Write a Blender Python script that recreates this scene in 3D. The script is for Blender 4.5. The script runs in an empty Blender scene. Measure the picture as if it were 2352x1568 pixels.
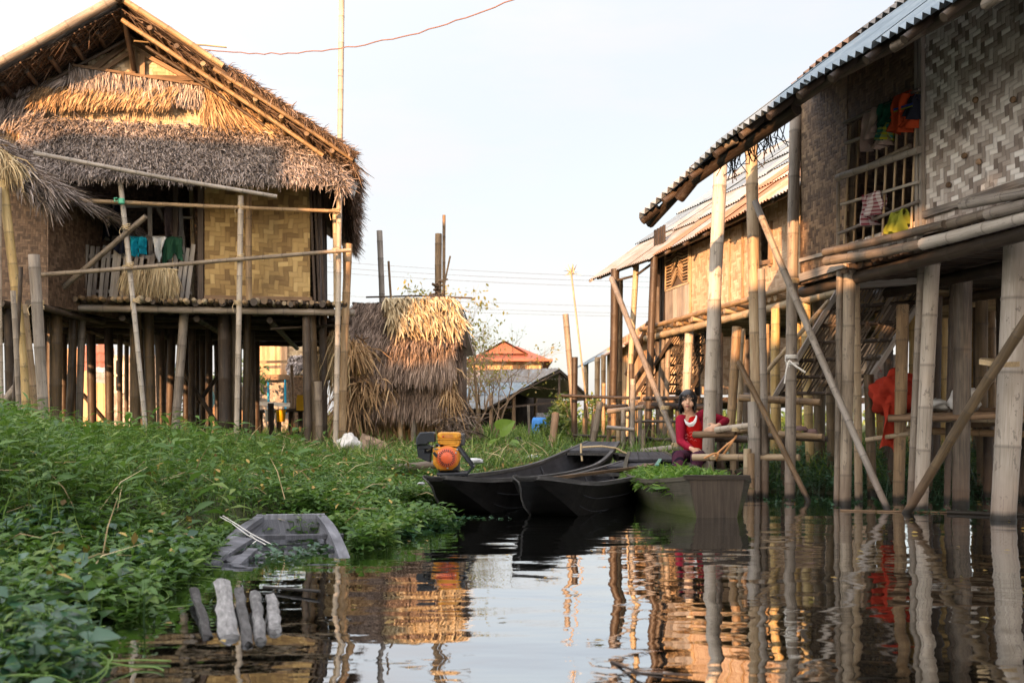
SKY_STR, SUN_STR, EXPO = .13, 5.0, 1.5
SUN_COL = (1.0, .55, .27)
SKY_CLOUD = (2.76, 2.60, 2.56); SKY_VEIL = .75; SKY_FILL = 3.0
import bpy, math, random
import numpy as np
from mathutils import Vector, Matrix

random.seed(11)
RNG = np.random.default_rng(7)
F, CX, HY, CZ = 2286.7, 1176.0, 975.0, 0.68     # picture units: 2352 px wide, horizon row, camera height
PI = math.pi
R = math.radians

def W(px, py, d):
    return Vector(((px - CX) * d / F, d, CZ + (HY - py) * d / F))

def G(px, d, z=0.0):
    return Vector(((px - CX) * d / F, d, z))

def V(*a):
    return Vector(a)

scene = bpy.context.scene
COL = scene.collection
BASE = {}

# ---------------------------------------------------------------- mesh accumulator
class MB:
    def __init__(s):
        s.v = []; s.f = []; s.uv = []; s.aux = []; s.mi = []; s.sm = []; s.n = 0

    def add(s, verts, faces, uv=None, aux=None, mi=0, smooth=False):
        verts = np.asarray(verts, dtype=np.float32).reshape(-1, 3)
        k = len(verts)
        s.v.append(verts)
        if uv is None:
            uv = np.zeros((k, 3), np.float32)
        uv = np.asarray(uv, np.float32)
        if uv.shape[1] == 2:
            uv = np.hstack([uv, np.zeros((k, 1), np.float32)])
        s.uv.append(uv)
        if aux is None:
            aux = np.zeros((k, 3), np.float32); aux[:, 0] = random.random()
        elif np.isscalar(aux):
            a = float(aux); aux = np.zeros((k, 3), np.float32); aux[:, 0] = a
        s.aux.append(np.asarray(aux, np.float32))
        if isinstance(faces, np.ndarray):
            s.f.append(faces.astype(np.int64) + s.n)
            m = len(faces)
        else:
            by = {}
            for f in faces:
                by.setdefault(len(f), []).append(f)
            m = 0
            for kk in by:
                arr = np.asarray(by[kk], np.int64) + s.n
                s.f.append(arr)
                s.mi.append(np.full(len(arr), mi, np.int32)); s.sm.append(np.full(len(arr), smooth, bool))
            s.n += k
            return
        s.mi.append(np.full(m, mi, np.int32)); s.sm.append(np.full(m, smooth, bool))
        s.n += k

    def mesh(s, name, off=(0, 0, 0)):
        me = bpy.data.meshes.new(name)
        v = np.vstack(s.v) - np.asarray(off, np.float32)
        me.vertices.add(len(v)); me.vertices.foreach_set('co', v.ravel())
        tot = np.concatenate([np.full(len(f), f.shape[1], np.int32) for f in s.f])
        loops = np.concatenate([f.ravel() for f in s.f]).astype(np.int32)
        me.loops.add(len(loops)); me.loops.foreach_set('vertex_index', loops)
        me.polygons.add(len(tot))
        st = np.zeros(len(tot), np.int32); st[1:] = np.cumsum(tot)[:-1]
        me.polygons.foreach_set('loop_start', st); me.polygons.foreach_set('loop_total', tot)
        me.polygons.foreach_set('material_index', np.concatenate(s.mi))
        me.polygons.foreach_set('use_smooth', np.concatenate(s.sm))
        a = me.attributes.new('uvm', 'FLOAT_VECTOR', 'POINT'); a.data.foreach_set('vector', np.vstack(s.uv).ravel())
        a = me.attributes.new('aux', 'FLOAT_VECTOR', 'POINT'); a.data.foreach_set('vector', np.vstack(s.aux).ravel())
        me.update(calc_edges=True); me.validate()
        return me

# ---------------------------------------------------------------- things and parts
def tag(o, label=None, cat=None, group=None, kind=None):
    if label: o['label'] = label
    if cat: o['category'] = cat
    if group: o['group'] = group
    if kind: o['kind'] = kind
    return o

def thing(name, label, cat, loc=(0, 0, 0), group=None):
    o = bpy.data.objects.new(name, None); COL.objects.link(o)
    o.location = loc; o.empty_display_size = .2
    BASE[o.name] = tuple(loc)
    return tag(o, label, cat, group)

def link(name, mb, mats, parent=None, loc=None, label=None):
    base = BASE[parent.name] if parent is not None else (tuple(loc) if loc is not None else (0, 0, 0))
    me = mb.mesh(name, base)
    for m in (mats if isinstance(mats, (list, tuple)) else [mats]):
        me.materials.append(m)
    o = bpy.data.objects.new(name, me); COL.objects.link(o)
    if parent is not None:
        o.parent = parent
    else:
        o.location = base
    BASE[o.name] = base
    if label: o['label'] = label
    return o

def solo(name, mb, mats, label, cat, group=None, loc=None, kind=None):
    if loc is None:
        v = np.vstack(mb.v); loc = (float(v[:, 0].mean()), float(v[:, 1].mean()), float(v[:, 2].min()))
    o = link(name, mb, mats, None, loc)
    return tag(o, label, cat, group, kind)

# ---------------------------------------------------------------- shapes
def frame(dirv):
    d = Vector(dirv).normalized()
    u = d.cross(Vector((0, 0, 1)))
    if u.length < 1e-4: u = d.cross(Vector((0, 1, 0)))
    u.normalize()
    return d, u, u.cross(d).normalized()

def tube(mb, pts, rad, n=8, cap=True, aux=None, flags=None, uoff=None, smooth=True):
    pts = [Vector(p) for p in pts]
    if np.isscalar(rad): rad = [rad] * len(pts)
    rnd = random.random() if aux is None else aux
    uo = random.random() * 50 if uoff is None else uoff
    vs, uv, ax, fs = [], [], [], []
    L = 0.0
    pu = None
    for i, p in enumerate(pts):
        if i == 0: t = pts[1] - pts[0]
        elif i == len(pts) - 1: t = pts[-1] - pts[-2]
        else: t = pts[i + 1] - pts[i - 1]
        d, u, w = frame(t)
        if pu is not None:
            u = pu - d * pu.dot(d)
            if u.length < 1e-5: u = frame(t)[1]
            u.normalize(); w = u.cross(d).normalized()
        pu = u
        if i: L += (p - pts[i - 1]).length
        fl = flags[i] if flags else 0.0
        for k in range(n):
            a = 2 * PI * k / n
            vs.append(p + (u * math.cos(a) + w * math.sin(a)) * rad[i])
            uv.append((a * rad[min(i, 1)] * 1.0 + uo, L + uo, 0)); ax.append((rnd, fl, i / (len(pts) - 1)))
    for i in range(len(pts) - 1):
        for k in range(n):
            a, b = i * n + k, i * n + (k + 1) % n
            fs.append((a, b, b + n, a + n))
    mb.add(vs, fs, uv, ax, smooth=smooth)
    if cap:
        for i in (0, len(pts) - 1):
            c = vs[i * n:(i + 1) * n]
            mb.add([tuple(q) for q in c], [tuple(range(n)) if i else tuple(range(n))[::-1]],
                   [(q[0], q[1], 0) for q in c], [(rnd, 0.6, 0)] * n)

def bamboo(mb, a, b, r, taper=.12, bend=.012, n=10, seg=None, aux=None, hollow=False):
    a, b = Vector(a), Vector(b)
    L = (b - a).length
    d, u, w = frame(b - a)
    seg = seg or max(.18, min(.52, r * 8)) * random.uniform(.85, 1.15)
    off = random.uniform(.2, .9) * seg
    ts = [0.0]; fl = [0.0]; kr = [1.0]
    x = off
    while x < L - .03:
        e = min(.020, r * .34)
        ts += [x - e, x, x + e * .8]; fl += [0.15, 1.0, 0.3]; kr += [1.0, 1.07, 1.01]
        x += seg * random.uniform(.75, 1.2)
    ts.append(L); fl.append(0.0); kr.append(1.0)
    p1, p2 = random.uniform(-1, 1), random.uniform(-1, 1)
    pts = []; rad = []
    f2 = random.uniform(.6, 1.6)
    for t, k in zip(ts, kr):
        s = t / L
        q = math.sin(PI * s) * bend * L * .6 + math.sin(2 * PI * s * f2 + p1 * 3) * bend * L * .12
        pts.append(a + (b - a) * s + u * q * p1 + w * q * p2)
        rad.append(r * (1 + taper * (.5 - s)) * k)
    tube(mb, pts, rad, n, True, aux, fl)

def box(mb, c, sx, sy, sz, ax=None, ay=None, az=None, aux=None, uo=None):
    c = Vector(c)
    ax = Vector(ax or (1, 0, 0)); ay = Vector(ay or (0, 1, 0)); az = Vector(az or (0, 0, 1))
    rnd = random.random() if aux is None else aux
    uo = random.random() * 30 if uo is None else uo
    for (n, p, q, sn, sp, sq) in ((ax, ay, az, sx, sy, sz), (ay, az, ax, sy, sz, sx), (az, ax, ay, sz, sx, sy)):
        for s in (1, -1):
            o = c + n * (s * sn / 2)
            vs = [o - p * sp / 2 - q * sq / 2, o + p * sp / 2 - q * sq / 2, o + p * sp / 2 + q * sq / 2, o - p * sp / 2 + q * sq / 2]
            L = max(sp, sq)
            if sp >= sq: uv = [(0, 0, 0), (0, sp, 0), (sq, sp, 0), (sq, 0, 0)]
            else: uv = [(0, 0, 0), (sp, 0, 0), (sp, sq, 0), (0, sq, 0)]
            uv = [(x + uo, y + uo, 0) for x, y, _ in uv]
            mb.add(vs, [(0, 1, 2, 3) if s > 0 else (3, 2, 1, 0)], uv, rnd)

def plank(mb, a, b, w, t, up=(0, 0, 1), aux=None):
    a, b = Vector(a), Vector(b)
    d = (b - a); L = d.length; d.normalize()
    s = d.cross(Vector(up))
    if s.length < 1e-4: s = d.cross(Vector((0, 1, 0)))
    s.normalize(); n = s.cross(d)
    box(mb, (a + b) / 2, L, w, t, d, s, n, aux)

def panel(mb, pts, thick=.015, ua=None, aux=None, uvo=(0, 0), back=True):
    """flat polygon (any count) with thickness; front faces the normal of pts order; uvm in metres"""
    pts = [Vector(p) for p in pts]
    n = Vector((0, 0, 0))
    for i in range(len(pts)):
        n += (pts[i] - pts[0]).cross(pts[(i + 1) % len(pts)] - pts[0])
    n.normalize()
    u = Vector(ua).normalized() if ua is not None else (pts[1] - pts[0]).normalized()
    u = (u - n * u.dot(n)).normalized()
    v = n.cross(u)
    uv = [((p - pts[0]).dot(u) + uvo[0], (p - pts[0]).dot(v) + uvo[1], 0) for p in pts]
    k = len(pts)
    rnd = random.random() if aux is None else aux
    mb.add(pts, [tuple(range(k))], uv, rnd)
    bp = [p - n * thick for p in pts]
    mb.add(bp, [tuple(range(k))[::-1]], uv, rnd)
    for i in range(k):
        j = (i + 1) % k
        mb.add([pts[j], pts[i], bp[i], bp[j]], [(0, 1, 2, 3)], [uv[j], uv[i], uv[i], uv[j]], rnd)

def grid(mb, fn, nu, nv, uvs=(1, 1), aux=None, smooth=True, uvo=(0, 0)):
    vs = [fn(i / nu, j / nv) for j in range(nv + 1) for i in range(nu + 1)]
    uv = [(i / nu * uvs[0] + uvo[0], j / nv * uvs[1] + uvo[1], 0) for j in range(nv + 1) for i in range(nu + 1)]
    fs = [(j * (nu + 1) + i, j * (nu + 1) + i + 1, (j + 1) * (nu + 1) + i + 1, (j + 1) * (nu + 1) + i)
          for j in range(nv) for i in range(nu)]
    mb.add(vs, fs, uv, aux, smooth=smooth)

def strands(mb, roots, dirs, length, width, nrm=None, droop=.25, aux=None):
    """many thin two-segment blades; numpy arrays roots (n,3), dirs (n,3)"""
    n = len(roots)
    roots = np.asarray(roots, np.float32); dirs = np.asarray(dirs, np.float32)
    dirs = dirs / np.linalg.norm(dirs, axis=1, keepdims=True)
    length = np.broadcast_to(np.asarray(length, np.float32), (n,))[:, None]
    width = np.broadcast_to(np.asarray(width, np.float32), (n,))[:, None]
    rv = RNG.normal(size=(n, 3)).astype(np.float32)
    if nrm is not None: rv = rv * .5 + np.cross(dirs, np.asarray(nrm, np.float32)) * 1.2
    side = rv - dirs * np.sum(rv * dirs, 1, keepdims=True)
    side /= np.linalg.norm(side, axis=1, keepdims=True) + 1e-6
    bendv = RNG.normal(size=(n, 3)).astype(np.float32) * .08
    mid = roots + dirs * length * .5 + bendv * length
    d2 = dirs + bendv * 1.5; d2[:, 2] -= droop
    d2 /= np.linalg.norm(d2, axis=1, keepdims=True)
    tip = mid + d2 * length * .5
    P = np.stack([roots - side * width * .5, roots + side * width * .5, mid + side * width * .5,
                  mid - side * width * .5, tip + side * width * .15, tip - side * width * .15], 1).reshape(-1, 3)
    b = (np.arange(n) * 6)[:, None]
    fs = np.vstack([b + np.array([0, 1, 2, 3]), b + np.array([3, 2, 4, 5])])
    a = RNG.random(n).astype(np.float32) if aux is None else np.asarray(aux, np.float32)
    ax = np.zeros((n, 6, 3), np.float32); ax[:, :, 0] = a[:, None]; ax[:, 4:, 1] = 1.0; ax[:, 2:4, 1] = .5
    mb.add(P, fs, np.zeros((n * 6, 3), np.float32), ax.reshape(-1, 3))

def thatch(mb, p00, p10, p01, p11, n, length=.35, width=.008, lift=.12, rows=6, jit=.12, droop=.2, spread=.05, over=.02, mask=None):
    """strands over the quad p00-p10 (top edge) / p01-p11 (bottom edge), laid in rows, combed downwards"""
    a, b, c, d = [np.array(Vector(p)) for p in (p00, p10, p01, p11)]
    u = RNG.random(n); v = RNG.random(n)
    if rows: v = (np.floor(v * rows) + RNG.random(n) ** 1.6 * .95) / rows
    if mask is not None:
        k = mask(u, v); u, v = u[k], v[k]; n = len(u)
    P = (a[None] * ((1 - u) * (1 - v))[:, None] + b[None] * (u * (1 - v))[:, None] + c[None] * ((1 - u) * v)[:, None] + d[None] * (u * v)[:, None])
    dn = (c - a)[None] * (1 - u)[:, None] + (d - b)[None] * u[:, None]
    dn /= np.linalg.norm(dn, axis=1, keepdims=True)
    nr = np.cross(c - a, b - a); nr /= np.linalg.norm(nr)
    if nr[1] > 0 and abs(nr[2]) < .3: nr = -nr
    if nr[2] < -.3: nr = -nr
    P = P + nr[None] * (RNG.random(n) * spread + over)[:, None]
    D = dn + nr[None] * (lift * (.4 + RNG.random(n)))[:, None] + RNG.normal(size=(n, 3)) * jit
    strands(mb, P, D, length * RNG.uniform(.6, 1.25, n), width * RNG.uniform(.6, 1.5, n), np.tile(nr, (n, 1)), droop)

def capsule_blob(mb, fn, nu=24, nv=16, aux=None):
    """closed lat/long surface; fn(theta,phi) -> point"""
    vs, fs = [], []
    for j in range(nv + 1):
        for i in range(nu):
            vs.append(fn(2 * PI * i / nu, PI * j / nv))
    for j in range(nv):
        for i in range(nu):
            a, b = j * nu + i, j * nu + (i + 1) % nu
            fs.append((a, b, b + nu, a + nu))
    mb.add(vs, fs, [(v[0], v[2], 0) for v in vs], aux, smooth=True)

def lathe(mb, c, prof, n=20, axis=(0, 0, 1), aux=None):
    c = Vector(c); d, u, w = frame(axis)
    vs, fs = [], []
    for (r, h) in prof:
        for k in range(n):
            a = 2 * PI * k / n
            vs.append(c + d * h + (u * math.cos(a) + w * math.sin(a)) * max(r, 1e-4))
    for i in range(len(prof) - 1):
        for k in range(n):
            a, b = i * n + k, i * n + (k + 1) % n
            fs.append((a, b, b + n, a + n))
    mb.add(vs, fs, [(v[0], v[2], 0) for v in vs], aux, smooth=True)

def rope(name, pts, r, m, label, cat, parent=None, group=None):
    mb = MB(); tube(mb, pts, r, 6)
    if parent is not None: return link(name, mb, m, parent)
    return solo(name, mb, m, label, cat, group)

def sag(a, b, s, n=14, wob=0.0):
    a, b = Vector(a), Vector(b)
    return [a + (b - a) * (i / n) + Vector((random.uniform(-wob, wob), random.uniform(-wob, wob), -s * 4 * (i / n) * (1 - i / n) + random.uniform(-wob, wob))) for i in range(n + 1)]

def ico_noise(x, y, s=1.0, seed=0):
    x = np.asarray(x, float) / s; y = np.asarray(y, float) / s
    return (np.sin(x * 1.7 + seed) * np.cos(y * 1.3 - seed * 2) + .5 * np.sin(x * 3.1 - y * 2.3 + seed * 1.7) + .35 * np.cos(x * 5.3 + y * 4.7 + seed)) / 1.85

# ---------------------------------------------------------------- materials
class NT:
    def __init__(s, name):
        s.m = bpy.data.materials.new(name); s.m.use_nodes = True
        s.t = s.m.node_tree; s.t.nodes.clear()
        s.out = s.t.nodes.new('ShaderNodeOutputMaterial')
    def n(s, typ, **kw):
        nd = s.t.nodes.new('ShaderNode' + typ)
        for k, v in kw.items():
            setattr(nd, k, v)
        return nd
    def l(s, a, b): s.t.links.new(a, b)
    def val(s, sock, x):
        if hasattr(x, 'is_output') or isinstance(x, bpy.types.NodeSocket): s.l(x, sock)
        else: sock.default_value = x
    def math(s, op, a, b=0.0, c=0.0, clamp=False):
        nd = s.n('Math', operation=op); nd.use_clamp = clamp
        s.val(nd.inputs[0], a); s.val(nd.inputs[1], b); s.val(nd.inputs[2], c)
        return nd.outputs[0]
    def mix(s, f, a, b, typ='MIX'):
        nd = s.n('MixRGB', blend_type=typ)
        s.val(nd.inputs[0], f)
        s.val(nd.inputs[1], a if not isinstance(a, tuple) else (*a[:3], 1))
        s.val(nd.inputs[2], b if not isinstance(b, tuple) else (*b[:3], 1))
        return nd.outputs[0]
    def attr(s, name):
        nd = s.n('Attribute'); nd.attribute_name = name
        return nd
    def ramp(s, f, stops):
        nd = s.n('ValToRGB'); cr = nd.color_ramp
        while len(cr.elements) < len(stops): cr.elements.new(.5)
        for e, (p, c) in zip(cr.elements, stops):
            e.position = p; e.color = (*c[:3], 1)
        s.val(nd.inputs[0], f)
        return nd.outputs[0]
    def noise(s, vec, scale, detail=3, rough=.55, dist=0.0):
        nd = s.n('TexNoise'); nd.inputs['Scale'].default_value = scale; nd.inputs['Detail'].default_value = detail
        nd.inputs['Roughness'].default_value = rough; nd.inputs['Distortion'].default_value = dist
        if vec is not None: s.l(vec, nd.inputs['Vector'])
        return nd.outputs[0]
    def vscale(s, vec, sc):
        nd = s.n('Mapping'); nd.inputs['Scale'].default_value = sc; s.l(vec, nd.inputs['Vector'])
        return nd.outputs[0]
    def pos(s): return s.n('NewGeometry').outputs['Position']
    def finish(s, col, rough=.7, bump=None, bstr=.3, bdist=.01, metal=0.0, spec=.35, extra=None):
        p = s.n('BsdfPrincipled')
        s.val(p.inputs['Base Color'], col if not isinstance(col, tuple) else (*col[:3], 1))
        s.val(p.inputs['Roughness'], rough); s.val(p.inputs['Metallic'], metal)
        p.inputs['Specular IOR Level'].default_value = spec
        if bump is not None:
            b = s.n('Bump'); b.inputs['Strength'].default_value = bstr; b.inputs['Distance'].default_value = bdist
            s.l(bump, b.inputs['Height']); s.l(b.outputs[0], p.inputs['Normal'])
        s.l(p.outputs[0], s.out.inputs[0])
        s.p = p
        return s.m

def mat_bamboo(name, c_dark, c_mid, c_light, wet=True, rough=.55):
    t = NT(name); uv = t.attr('uvm').outputs['Vector']; ax = t.n('SeparateXYZ'); t.l(t.attr('aux').outputs['Vector'], ax.inputs[0])
    n1 = t.noise(t.vscale(uv, (60, 4, 1)), 1.0, 4)
    n2 = t.noise(t.vscale(uv, (5, 2.2, 1)), 1.0, 3)
    f = t.math('ADD', t.math('MULTIPLY', n1, .55), t.math('MULTIPLY', n2, .55))
    f = t.math('ADD', f, t.math('MULTIPLY', t.math('SUBTRACT', ax.outputs[0], .5), .35))
    col = t.ramp(f, [(.3, c_dark), (.52, c_mid), (.78, c_light)])
    tint = t.ramp(ax.outputs[0], [(0, (.8, .74, .66)), (.35, (1, .95, .86)), (.7, (1, 1, 1)), (1, (.86, .9, .93))])
    col = t.mix(1.0, col, tint, 'MULTIPLY')
    col = t.mix(t.math('MULTIPLY', ax.outputs[1], .56), col, (.05, .038, .028))
    # mould spots
    sp = t.noise(t.vscale(uv, (14, 9, 1)), 1.0, 5, .7)
    col = t.mix(t.math('MULTIPLY', t.math('GREATER_THAN', sp, .60), .5), col, (.07, .058, .046))
    cr_ = t.noise(t.vscale(uv, (95, 1.1, 1)), 1.0, 2, .5)
    col = t.mix(t.math('MULTIPLY', t.math('GREATER_THAN', cr_, .655), .6), col, (.035, .028, .022))
    if wet:
        z = t.n('SeparateXYZ'); t.l(t.pos(), z.inputs[0])
        edge = t.math('ADD', z.outputs[2], t.math('MULTIPLY', t.math('SUBTRACT', n2, .5), .09))
        mud = t.n('MapRange'); mud.inputs[1].default_value = .05; mud.inputs[2].default_value = .42; mud.inputs[3].default_value = .55; mud.inputs[4].default_value = 0
        t.l(edge, mud.inputs[0])
        col = t.mix(mud.outputs[0], col, (.16, .095, .06))
        wt = t.n('MapRange'); wt.inputs[1].default_value = .03; wt.inputs[2].default_value = .07; wt.inputs[3].default_value = .93; wt.inputs[4].default_value = 0
        t.l(edge, wt.inputs[0])
        col = t.mix(wt.outputs[0], col, (.012, .011, .008))
    return t.finish(col, rough, n1, .25, .004)

def mat_thatch(name, lo, mid, hi, tipdark=.25):
    t = NT(name); ax = t.n('SeparateXYZ'); t.l(t.attr('aux').outputs['Vector'], ax.inputs[0])
    n = t.noise(t.pos(), 1.8, 4)
    f = t.math('ADD', t.math('MULTIPLY', ax.outputs[0], .7), t.math('MULTIPLY', t.math('SUBTRACT', n, .35), .9))
    col = t.ramp(f, [(.1, lo), (.5, mid), (.92, hi)])
    return t.finish(col, .8, spec=.2)

def mat_weave(name, cols, w=.05, n=4, zig=0, aspect=1.0, rough=.6, bstr=.6, seam=.45, dirt=.25, vbias=None):
    t = NT(name); uv = t.attr('uvm').outputs['Vector']
    # hand-made weave wanders a little
    wob = t.n('TexNoise'); wob.inputs['Scale'].default_value = 2.2; wob.inputs['Detail'].default_value = 2; t.l(uv, wob.inputs['Vector'])
    s = t.n('SeparateXYZ'); t.l(uv, s.inputs[0]); sw = t.n('SeparateXYZ'); t.l(wob.outputs['Color'], sw.inputs[0])
    U = t.math('ADD', t.math('DIVIDE', s.outputs[0], w * aspect), t.math('MULTIPLY', sw.outputs[0], 1.9))
    Vv = t.math('ADD', t.math('DIVIDE', s.outputs[1], w), t.math('MULTIPLY', sw.outputs[1], 1.9))
    iu, iv = t.math('FLOOR', U), t.math('FLOOR', Vv)
    iz = t.math('PINGPONG', iu, zig) if zig else iu
    k = t.math('FLOORED_MODULO', t.math('ADD', iz, iv), n)
    mask = t.math('LESS_THAN', k, n / 2 - .01)
    seg = t.math('FLOOR', t.math('DIVIDE', t.math('ADD', iz, iv), n))
    def sel(a, b):
        return t.math('ADD', t.math('MULTIPLY', mask, a), t.math('MULTIPLY', t.math('SUBTRACT', 1.0, mask), b))
    cv = t.n('CombineXYZ'); t.l(sel(iv, iu), cv.inputs[0]); t.l(seg, cv.inputs[1]); t.l(mask, cv.inputs[2])
    wn = t.n('TexWhiteNoise', noise_dimensions='3D'); t.l(cv.outputs[0], wn.inputs[0])
    fu, fv = t.math('FRACT', U), t.math('FRACT', Vv)
    tr = sel(fv, fu)
    e = t.math('POWER', t.math('MULTIPLY', t.math('MULTIPLY', tr, t.math('SUBTRACT', 1.0, tr)), 4.0), .35)
    fib = t.noise(t.vscale(uv, (3, 260, 1)), 1.0, 2); fib2 = t.noise(t.vscale(uv, (260, 3, 1)), 1.0, 2)
    fb = sel(fib, fib2)
    big = t.noise(uv, 1.3, 4)
    f = t.math('ADD', t.math('MULTIPLY', wn.outputs[0], .62), t.math('MULTIPLY', fb, .3))
    f = t.math('ADD', f, t.math('MULTIPLY', t.math('SUBTRACT', big, .5), .5))
    f = t.math('ADD', f, t.math('MULTIPLY', mask, vbias if vbias is not None else .0))
    col = t.ramp(f, [(.08, cols[0]), (.48, cols[1]), (.85, cols[2])])
    col = t.mix(t.math('MULTIPLY', t.math('SUBTRACT', 1.0, e), seam), col, tuple(c * .25 for c in cols[0]))
    dn = t.noise(t.vscale(uv, (2.2, 1.1, 1)), 1.0, 5, .65)
    col = t.mix(t.math('MULTIPLY', t.math('GREATER_THAN', dn, .58), dirt), col, tuple(c * .6 for c in cols[0]))
    # rounded strips that dive at their ends
    h = t.math('ADD', e, t.math('MULTIPLY', fb, .3))
    return t.finish(col, rough, h, bstr, .006)

def mat_wood(name, c1, c2, c3, rough=.75, sc=(55, 2.5)):
    t = NT(name); uv = t.attr('uvm').outputs['Vector']; ax = t.n('SeparateXYZ'); t.l(t.attr('aux').outputs['Vector'], ax.inputs[0])
    n1 = t.noise(t.vscale(uv, (sc[0], sc[1], 1)), 1.0, 5, .6, .4)
    n2 = t.noise(uv, 3.0, 4)
    f = t.math('ADD', t.math('MULTIPLY', n1, .6), t.math('ADD', t.math('MULTIPLY', n2, .35), t.math('MULTIPLY', t.math('SUBTRACT', ax.outputs[0], .5), .35)))
    return t.finish(t.ramp(f, [(.28, c1), (.5, c2), (.75, c3)]), rough, n1, .4, .005)

def mat_plain(name, c, rough=.6, metal=0.0, var=.18, sc=9.0, spec=.4, bump=.15):
    t = NT(name); p = t.pos()
    n = t.noise(p, sc, 4)
    col = t.mix(1.0, (*c, 1), t.ramp(n, [(.25, (1 - var,) * 3), (.75, (1 + var * .6,) * 3)]), 'MULTIPLY')
    rr = t.math('ADD', rough - .06, t.math('MULTIPLY', n, .12))
    return t.finish(col, rr, n, bump, .004, metal, spec)

def mat_cloth(name, c, c2=None, sc=0, rough=.9):
    t = NT(name); uv = t.attr('uvm').outputs['Vector']
    n = t.noise(t.vscale(uv, (8, 8, 1)), 1.0, 4); fine = t.noise(t.vscale(uv, (400, 400, 1)), 1.0, 2)
    col = t.mix(1.0, (*c, 1), t.ramp(n, [(.3, (.78,) * 3), (.7, (1.1,) * 3)]), 'MULTIPLY')
    if c2 is not None and sc:
        s = t.n('SeparateXYZ'); t.l(uv, s.inputs[0])
        a = t.math('LESS_THAN', t.math('FRACT', t.math('MULTIPLY', s.outputs[0], sc)), .4)
        b = t.math('LESS_THAN', t.math('FRACT', t.math('MULTIPLY', s.outputs[1], sc)), .4)
        col = t.mix(t.math('MULTIPLY', t.math('ADD', a, b), .5), col, (*c2, 1))
    return t.finish(col, rough, fine, .2, .002, spec=.15)

def mat_tin(name, c1, c2, rust, rough=.42, metal=.55, rustamt=.5):
    t = NT(name); uv = t.attr('uvm').outputs['Vector']; ax = t.n('SeparateXYZ'); t.l(t.attr('aux').outputs['Vector'], ax.inputs[0])
    n = t.noise(t.vscale(uv, (1.2, 3.0, 1)), 1.6, 6, .65); st = t.noise(t.vscale(uv, (18, 1.2, 1)), 1.0, 4)
    f = t.math('ADD', t.math('MULTIPLY', n, .6), t.math('MULTIPLY', st, .4))
    f2 = t.math('ADD', f, t.math('MULTIPLY', t.math('SUBTRACT', ax.outputs[0], .5), rustamt))
    col = t.ramp(f2, [(.3, c1), (.5, c2), (.64, rust), (.85, tuple(c * .55 for c in rust))])
    mt = t.ramp(f2, [(.45, (metal,) * 3), (.62, (0.05,) * 3)])
    return t.finish(col, t.math('ADD', rough, t.math('MULTIPLY', n, .3)), n, .15, .004, mt)

def mat_leaf(name, stops, rough=.45, trans=.35):
    t = NT(name); ax = t.n('SeparateXYZ'); t.l(t.attr('aux').outputs['Vector'], ax.inputs[0])
    n = t.noise(t.pos(), 2.2, 3)
    f = t.math('ADD', t.math('MULTIPLY', ax.outputs[0], .75), t.math('MULTIPLY', t.math('SUBTRACT', n, .35), .6))
    col = t.ramp(f, stops)
    p = t.n('BsdfPrincipled'); t.l(col, p.inputs['Base Color']); p.inputs['Roughness'].default_value = rough; p.inputs['Specular IOR Level'].default_value = .4
    tr = t.n('BsdfTranslucent'); t.l(t.mix(.5, col, (.12, .22, .02)), tr.inputs[0])
    mx = t.n('MixShader'); mx.inputs[0].default_value = trans
    t.l(p.outputs[0], mx.inputs[1]); t.l(tr.outputs[0], mx.inputs[2]); t.l(mx.outputs[0], t.out.inputs[0])
    return t.m

M = {}
M['bam_grey'] = mat_bamboo('bamboo_weathered', (.09, .073, .058), (.225, .19, .155), (.36, .31, .26))
M['bam_tan'] = mat_bamboo('bamboo_tan', (.13, .085, .048), (.32, .22, .125), (.48, .37, .235))
M['bam_yel'] = mat_bamboo('bamboo_yellow', (.16, .10, .035), (.36, .235, .08), (.50, .36, .16))
M['bam_dark'] = mat_bamboo('bamboo_dark', (.013, .009, .006), (.042, .028, .019), (.10, .072, .05))  # very dark tone, partly standing in for shade under floors and eaves
M['bam_stilt'] = mat_bamboo('bamboo_stilt', (.026, .017, .009), (.085, .057, .028), (.18, .125, .065))  # bamboo tone lowered to stand in for shade below the floors
M['bam_barge'] = mat_bamboo('bamboo_barge', (.09, .055, .026), (.25, .165, .08), (.40, .29, .16))
M['bam_pale'] = mat_bamboo('bamboo_pale', (.19, .155, .12), (.37, .315, .25), (.52, .45, .375))
M['thatch_grey'] = mat_thatch('thatch_grey', (.08, .062, .052), (.30, .245, .21), (.50, .42, .37))
M['thatch_tan'] = mat_thatch('thatch_tan', (.11, .065, .032), (.36, .225, .115), (.58, .40, .22))
M['thatch_brown'] = mat_thatch('thatch_brown', (.05, .032, .022), (.215, .15, .11), (.42, .31, .235))
M['thatch_dark'] = mat_thatch('thatch_dark', (.035, .024, .017), (.135, .098, .074), (.30, .235, .185))
M['straw'] = mat_thatch('straw', (.20, .13, .06), (.46, .345, .19), (.66, .54, .34))
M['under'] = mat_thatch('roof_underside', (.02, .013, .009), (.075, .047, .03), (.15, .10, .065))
M['mat_door'] = mat_weave('weave_door', ((.15, .085, .028), (.36, .235, .085), (.56, .40, .17)), .062, 4, 0, 1.0)
M['mat_gable'] = mat_weave('weave_gable', ((.26, .17, .09), (.46, .34, .20), (.62, .50, .34)), .05, 4, 0)
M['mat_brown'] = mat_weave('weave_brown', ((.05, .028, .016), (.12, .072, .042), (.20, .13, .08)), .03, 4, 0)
M['mat_grey'] = mat_weave('weave_grey', ((.12, .085, .065), (.40, .335, .285), (.80, .75, .69)), .036, 4, 0, 1.1, dirt=.45, vbias=.22)
M['mat_zig'] = mat_weave('weave_zigzag', ((.07, .045, .03), (.20, .13, .078), (.38, .26, .155)), .030, 4, 8, 1.0)
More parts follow.
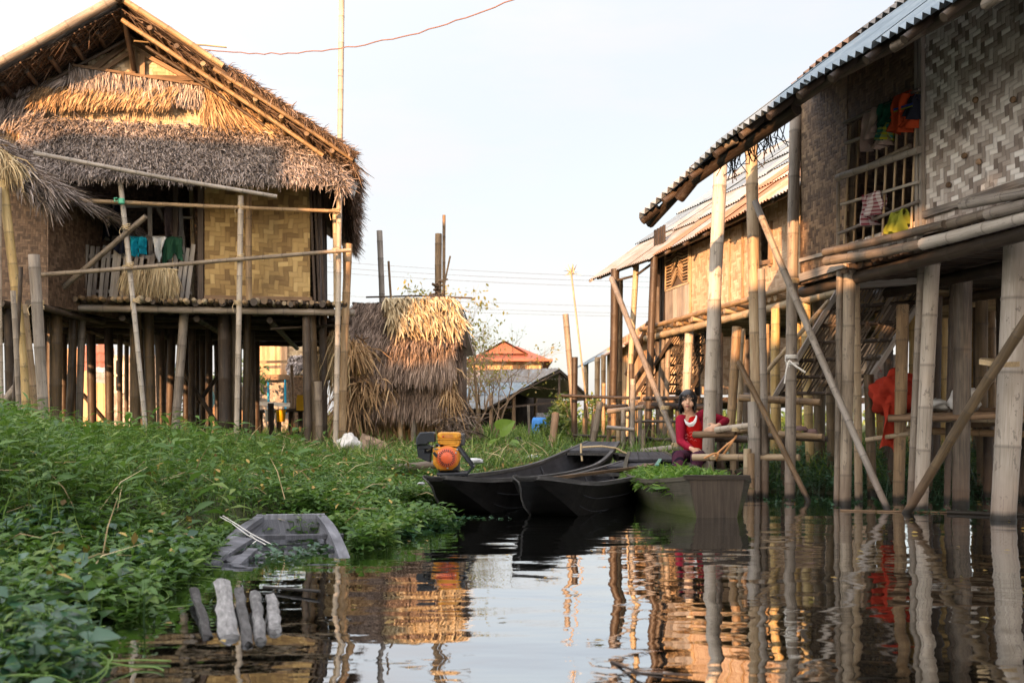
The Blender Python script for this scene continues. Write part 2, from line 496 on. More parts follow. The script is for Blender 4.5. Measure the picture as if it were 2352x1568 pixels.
M['mat_lit'] = mat_weave('weave_fine', ((.32, .20, .115), (.47, .335, .22), (.60, .465, .33)), .034, 6, 0, 1.0, seam=.35, dirt=.12)
M['mat_bg'] = mat_weave('weave_far', ((.13, .11, .09), (.26, .22, .19), (.38, .33, .29)), .05, 4, 6)
M['wood_grey'] = mat_wood('wood_grey', (.12, .10, .085), (.27, .235, .20), (.42, .38, .33))
M['wood_dark'] = mat_wood('wood_dark', (.018, .013, .010), (.055, .038, .028), (.11, .08, .06))
M['wood_brown'] = mat_wood('wood_brown', (.09, .055, .03), (.20, .125, .07), (.32, .21, .13))
M['tin_blue'] = mat_tin('tin_sheet', (.16, .20, .23), (.26, .305, .335), (.20, .18, .165), .45, .6, .35)
M['tin_warm'] = mat_tin('tin_sheet_rusty', (.30, .285, .27), (.40, .33, .28), (.36, .21, .135), .6, .05, .8)
M['tin_red'] = mat_tin('tin_red', (.22, .075, .05), (.28, .095, .06), (.20, .08, .05), .6, 0.0, .3)
M['black'] = mat_plain('black_plastic', (.022, .025, .03), .42, 0, .2, 30)
M['rope'] = mat_plain('rope', (.50, .38, .22), .9, 0, .3, 60)
M['wire_far'] = mat_plain('wire_far', (.10, .105, .11), .9)
M['line_brown'] = mat_plain('line_brown', (.17, .10, .085), .9)
M['wire'] = mat_plain('wire', (.06, .06, .065), .7)
# ---------------------------------------------------------------- world, sun, camera
SUN_EL, SUN_AZ = 9.3, 67.0            # sun low on the left, a little towards the camera side
to_sun = Vector((-math.cos(R(SUN_AZ)), -math.sin(R(SUN_AZ)), math.tan(R(SUN_EL)))).normalized()
w = bpy.data.worlds.new('World'); scene.world = w; w.use_nodes = True
nt = w.node_tree; nt.nodes.clear()
wo = nt.nodes.new('ShaderNodeOutputWorld'); bg = nt.nodes.new('ShaderNodeBackground')
sky = nt.nodes.new('ShaderNodeTexSky'); sky.sky_type = 'NISHITA'; sky.sun_disc = False
sky.sun_elevation = R(SUN_EL)
sky.sun_rotation = math.atan2(to_sun.x, to_sun.y)
sky.air_density = 1.0; sky.dust_density = 2.5; sky.ozone_density = 1.0
tc = nt.nodes.new('ShaderNodeTexCoord')
mp = nt.nodes.new('ShaderNodeMapping'); mp.inputs['Scale'].default_value = (1.0, 1.0, 3.6)
nz = nt.nodes.new('ShaderNodeTexNoise'); nz.inputs['Scale'].default_value = 3.1; nz.inputs['Detail'].default_value = 7; nz.inputs['Roughness'].default_value = .58
cr = nt.nodes.new('ShaderNodeValToRGB'); cr.color_ramp.elements[0].position = .46; cr.color_ramp.elements[1].position = .68
cr.color_ramp.elements[0].color = (0, 0, 0, 1); cr.color_ramp.elements[1].color = (.55, .55, .55, 1)
mx = nt.nodes.new('ShaderNodeMixRGB'); mx.inputs[2].default_value = (SKY_CLOUD[0], SKY_CLOUD[1], SKY_CLOUD[2], 1)
gm = nt.nodes.new('ShaderNodeMixRGB'); gm.blend_type = 'MIX'; gm.inputs[0].default_value = SKY_VEIL; gm.inputs[2].default_value = (SKY_CLOUD[0] * .95, SKY_CLOUD[1] * .98, SKY_CLOUD[2] * 1.02, 1)
L_ = nt.links.new
L_(tc.outputs['Generated'], mp.inputs[0]); L_(mp.outputs[0], nz.inputs['Vector']); L_(nz.outputs[0], cr.inputs[0])
L_(sky.outputs[0], gm.inputs[1]); L_(gm.outputs[0], mx.inputs[1]); L_(cr.outputs[0], mx.inputs[0])
# sky gain added behind and above the viewer to brighten the shade
dp = nt.nodes.new('ShaderNodeVectorMath'); dp.operation = 'DOT_PRODUCT'; dp.inputs[1].default_value = Vector((-.34, -.50, .80)).normalized()
L_(tc.outputs['Generated'], dp.inputs[0])
mr_ = nt.nodes.new('ShaderNodeMapRange'); mr_.interpolation_type = 'SMOOTHSTEP'
mr_.inputs[1].default_value = -.30; mr_.inputs[2].default_value = .92; mr_.inputs[3].default_value = 1.0; mr_.inputs[4].default_value = SKY_FILL
L_(dp.outputs['Value'], mr_.inputs[0])
ml_ = nt.nodes.new('ShaderNodeVectorMath'); ml_.operation = 'SCALE'
L_(mx.outputs[0], ml_.inputs[0]); L_(mr_.outputs[0], ml_.inputs['Scale'])
L_(ml_.outputs[0], bg.inputs[0]); bg.inputs[1].default_value = SKY_STR
L_(bg.outputs[0], wo.inputs[0])

sd = bpy.data.lights.new('sun', 'SUN'); sd.energy = SUN_STR; sd.angle = R(.5); sd.color = SUN_COL
so = bpy.data.objects.new('sun', sd); COL.objects.link(so)
so.rotation_euler = to_sun.to_track_quat('Z', 'Y').to_euler(); so.location = to_sun * 60

cd = bpy.data.cameras.new('camera'); cam = bpy.data.objects.new('camera', cd); COL.objects.link(cam)
cam.location = (0, 0, CZ); cam.rotation_euler = (R(90), 0, 0)
cd.lens = 35; cd.sensor_width = 36; cd.shift_y = (HY - 784) / 2352.0
cd.clip_end = 3000; cd.clip_start = .05
cd.dof.use_dof = True; cd.dof.focus_distance = 9.3; cd.dof.aperture_fstop = 4.0
scene.camera = cam
scene.view_settings.view_transform = 'Standard'; scene.view_settings.look = 'None'
scene.view_settings.exposure = EXPO; scene.view_settings.gamma = 1.0
scene.view_settings.use_curve_mapping = False
scene.cycles.use_denoising = True
try: scene.cycles.denoiser = 'OPENIMAGEDENOISE'
except Exception: pass
scene.cycles.max_bounces = 6; scene.cycles.diffuse_bounces = 3; scene.cycles.glossy_bounces = 3
scene.cycles.transmission_bounces = 2; scene.cycles.transparent_max_bounces = 6
scene.cycles.sample_clamp_indirect = 6.0
scene.cycles.use_adaptive_sampling = True; scene.cycles.adaptive_threshold = .02

# ---------------------------------------------------------------- ground and water
XE = np.array([(0, -1.0), (2.0, -1.12), (2.62, -1.22), (3.27, -1.50), (4.26, -1.62), (4.94, -1.45), (5.55, -.95), (6.35, -.77), (7.6, -.45), (9, -.2), (9.6, .3), (400, .3)])
YS = np.array([(-400, 9.0), (.3, 9.5), (1.0, 10.3), (1.8, 10.4), (2.5, 10.0), (3.6, 9.6), (5, 9.5), (8, 9.4), (400, 9.4)])
def inland(x, y):
    x = np.asarray(x, float); y = np.asarray(y, float)
    s1 = np.interp(y, XE[:, 0], XE[:, 1]) - x
    s2 = y - np.interp(x, YS[:, 0], YS[:, 1])
    return np.maximum(s1, s2) + ico_noise(x, y, .35, 3) * .07
def sstep(a, b, x):
    t = np.clip((np.asarray(x, float) - a) / (b - a), 0, 1); return t * t * (3 - 2 * t)
def ground_z(x, y):
    s = inland(x, y)
    z = -.45 + .45 * sstep(-1.2, .0, s) + .22 * sstep(0, 1.4, s) + .12 * sstep(1.4, 4.5, s)
    z = z + .12 * sstep(-1.6, -3.2, x) * sstep(.2, 1.8, s) * (1 - sstep(9.5, 12.5, y))
    db = np.hypot((np.asarray(x, float) + 1.27) / .48, (np.asarray(y, float) - 5.55) / .80)
    z = z - .5 * (1 - sstep(.75, 1.25, db))
    return z + ico_noise(x, y, .8, 1) * .03 * sstep(0, 1, s)
def gz(x, y): return float(ground_z(x, y))

xs = np.unique(np.concatenate([-np.geomspace(9, 900, 26), np.linspace(-9, 10, 112), np.geomspace(10, 900, 26)]))
ys = np.unique(np.concatenate([np.linspace(-8, 1.6, 8), np.linspace(1.6, 22, 110), np.geomspace(22, 1500, 32)]))
X, Y = np.meshgrid(xs, ys)
Z = ground_z(X, Y)
mb = MB(); nx, ny = len(xs), len(ys)
ii = np.arange(nx * ny).reshape(ny, nx)
fs = np.stack([ii[:-1, :-1], ii[:-1, 1:], ii[1:, 1:], ii[1:, :-1]], -1).reshape(-1, 4)
mb.add(np.stack([X, Y, Z], -1).reshape(-1, 3), fs, np.stack([X, Y], -1).reshape(-1, 2), smooth=True)
t = NT('bank_soil'); p = t.pos(); n1 = t.noise(p, 2.6, 6, .65); n2 = t.noise(p, 22, 4)
far = t.n('SeparateXYZ'); t.l(p, far.inputs[0])
soil = t.ramp(t.math('ADD', t.math('MULTIPLY', n1, .6), t.math('MULTIPLY', n2, .4)), [(.3, (.02, .017, .009)), (.5, (.045, .05, .018)), (.7, (.075, .105, .03))])
M['soil'] = t.finish(soil, .9, n2, .6, .03)
tag(link('ground', mb, M['soil']), kind='structure')

mb = MB()
xs2 = np.array([-900, -60, -12, 12, 60, 900.]); ys2 = np.array([-60, 0, 6, 12, 40.])
X2, Y2 = np.meshgrid(xs2, ys2); ii = np.arange(30).reshape(5, 6)
mb.add(np.stack([X2, Y2, X2 * 0], -1).reshape(-1, 3), np.stack([ii[:-1, :-1], ii[:-1, 1:], ii[1:, 1:], ii[1:, :-1]], -1).reshape(-1, 4))
t = NT('still_water'); p = t.pos()
# slow swell, small cross ripples in patches, a light chop
a1 = t.noise(t.vscale(p, (.9, 1.5, 1)), 1.0, 2, .4)
a2 = t.noise(t.vscale(p, (2.6, 6.0, 1)), 1.0, 2, .45, .2)
a3 = t.noise(t.vscale(p, (9, 17, 1)), 1.0, 2, .5)
patch = t.ramp(t.noise(t.vscale(p, (.5, 1.3, 1)), 1.0, 2), [(.42, (.25,) * 3), (.62, (1,) * 3)])
h = t.math('ADD', t.math('MULTIPLY', a1, 1.0), t.math('ADD', t.math('MULTIPLY', a2, .17), t.math('MULTIPLY', t.math('MULTIPLY', a3, patch), .035)))
bp = t.n('Bump'); bp.inputs['Strength'].default_value = 1.0; bp.inputs['Distance'].default_value = .015; t.l(h, bp.inputs['Height'])
gl = t.n('BsdfGlossy'); gl.inputs[0].default_value = (.93, .95, .97, 1); gl.inputs['Roughness'].default_value = .015; t.l(bp.outputs[0], gl.inputs['Normal'])
df = t.n('BsdfDiffuse'); df.inputs[0].default_value = (.004, .004, .003, 1)
fr = t.n('Fresnel'); fr.inputs[0].default_value = 1.38; t.l(bp.outputs[0], fr.inputs['Normal'])
k = t.math('POWER', t.math('MAXIMUM', t.math('SUBTRACT', fr.outputs[0], .028), 0.0), .29, clamp=True)
mxs = t.n('MixShader'); t.l(k, mxs.inputs[0]); t.l(df.outputs[0], mxs.inputs[1]); t.l(gl.outputs[0], mxs.inputs[2]); t.l(mxs.outputs[0], t.out.inputs[0])
M['water'] = t.m
tag(link('water', mb, M['water']), kind='structure')
# ================================================================ thatched stilt house on the left
class Fr:
    """house frame: a along the front, b inwards, z up"""
    def __init__(s, o, u):
        s.o = Vector((o[0], o[1], 0)); s.u = Vector((u[0], u[1], 0)).normalized(); s.n = Vector((-s.u.y, s.u.x, 0))
    def __call__(s, a, b, z): return s.o + s.u * a + s.n * b + Vector((0, 0, z))
    def a_at(s, px, b):           # position along the front that projects to picture column px
        k = (px - CX) / F
        p = s.o + s.n * b
        return (k * p.y - p.x) / (s.u.x - k * s.u.y)
    def z_at(s, py, a, b):
        d = (s.o + s.u * a + s.n * b).y
        return CZ + (HY - py) * d / F
    def pp(s, px, py, b):         # picture point lying on the plane b = const
        a = s.a_at(px, b); return s(a, b, s.z_at(py, a, b))

LH = Fr((-6.5, 12.3), (4.3, .7))
house = thing('thatched_stilt_house', 'tall stilt house with thatched gable roof and a wide grey thatched awning', 'house', LH(1.7, 2.5, .3))
FZ = 2.20
RA, RZ, EZ, SL = 1.70, 5.77, 3.93, .64           # ridge position, ridge height, eave height, slope
AL, AR = .12, 4.46
def rz(a): return RZ - abs(a - RA) * SL

# roof: two slabs with combed thatch on top and a battened underside
for side, ae in (('left', AL), ('right', AR)):
    mb = MB()
    ze = rz(ae)
    b0, b1 = -.58, 5.7
    top = [LH(RA, b0, RZ), LH(ae, b0, ze), LH(ae, b1, ze), LH(RA, b1, RZ)]
    if side == 'right': top = top[::-1]
    panel(mb, top, .045, LH.n)
    # thatch strands on the outside and hanging at the eave and verge
    thatch(mb, LH(RA, b0, RZ), LH(RA, b1, RZ), LH(ae, b0, ze), LH(ae, b1, ze), 9000 if side == 'right' else 4000, .28, .012, .02, 9, .08, .15, .02, .0)
    thatch(mb, LH(ae + (.1 if side == 'left' else -.1), b0, ze + .05), LH(ae + (.1 if side == 'left' else -.1), b1, ze + .05), LH(ae, b0, ze - .12), LH(ae, b1, ze - .12), 2600, .22, .012, .2, 0, .25, .5)
    if side == 'right':
        # ragged stacked courses of the eave, seen along its length from below
        for j in range(7):
            bb = .1 + j * .75
            thatch(mb, LH(ae - .30, bb, ze + .16), LH(ae - .30, bb + .5, ze + .16), LH(ae - .02, bb, ze - .12), LH(ae - .02, bb + .5, ze - .12), 420, .24, .014, .1, 0, .3, .7)
        # verge tufts along the top of the barge pole
        thatch(mb, LH(RA + .9, b0 - .02, rz(RA + .9) + .03), LH(RA + .9, b0 + .2, rz(RA + .9) + .03), LH(ae, b0 - .02, ze + .03), LH(ae, b0 + .2, ze + .03), 2200, .12, .010, .25, 0, .3, .1, .03)
        thatch(mb, LH(RA + 1.25, b0 - .09, rz(RA + 1.25) + .05), LH(RA + 1.25, b0 + .0, rz(RA + 1.25) + .05), LH(ae, b0 - .09, ze + .03), LH(ae, b0 + .0, ze + .03), 1500, .11, .010, .1, 0, .45, .5, .03)
    link('thatch_slope', mb, [M['thatch_brown'] if side == 'right' else M['thatch_grey']], house)  # right slope in darker brown thatch, standing in for shade at its eave
    # underside: dark leaf thatch on split battens
    mb = MB()
    dz = .06
    q = [LH(RA, b0 + .01, RZ - dz), LH(RA, b1, RZ - dz), LH(ae, b1, ze - dz), LH(ae, b0 + .01, ze - dz)]
    if side == 'right': q = q[::-1]
    panel(mb, q, .01, LH.n)
    for i in range(26):
        f = (i + .5) / 26; a = RA + (ae - RA) * f
        bamboo(mb, LH(a, b0 + random.uniform(-.05, .05), rz(a) - dz - .02), LH(a, b1, rz(a) - dz - .02), .012, n=5, seg=.6)
    n = 2600
    f = RNG.random(n); bb = RNG.uniform(b0, 2.2, n)
    aa = RA + (ae - RA) * f
    P = np.array([LH(x, y, rz(x) - dz - .02) for x, y in zip(aa, bb)])
    sgn = 1 if side == 'right' else -1
    D = np.tile(np.array(LH.u * sgn + Vector((0, 0, -SL))), (n, 1)) + RNG.normal(size=(n, 3)) * .22
    strands(mb, P, D, RNG.uniform(.12, .3, n), .014)
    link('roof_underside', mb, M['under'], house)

# ridge, barge poles, the lit ladder of rafters under the right verge
mb = MB(); bamboo(mb, LH(RA, -.72, RZ + .03), LH(RA, 5.8, RZ + .03), .06); link('ridge_pole', mb, M['bam_dark'], house)
mb = MB(); bamboo(mb, LH(RA + .02, -.66, RZ + .04), LH(AL - .5, -.66, rz(AL - .5) + .02), .052, n=12); link('barge_pole', mb, M['bam_grey'], house)
mb = MB(); bamboo(mb, LH(RA - .02, -.64, RZ + .05), LH(RA + 1.22, -.66, rz(RA + 1.22) + .05), .038, n=12); link('barge_pole', mb, M['bam_barge'], house)
mb = MB(); bamboo(mb, LH(RA + 1.1, -.62, rz(RA + 1.1) - .05), LH(AR + .02, -.60, rz(AR) - .02), .026, n=10); link('barge_pole', mb, M['bam_barge'], house)
mb = MB(); bamboo(mb, LH(RA, -.46, RZ - .17), LH(AR - .35, -.46, rz(AR - .35) - .17), .028, n=10); link('rafter', mb, M['bam_barge'], house)
mb = MB(); bamboo(mb, LH(RA, -.05, RZ - .2), LH(AR - .5, -.05, rz(AR - .5) - .2), .022, n=8); link('rafter', mb, M['bam_dark'], house)
mb = MB(); bamboo(mb, LH(RA, .02, RZ - .2), LH(AL, .02, rz(AL) - .2), .022, n=8); link('rafter', mb, M['bam_dark'], house)
for i in range(8):
    mb = MB(); a = RA + .35 + i * .31
    bamboo(mb, LH(a, -.60, rz(a) - .07), LH(a + .05, .25, rz(a) - .21), .030, n=8); link('purlin', mb, M['bam_barge'], house)
for i in range(6):
    mb = MB(); a = RA - .3 - i * .27
    bamboo(mb, LH(a, -.40, rz(a) - .12), LH(a, .4, rz(a) - .16), .028, n=8); link('purlin', mb, M['bam_dark'], house)
mb = MB(); bamboo(mb, LH(RA + .01, -.56, RZ - .02), LH(RA + .03, .3, RZ - .75), .035); link('king_post', mb, M['bam_dark'], house)

# gable wall of woven mat with its battens
GB = .15
mb = MB()
gl_, gr_ = -.6, AR - .35
panel(mb, [LH(gl_, GB, 4.45), LH(gl_, GB, 3.95), LH(gr_, GB, 3.95), LH(gr_, GB, rz(gr_) - .2), LH(RA, GB, RZ - .22)], .02, LH.u)
link('gable_wall', mb, M['mat_gable'], house)
mb = MB()
P = lambda px, py, b=GB - .03: LH.pp(px, py, b)
plank(mb, P(292, 100), P(128, 225), .07, .025, LH.n); plank(mb, P(300, 92), P(505, 205), .07, .025, LH.n)
plank(mb, P(318, 118, GB - .05), P(445, 188, GB - .05), .05, .02, LH.n)
plank(mb, P(306, 110, GB - .055), P(306, 195, GB - .055), .05, .02, LH.n); plank(mb, P(327, 122, GB - .06), P(327, 195, GB - .06), .06, .02, LH.n)
plank(mb, P(300, 120, GB - .065), P(205, 182, GB - .065), .05, .02, LH.n)
plank(mb, P(335, 178, GB - .07), P(500, 182, GB - .07), .06, .02, LH.n); plank(mb, P(360, 196, GB - .045), P(515, 202, GB - .045), .05, .02, LH.n)
link('gable_batten', mb, M['wood_brown'], house)
def tp(name, a, b, c, d, n, L, wd, mat, rows=2, lift=.08, bb=GB - .06, bo=None, mask=None, jit=.1, droop=.15, spread=.06):
    mb = MB(); bo = bb if bo is None else bo
    p = [LH.pp(*a, bb), LH.pp(*b, bb), LH.pp(*c, bo), LH.pp(*d, bo)]
    panel(mb, [p[2], p[3], p[1], p[0]], .02, LH.u)
    thatch(mb, *p, n, L, wd, lift, rows, jit, droop, spread, .012, mask)
    link(name, mb, mat, house)
tp('gable_thatch', (163, 152), (470, 200), (165, 200), (468, 232), 1900, .17, .012, M['thatch_grey'], 2, bo=GB - .1)
tp('gable_thatch', (85, 205), (420, 205), (70, 236), (400, 240), 2300, .16, .012, M['thatch_tan'], 2, bb=GB - .08, bo=GB - .14)
tp('gable_thatch', (-40, 232), (165, 175), (-40, 310), (100, 262), 1500, .24, .013, M['thatch_grey'], 2, bb=GB - .05, bo=GB - .09)
tp('gable_thatch', (-40, 292), (90, 262), (-40, 360), (80, 345), 1000, .24, .013, M['thatch_tan'], 2, bb=GB - .07, bo=GB - .12)
tp('gable_thatch', (468, 202), (535, 198), (470, 300), (735, 318), 3800, .30, .012, M['thatch_tan'], 3, bb=GB - .04, bo=GB - .1)
mb = MB()
plank(mb, P(168, 150, GB - .14), P(478, 198, GB - .14), .03, .02, LH.n); plank(mb, P(512, 200, GB - .14), P(742, 324, GB - .14), .03, .02, LH.n)
for px in (283, 312, 364): plank(mb, P(px, 275, GB - .035), P(px, 300, GB - .035), .02, .015, LH.n)
plank(mb, P(281, 165, GB - .15), P(280, 200, GB - .15), .04, .02, LH.n)
link('thatch_batten', mb, M['wood_brown'], house)

# big sloping awning
AW0, AW1 = LH.a_at(60, .1), LH.a_at(735, .1)
BW0, BW1 = LH.a_at(30, -.62), LH.a_at(792, -.62)
mb = MB()
t0, t1, u0, u1 = LH(AW0, .09, 4.45), LH(AW1, .09, 4.45), LH(BW0, -.60, 3.66), LH(BW1, -.60, 3.72)
panel(mb, [u0, u1, t1, t0], .06, LH.u)
thatch(mb, t0, t1, u0, u1, 26000, .17, .010, .30, 14, .26, .3, .05, .005)
thatch(mb, LH(BW0, -.52, 3.72), LH(BW1, -.52, 3.78), u0 + V(0, 0, -.04), u1 + V(0, 0, -.04), 3200, .15, .010, .15, 0, .3, .5)
thatch(mb, t0 + V(0, 0, .05), t1 + V(0, 0, .05), LH(AW0, .02, 4.37), LH(AW1, .02, 4.37), 2600, .18, .012, .35, 0, .4, .2)
thatch(mb, LH(AW1 - .06, .05, 4.45), LH(AW1 + .02, .05, 4.45), LH(BW1 - .08, -.6, 3.6), LH(BW1 + .02, -.6, 3.6), 1300, .22, .012, .3, 0, .5, .3)
link('thatch_awning', mb, M['thatch_grey'], house)
mb = MB()
for i in range(9):
    f = i / 8
    bamboo(mb, LH(AW0 + (AW1 - AW0) * f, .08, 4.37), LH(BW0 + (BW1 - BW0) * f, -.55, 3.60 + .06 * f), .022, n=6)
bamboo(mb, LH(BW0, -.5, 3.60), LH(BW1, -.5, 3.66), .03, n=8)
link('awning_frame', mb, M['bam_dark'], house)

# platform: culms end-on at the front, a front beam, joists below
def knot(px, py, d, r, mt='rope', tail=True):
    mb = MB(); c = W(px, py, d)
    for k in range(4):
        tube(mb, [c + V(math.cos(a) * r, math.sin(a) * r, (k - 1.5) * .011 + .5 * r * math.cos(a) * (1 if k % 2 else -1)) for a in np.linspace(0, 2 * PI, 13)], .006, 5, False)
    if tail: tube(mb, [c + V(-r, -r * .6, 0), c + V(-r * 1.5, -r, -.05), c + V(-r * 1.1, -r * 1.1, -.12)], .004, 4)
    link('lashing', mb, M[mt], house)
def culms(mb, fr, a0, a1, b0, b1, z, r0, r1, short=0):
    a = a0
    while a < a1:
        r = random.uniform(r0, r1)
        s0 = b0 - random.uniform(0, .16); zz = z + random.uniform(-.008, .012)
        if random.random() < .6:   # open culm end: a ring, not a disc
            p0, p1 = fr(a, s0, zz), fr(a + random.uniform(-.02, .02), b1, zz)
            d = (p1 - p0).normalized()
            tube(mb, [p0 + d * .10, p0 + d * .005, p0, p0 + d * .003, p1], [r * .78, r * .76, r * .9, r, r], 9, False, random.random(), [1, .9, 0, 0, 0])
        else:
            bamboo(mb, fr(a, s0, zz), fr(a + random.uniform(-.02, .02), b1, zz), r, bend=.002, n=8, seg=.5)
        a += r * 2.1 + random.uniform(.0, .012)
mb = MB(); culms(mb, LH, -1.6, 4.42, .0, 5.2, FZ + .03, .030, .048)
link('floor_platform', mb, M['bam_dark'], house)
mb = MB()
culms(mb, LH, -1.6, 4.42, -.02, .18, FZ + .045, .028, .042)
link('culm_ends', mb, M['bam_tan'], house)
mb = MB(); bamboo(mb, LH(-1.7, .02, FZ - .055), LH(4.50, .02, FZ - .055), .046, bend=.004); link('front_beam', mb, M['bam_grey'], house)
for i in range(5):
    mb = MB(); b = 1.0 + i * 1.02
    bamboo(mb, LH(-1.7, b, FZ - .07), LH(4.45, b, FZ - .07), .05, bend=.004, n=8); link('floor_beam', mb, M['bam_dark'], house)
for i in range(7):
    mb = MB(); a = -1.2 + i * .92
    bamboo(mb, LH(a, .2, FZ - .15), LH(a + .1, 5.1, FZ - .15), .04, bend=.004, n=8); link('floor_joist', mb, M['bam_dark'], house)

# lower walls
aP0, aP1 = LH.a_at(470, GB + .05), LH.a_at(712, GB + .05)
mb = MB(); panel(mb, [LH(aP0, GB + .05, FZ + .12), LH(aP1, GB + .05, FZ + .12), LH(aP1, GB + .05, 4.2), LH(aP0, GB + .05, 4.2)], .02, LH.u)
link('woven_wall', mb, M['mat_door'], house)
mb = MB(); plank(mb, LH(aP0, GB, FZ + .125), LH(aP1 + .03, GB, FZ + .13), .05, .03, LH.n)
link('wall_batten', mb, M['wood_brown'], house)
for i, a in enumerate(np.linspace(aP1 + .05, aP1 + .16, 3)):
    mb = MB(); plank(mb, LH(a - .06, GB + .05 + i * .06, 4.1), LH(a + .02, GB + .05 + i * .06, FZ), .07, .03, LH.u); link('corner_plank', mb, M['wood_dark'], house)
mb = MB()
for i in range(22):
    b = GB + .2 + i * .215
    plank(mb, LH(aP1 + .12 + random.uniform(-.01, .01), b, FZ - .2), LH(aP1 + .10 + random.uniform(-.01, .01), b, 4.15), .20, .02, LH.u)
link('side_wall', mb, M['wood_dark'], house)
mb = MB(); panel(mb, [LH(-1.3, 1.75, FZ), LH(aP0 - .42, 1.75, FZ), LH(aP0 - .42, 1.75, 4.6), LH(-1.3, 1.75, 4.6)], .02, LH.u)
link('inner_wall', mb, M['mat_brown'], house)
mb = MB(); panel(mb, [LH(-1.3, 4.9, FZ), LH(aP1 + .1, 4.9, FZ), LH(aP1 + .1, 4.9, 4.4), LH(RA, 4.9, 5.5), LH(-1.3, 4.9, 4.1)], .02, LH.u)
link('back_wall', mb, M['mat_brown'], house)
mb = MB(); panel(mb, [LH(-1.25, 4.9, FZ), LH(-1.25, GB, FZ), LH(-1.25, GB, 4.0), LH(-1.25, 4.9, 4.0)], .02, LH.n)
link('side_wall', mb, M['mat_brown'], house)
mb = MB()     # door reveal
panel(mb, [LH(aP0, GB + .07, FZ), LH(aP0, 1.9, FZ), LH(aP0, 1.9, 4.3), LH(aP0, GB + .07, 4.3)][::-1], .02, LH.n)
link('door_side', mb, M['wood_dark'], house)
mb = MB(); plank(mb, LH(aP0 - .05, GB + .06, FZ), LH(aP0 - .05, GB + .06, 4.2), .07, .05, LH.n); plank(mb, LH(aP0 - .40, GB + .3, FZ), LH(aP0 - .40, GB + .3, 4.2), .06, .05, LH.n)
link('door_frame', mb, M['wood_dark'], house)

# window trellis behind the veranda
WB = GB + .45
mb = MB()
for a, b, ww in (((188, 472), (440, 472), .055), ((205, 547), (425, 547), .06), ((202, 472), (206, 690), .075), ((344, 472), (348, 640), .055), ((362, 478), (398, 545), .05),
                 ((412, 474), (424, 640), .075), ((286, 470), (286, 640), .04), ((388, 500), (440, 500), .03)):
    plank(mb, LH.pp(*a, WB), LH.pp(*b, WB), ww, .03 + ww * .2, LH.n)
link('window_frame', mb, M['wood_grey'], house)
for px, y0, y1, r in ((218, 460, 690, .03), (440, 430, 690, .03), (770, 480, 700, .035), (793, 560, 700, .035), (570, 448, 690, .042)):
    mb = MB(); bamboo(mb, LH.pp(px, y0, GB - .25 if px > 500 else WB + .05), LH.pp(px + 2, y1, GB - .25 if px > 500 else WB + .05), r); link('veranda_post', mb, M['bam_tan'], house)
# slatted rail
SB = .16
mb = MB()
for i in range(21):
    x0 = 182 + i * 12.9 + random.uniform(-2, 2)
    if 11 < i < 17: y0 = 600 + random.uniform(-30, -8)
    else: y0 = 565 + random.uniform(-4, 6)
    plank(mb, LH.pp(x0 + 6 - (1 if i < 3 else 0), y0, SB), LH.pp(x0 - 4 - i * .3, 690, SB), .047 + random.uniform(-.006, .006), .018, LH.n)
link('slatted_rail', mb, M['wood_grey'], house)
mb = MB()
plank(mb, LH.pp(168, 587, SB + .03), LH.pp(446, 592, SB + .03), .045, .02, LH.n); plank(mb, LH.pp(178, 668, SB + .03), LH.pp(440, 672, SB + .03), .045, .02, LH.n)
link('rail_batten', mb, M['wood_grey'], house)
# long bamboo rails along the veranda front
for (a, d0), (b, d1), r, mt, nm in ((((78, 352), 11.45), ((636, 452), 12.1), .026, 'bam_grey', 'veranda_rail'), (((104, 457), 11.8), ((777, 485), 12.55), .024, 'bam_tan', 'veranda_rail'),
                                ((((95, 631)), 11.75), ((806, 574), 12.6), .026, 'bam_pale', 'veranda_rail'), ((((115, 686)), 12.2), ((335, 497), 11.95), .034, 'bam_grey', 'diagonal_brace')):
    mb = MB(); bamboo(mb, W(*a, d0), W(*b, d1), r, bend=.006); link(nm, mb, M[mt], house)
for (a, b, d, r, mt) in (((274, 405), (341, 1003), 12.02, .030, 'bam_pale'), ((553, 450), (541, 1005), 12.3, .034, 'bam_pale')):
    mb = MB(); p1 = W(*b, d + .1); p1.z = gz(p1.x, p1.y) - .15; bamboo(mb, W(*a, d), p1, r); link('veranda_post', mb, M[mt], house)

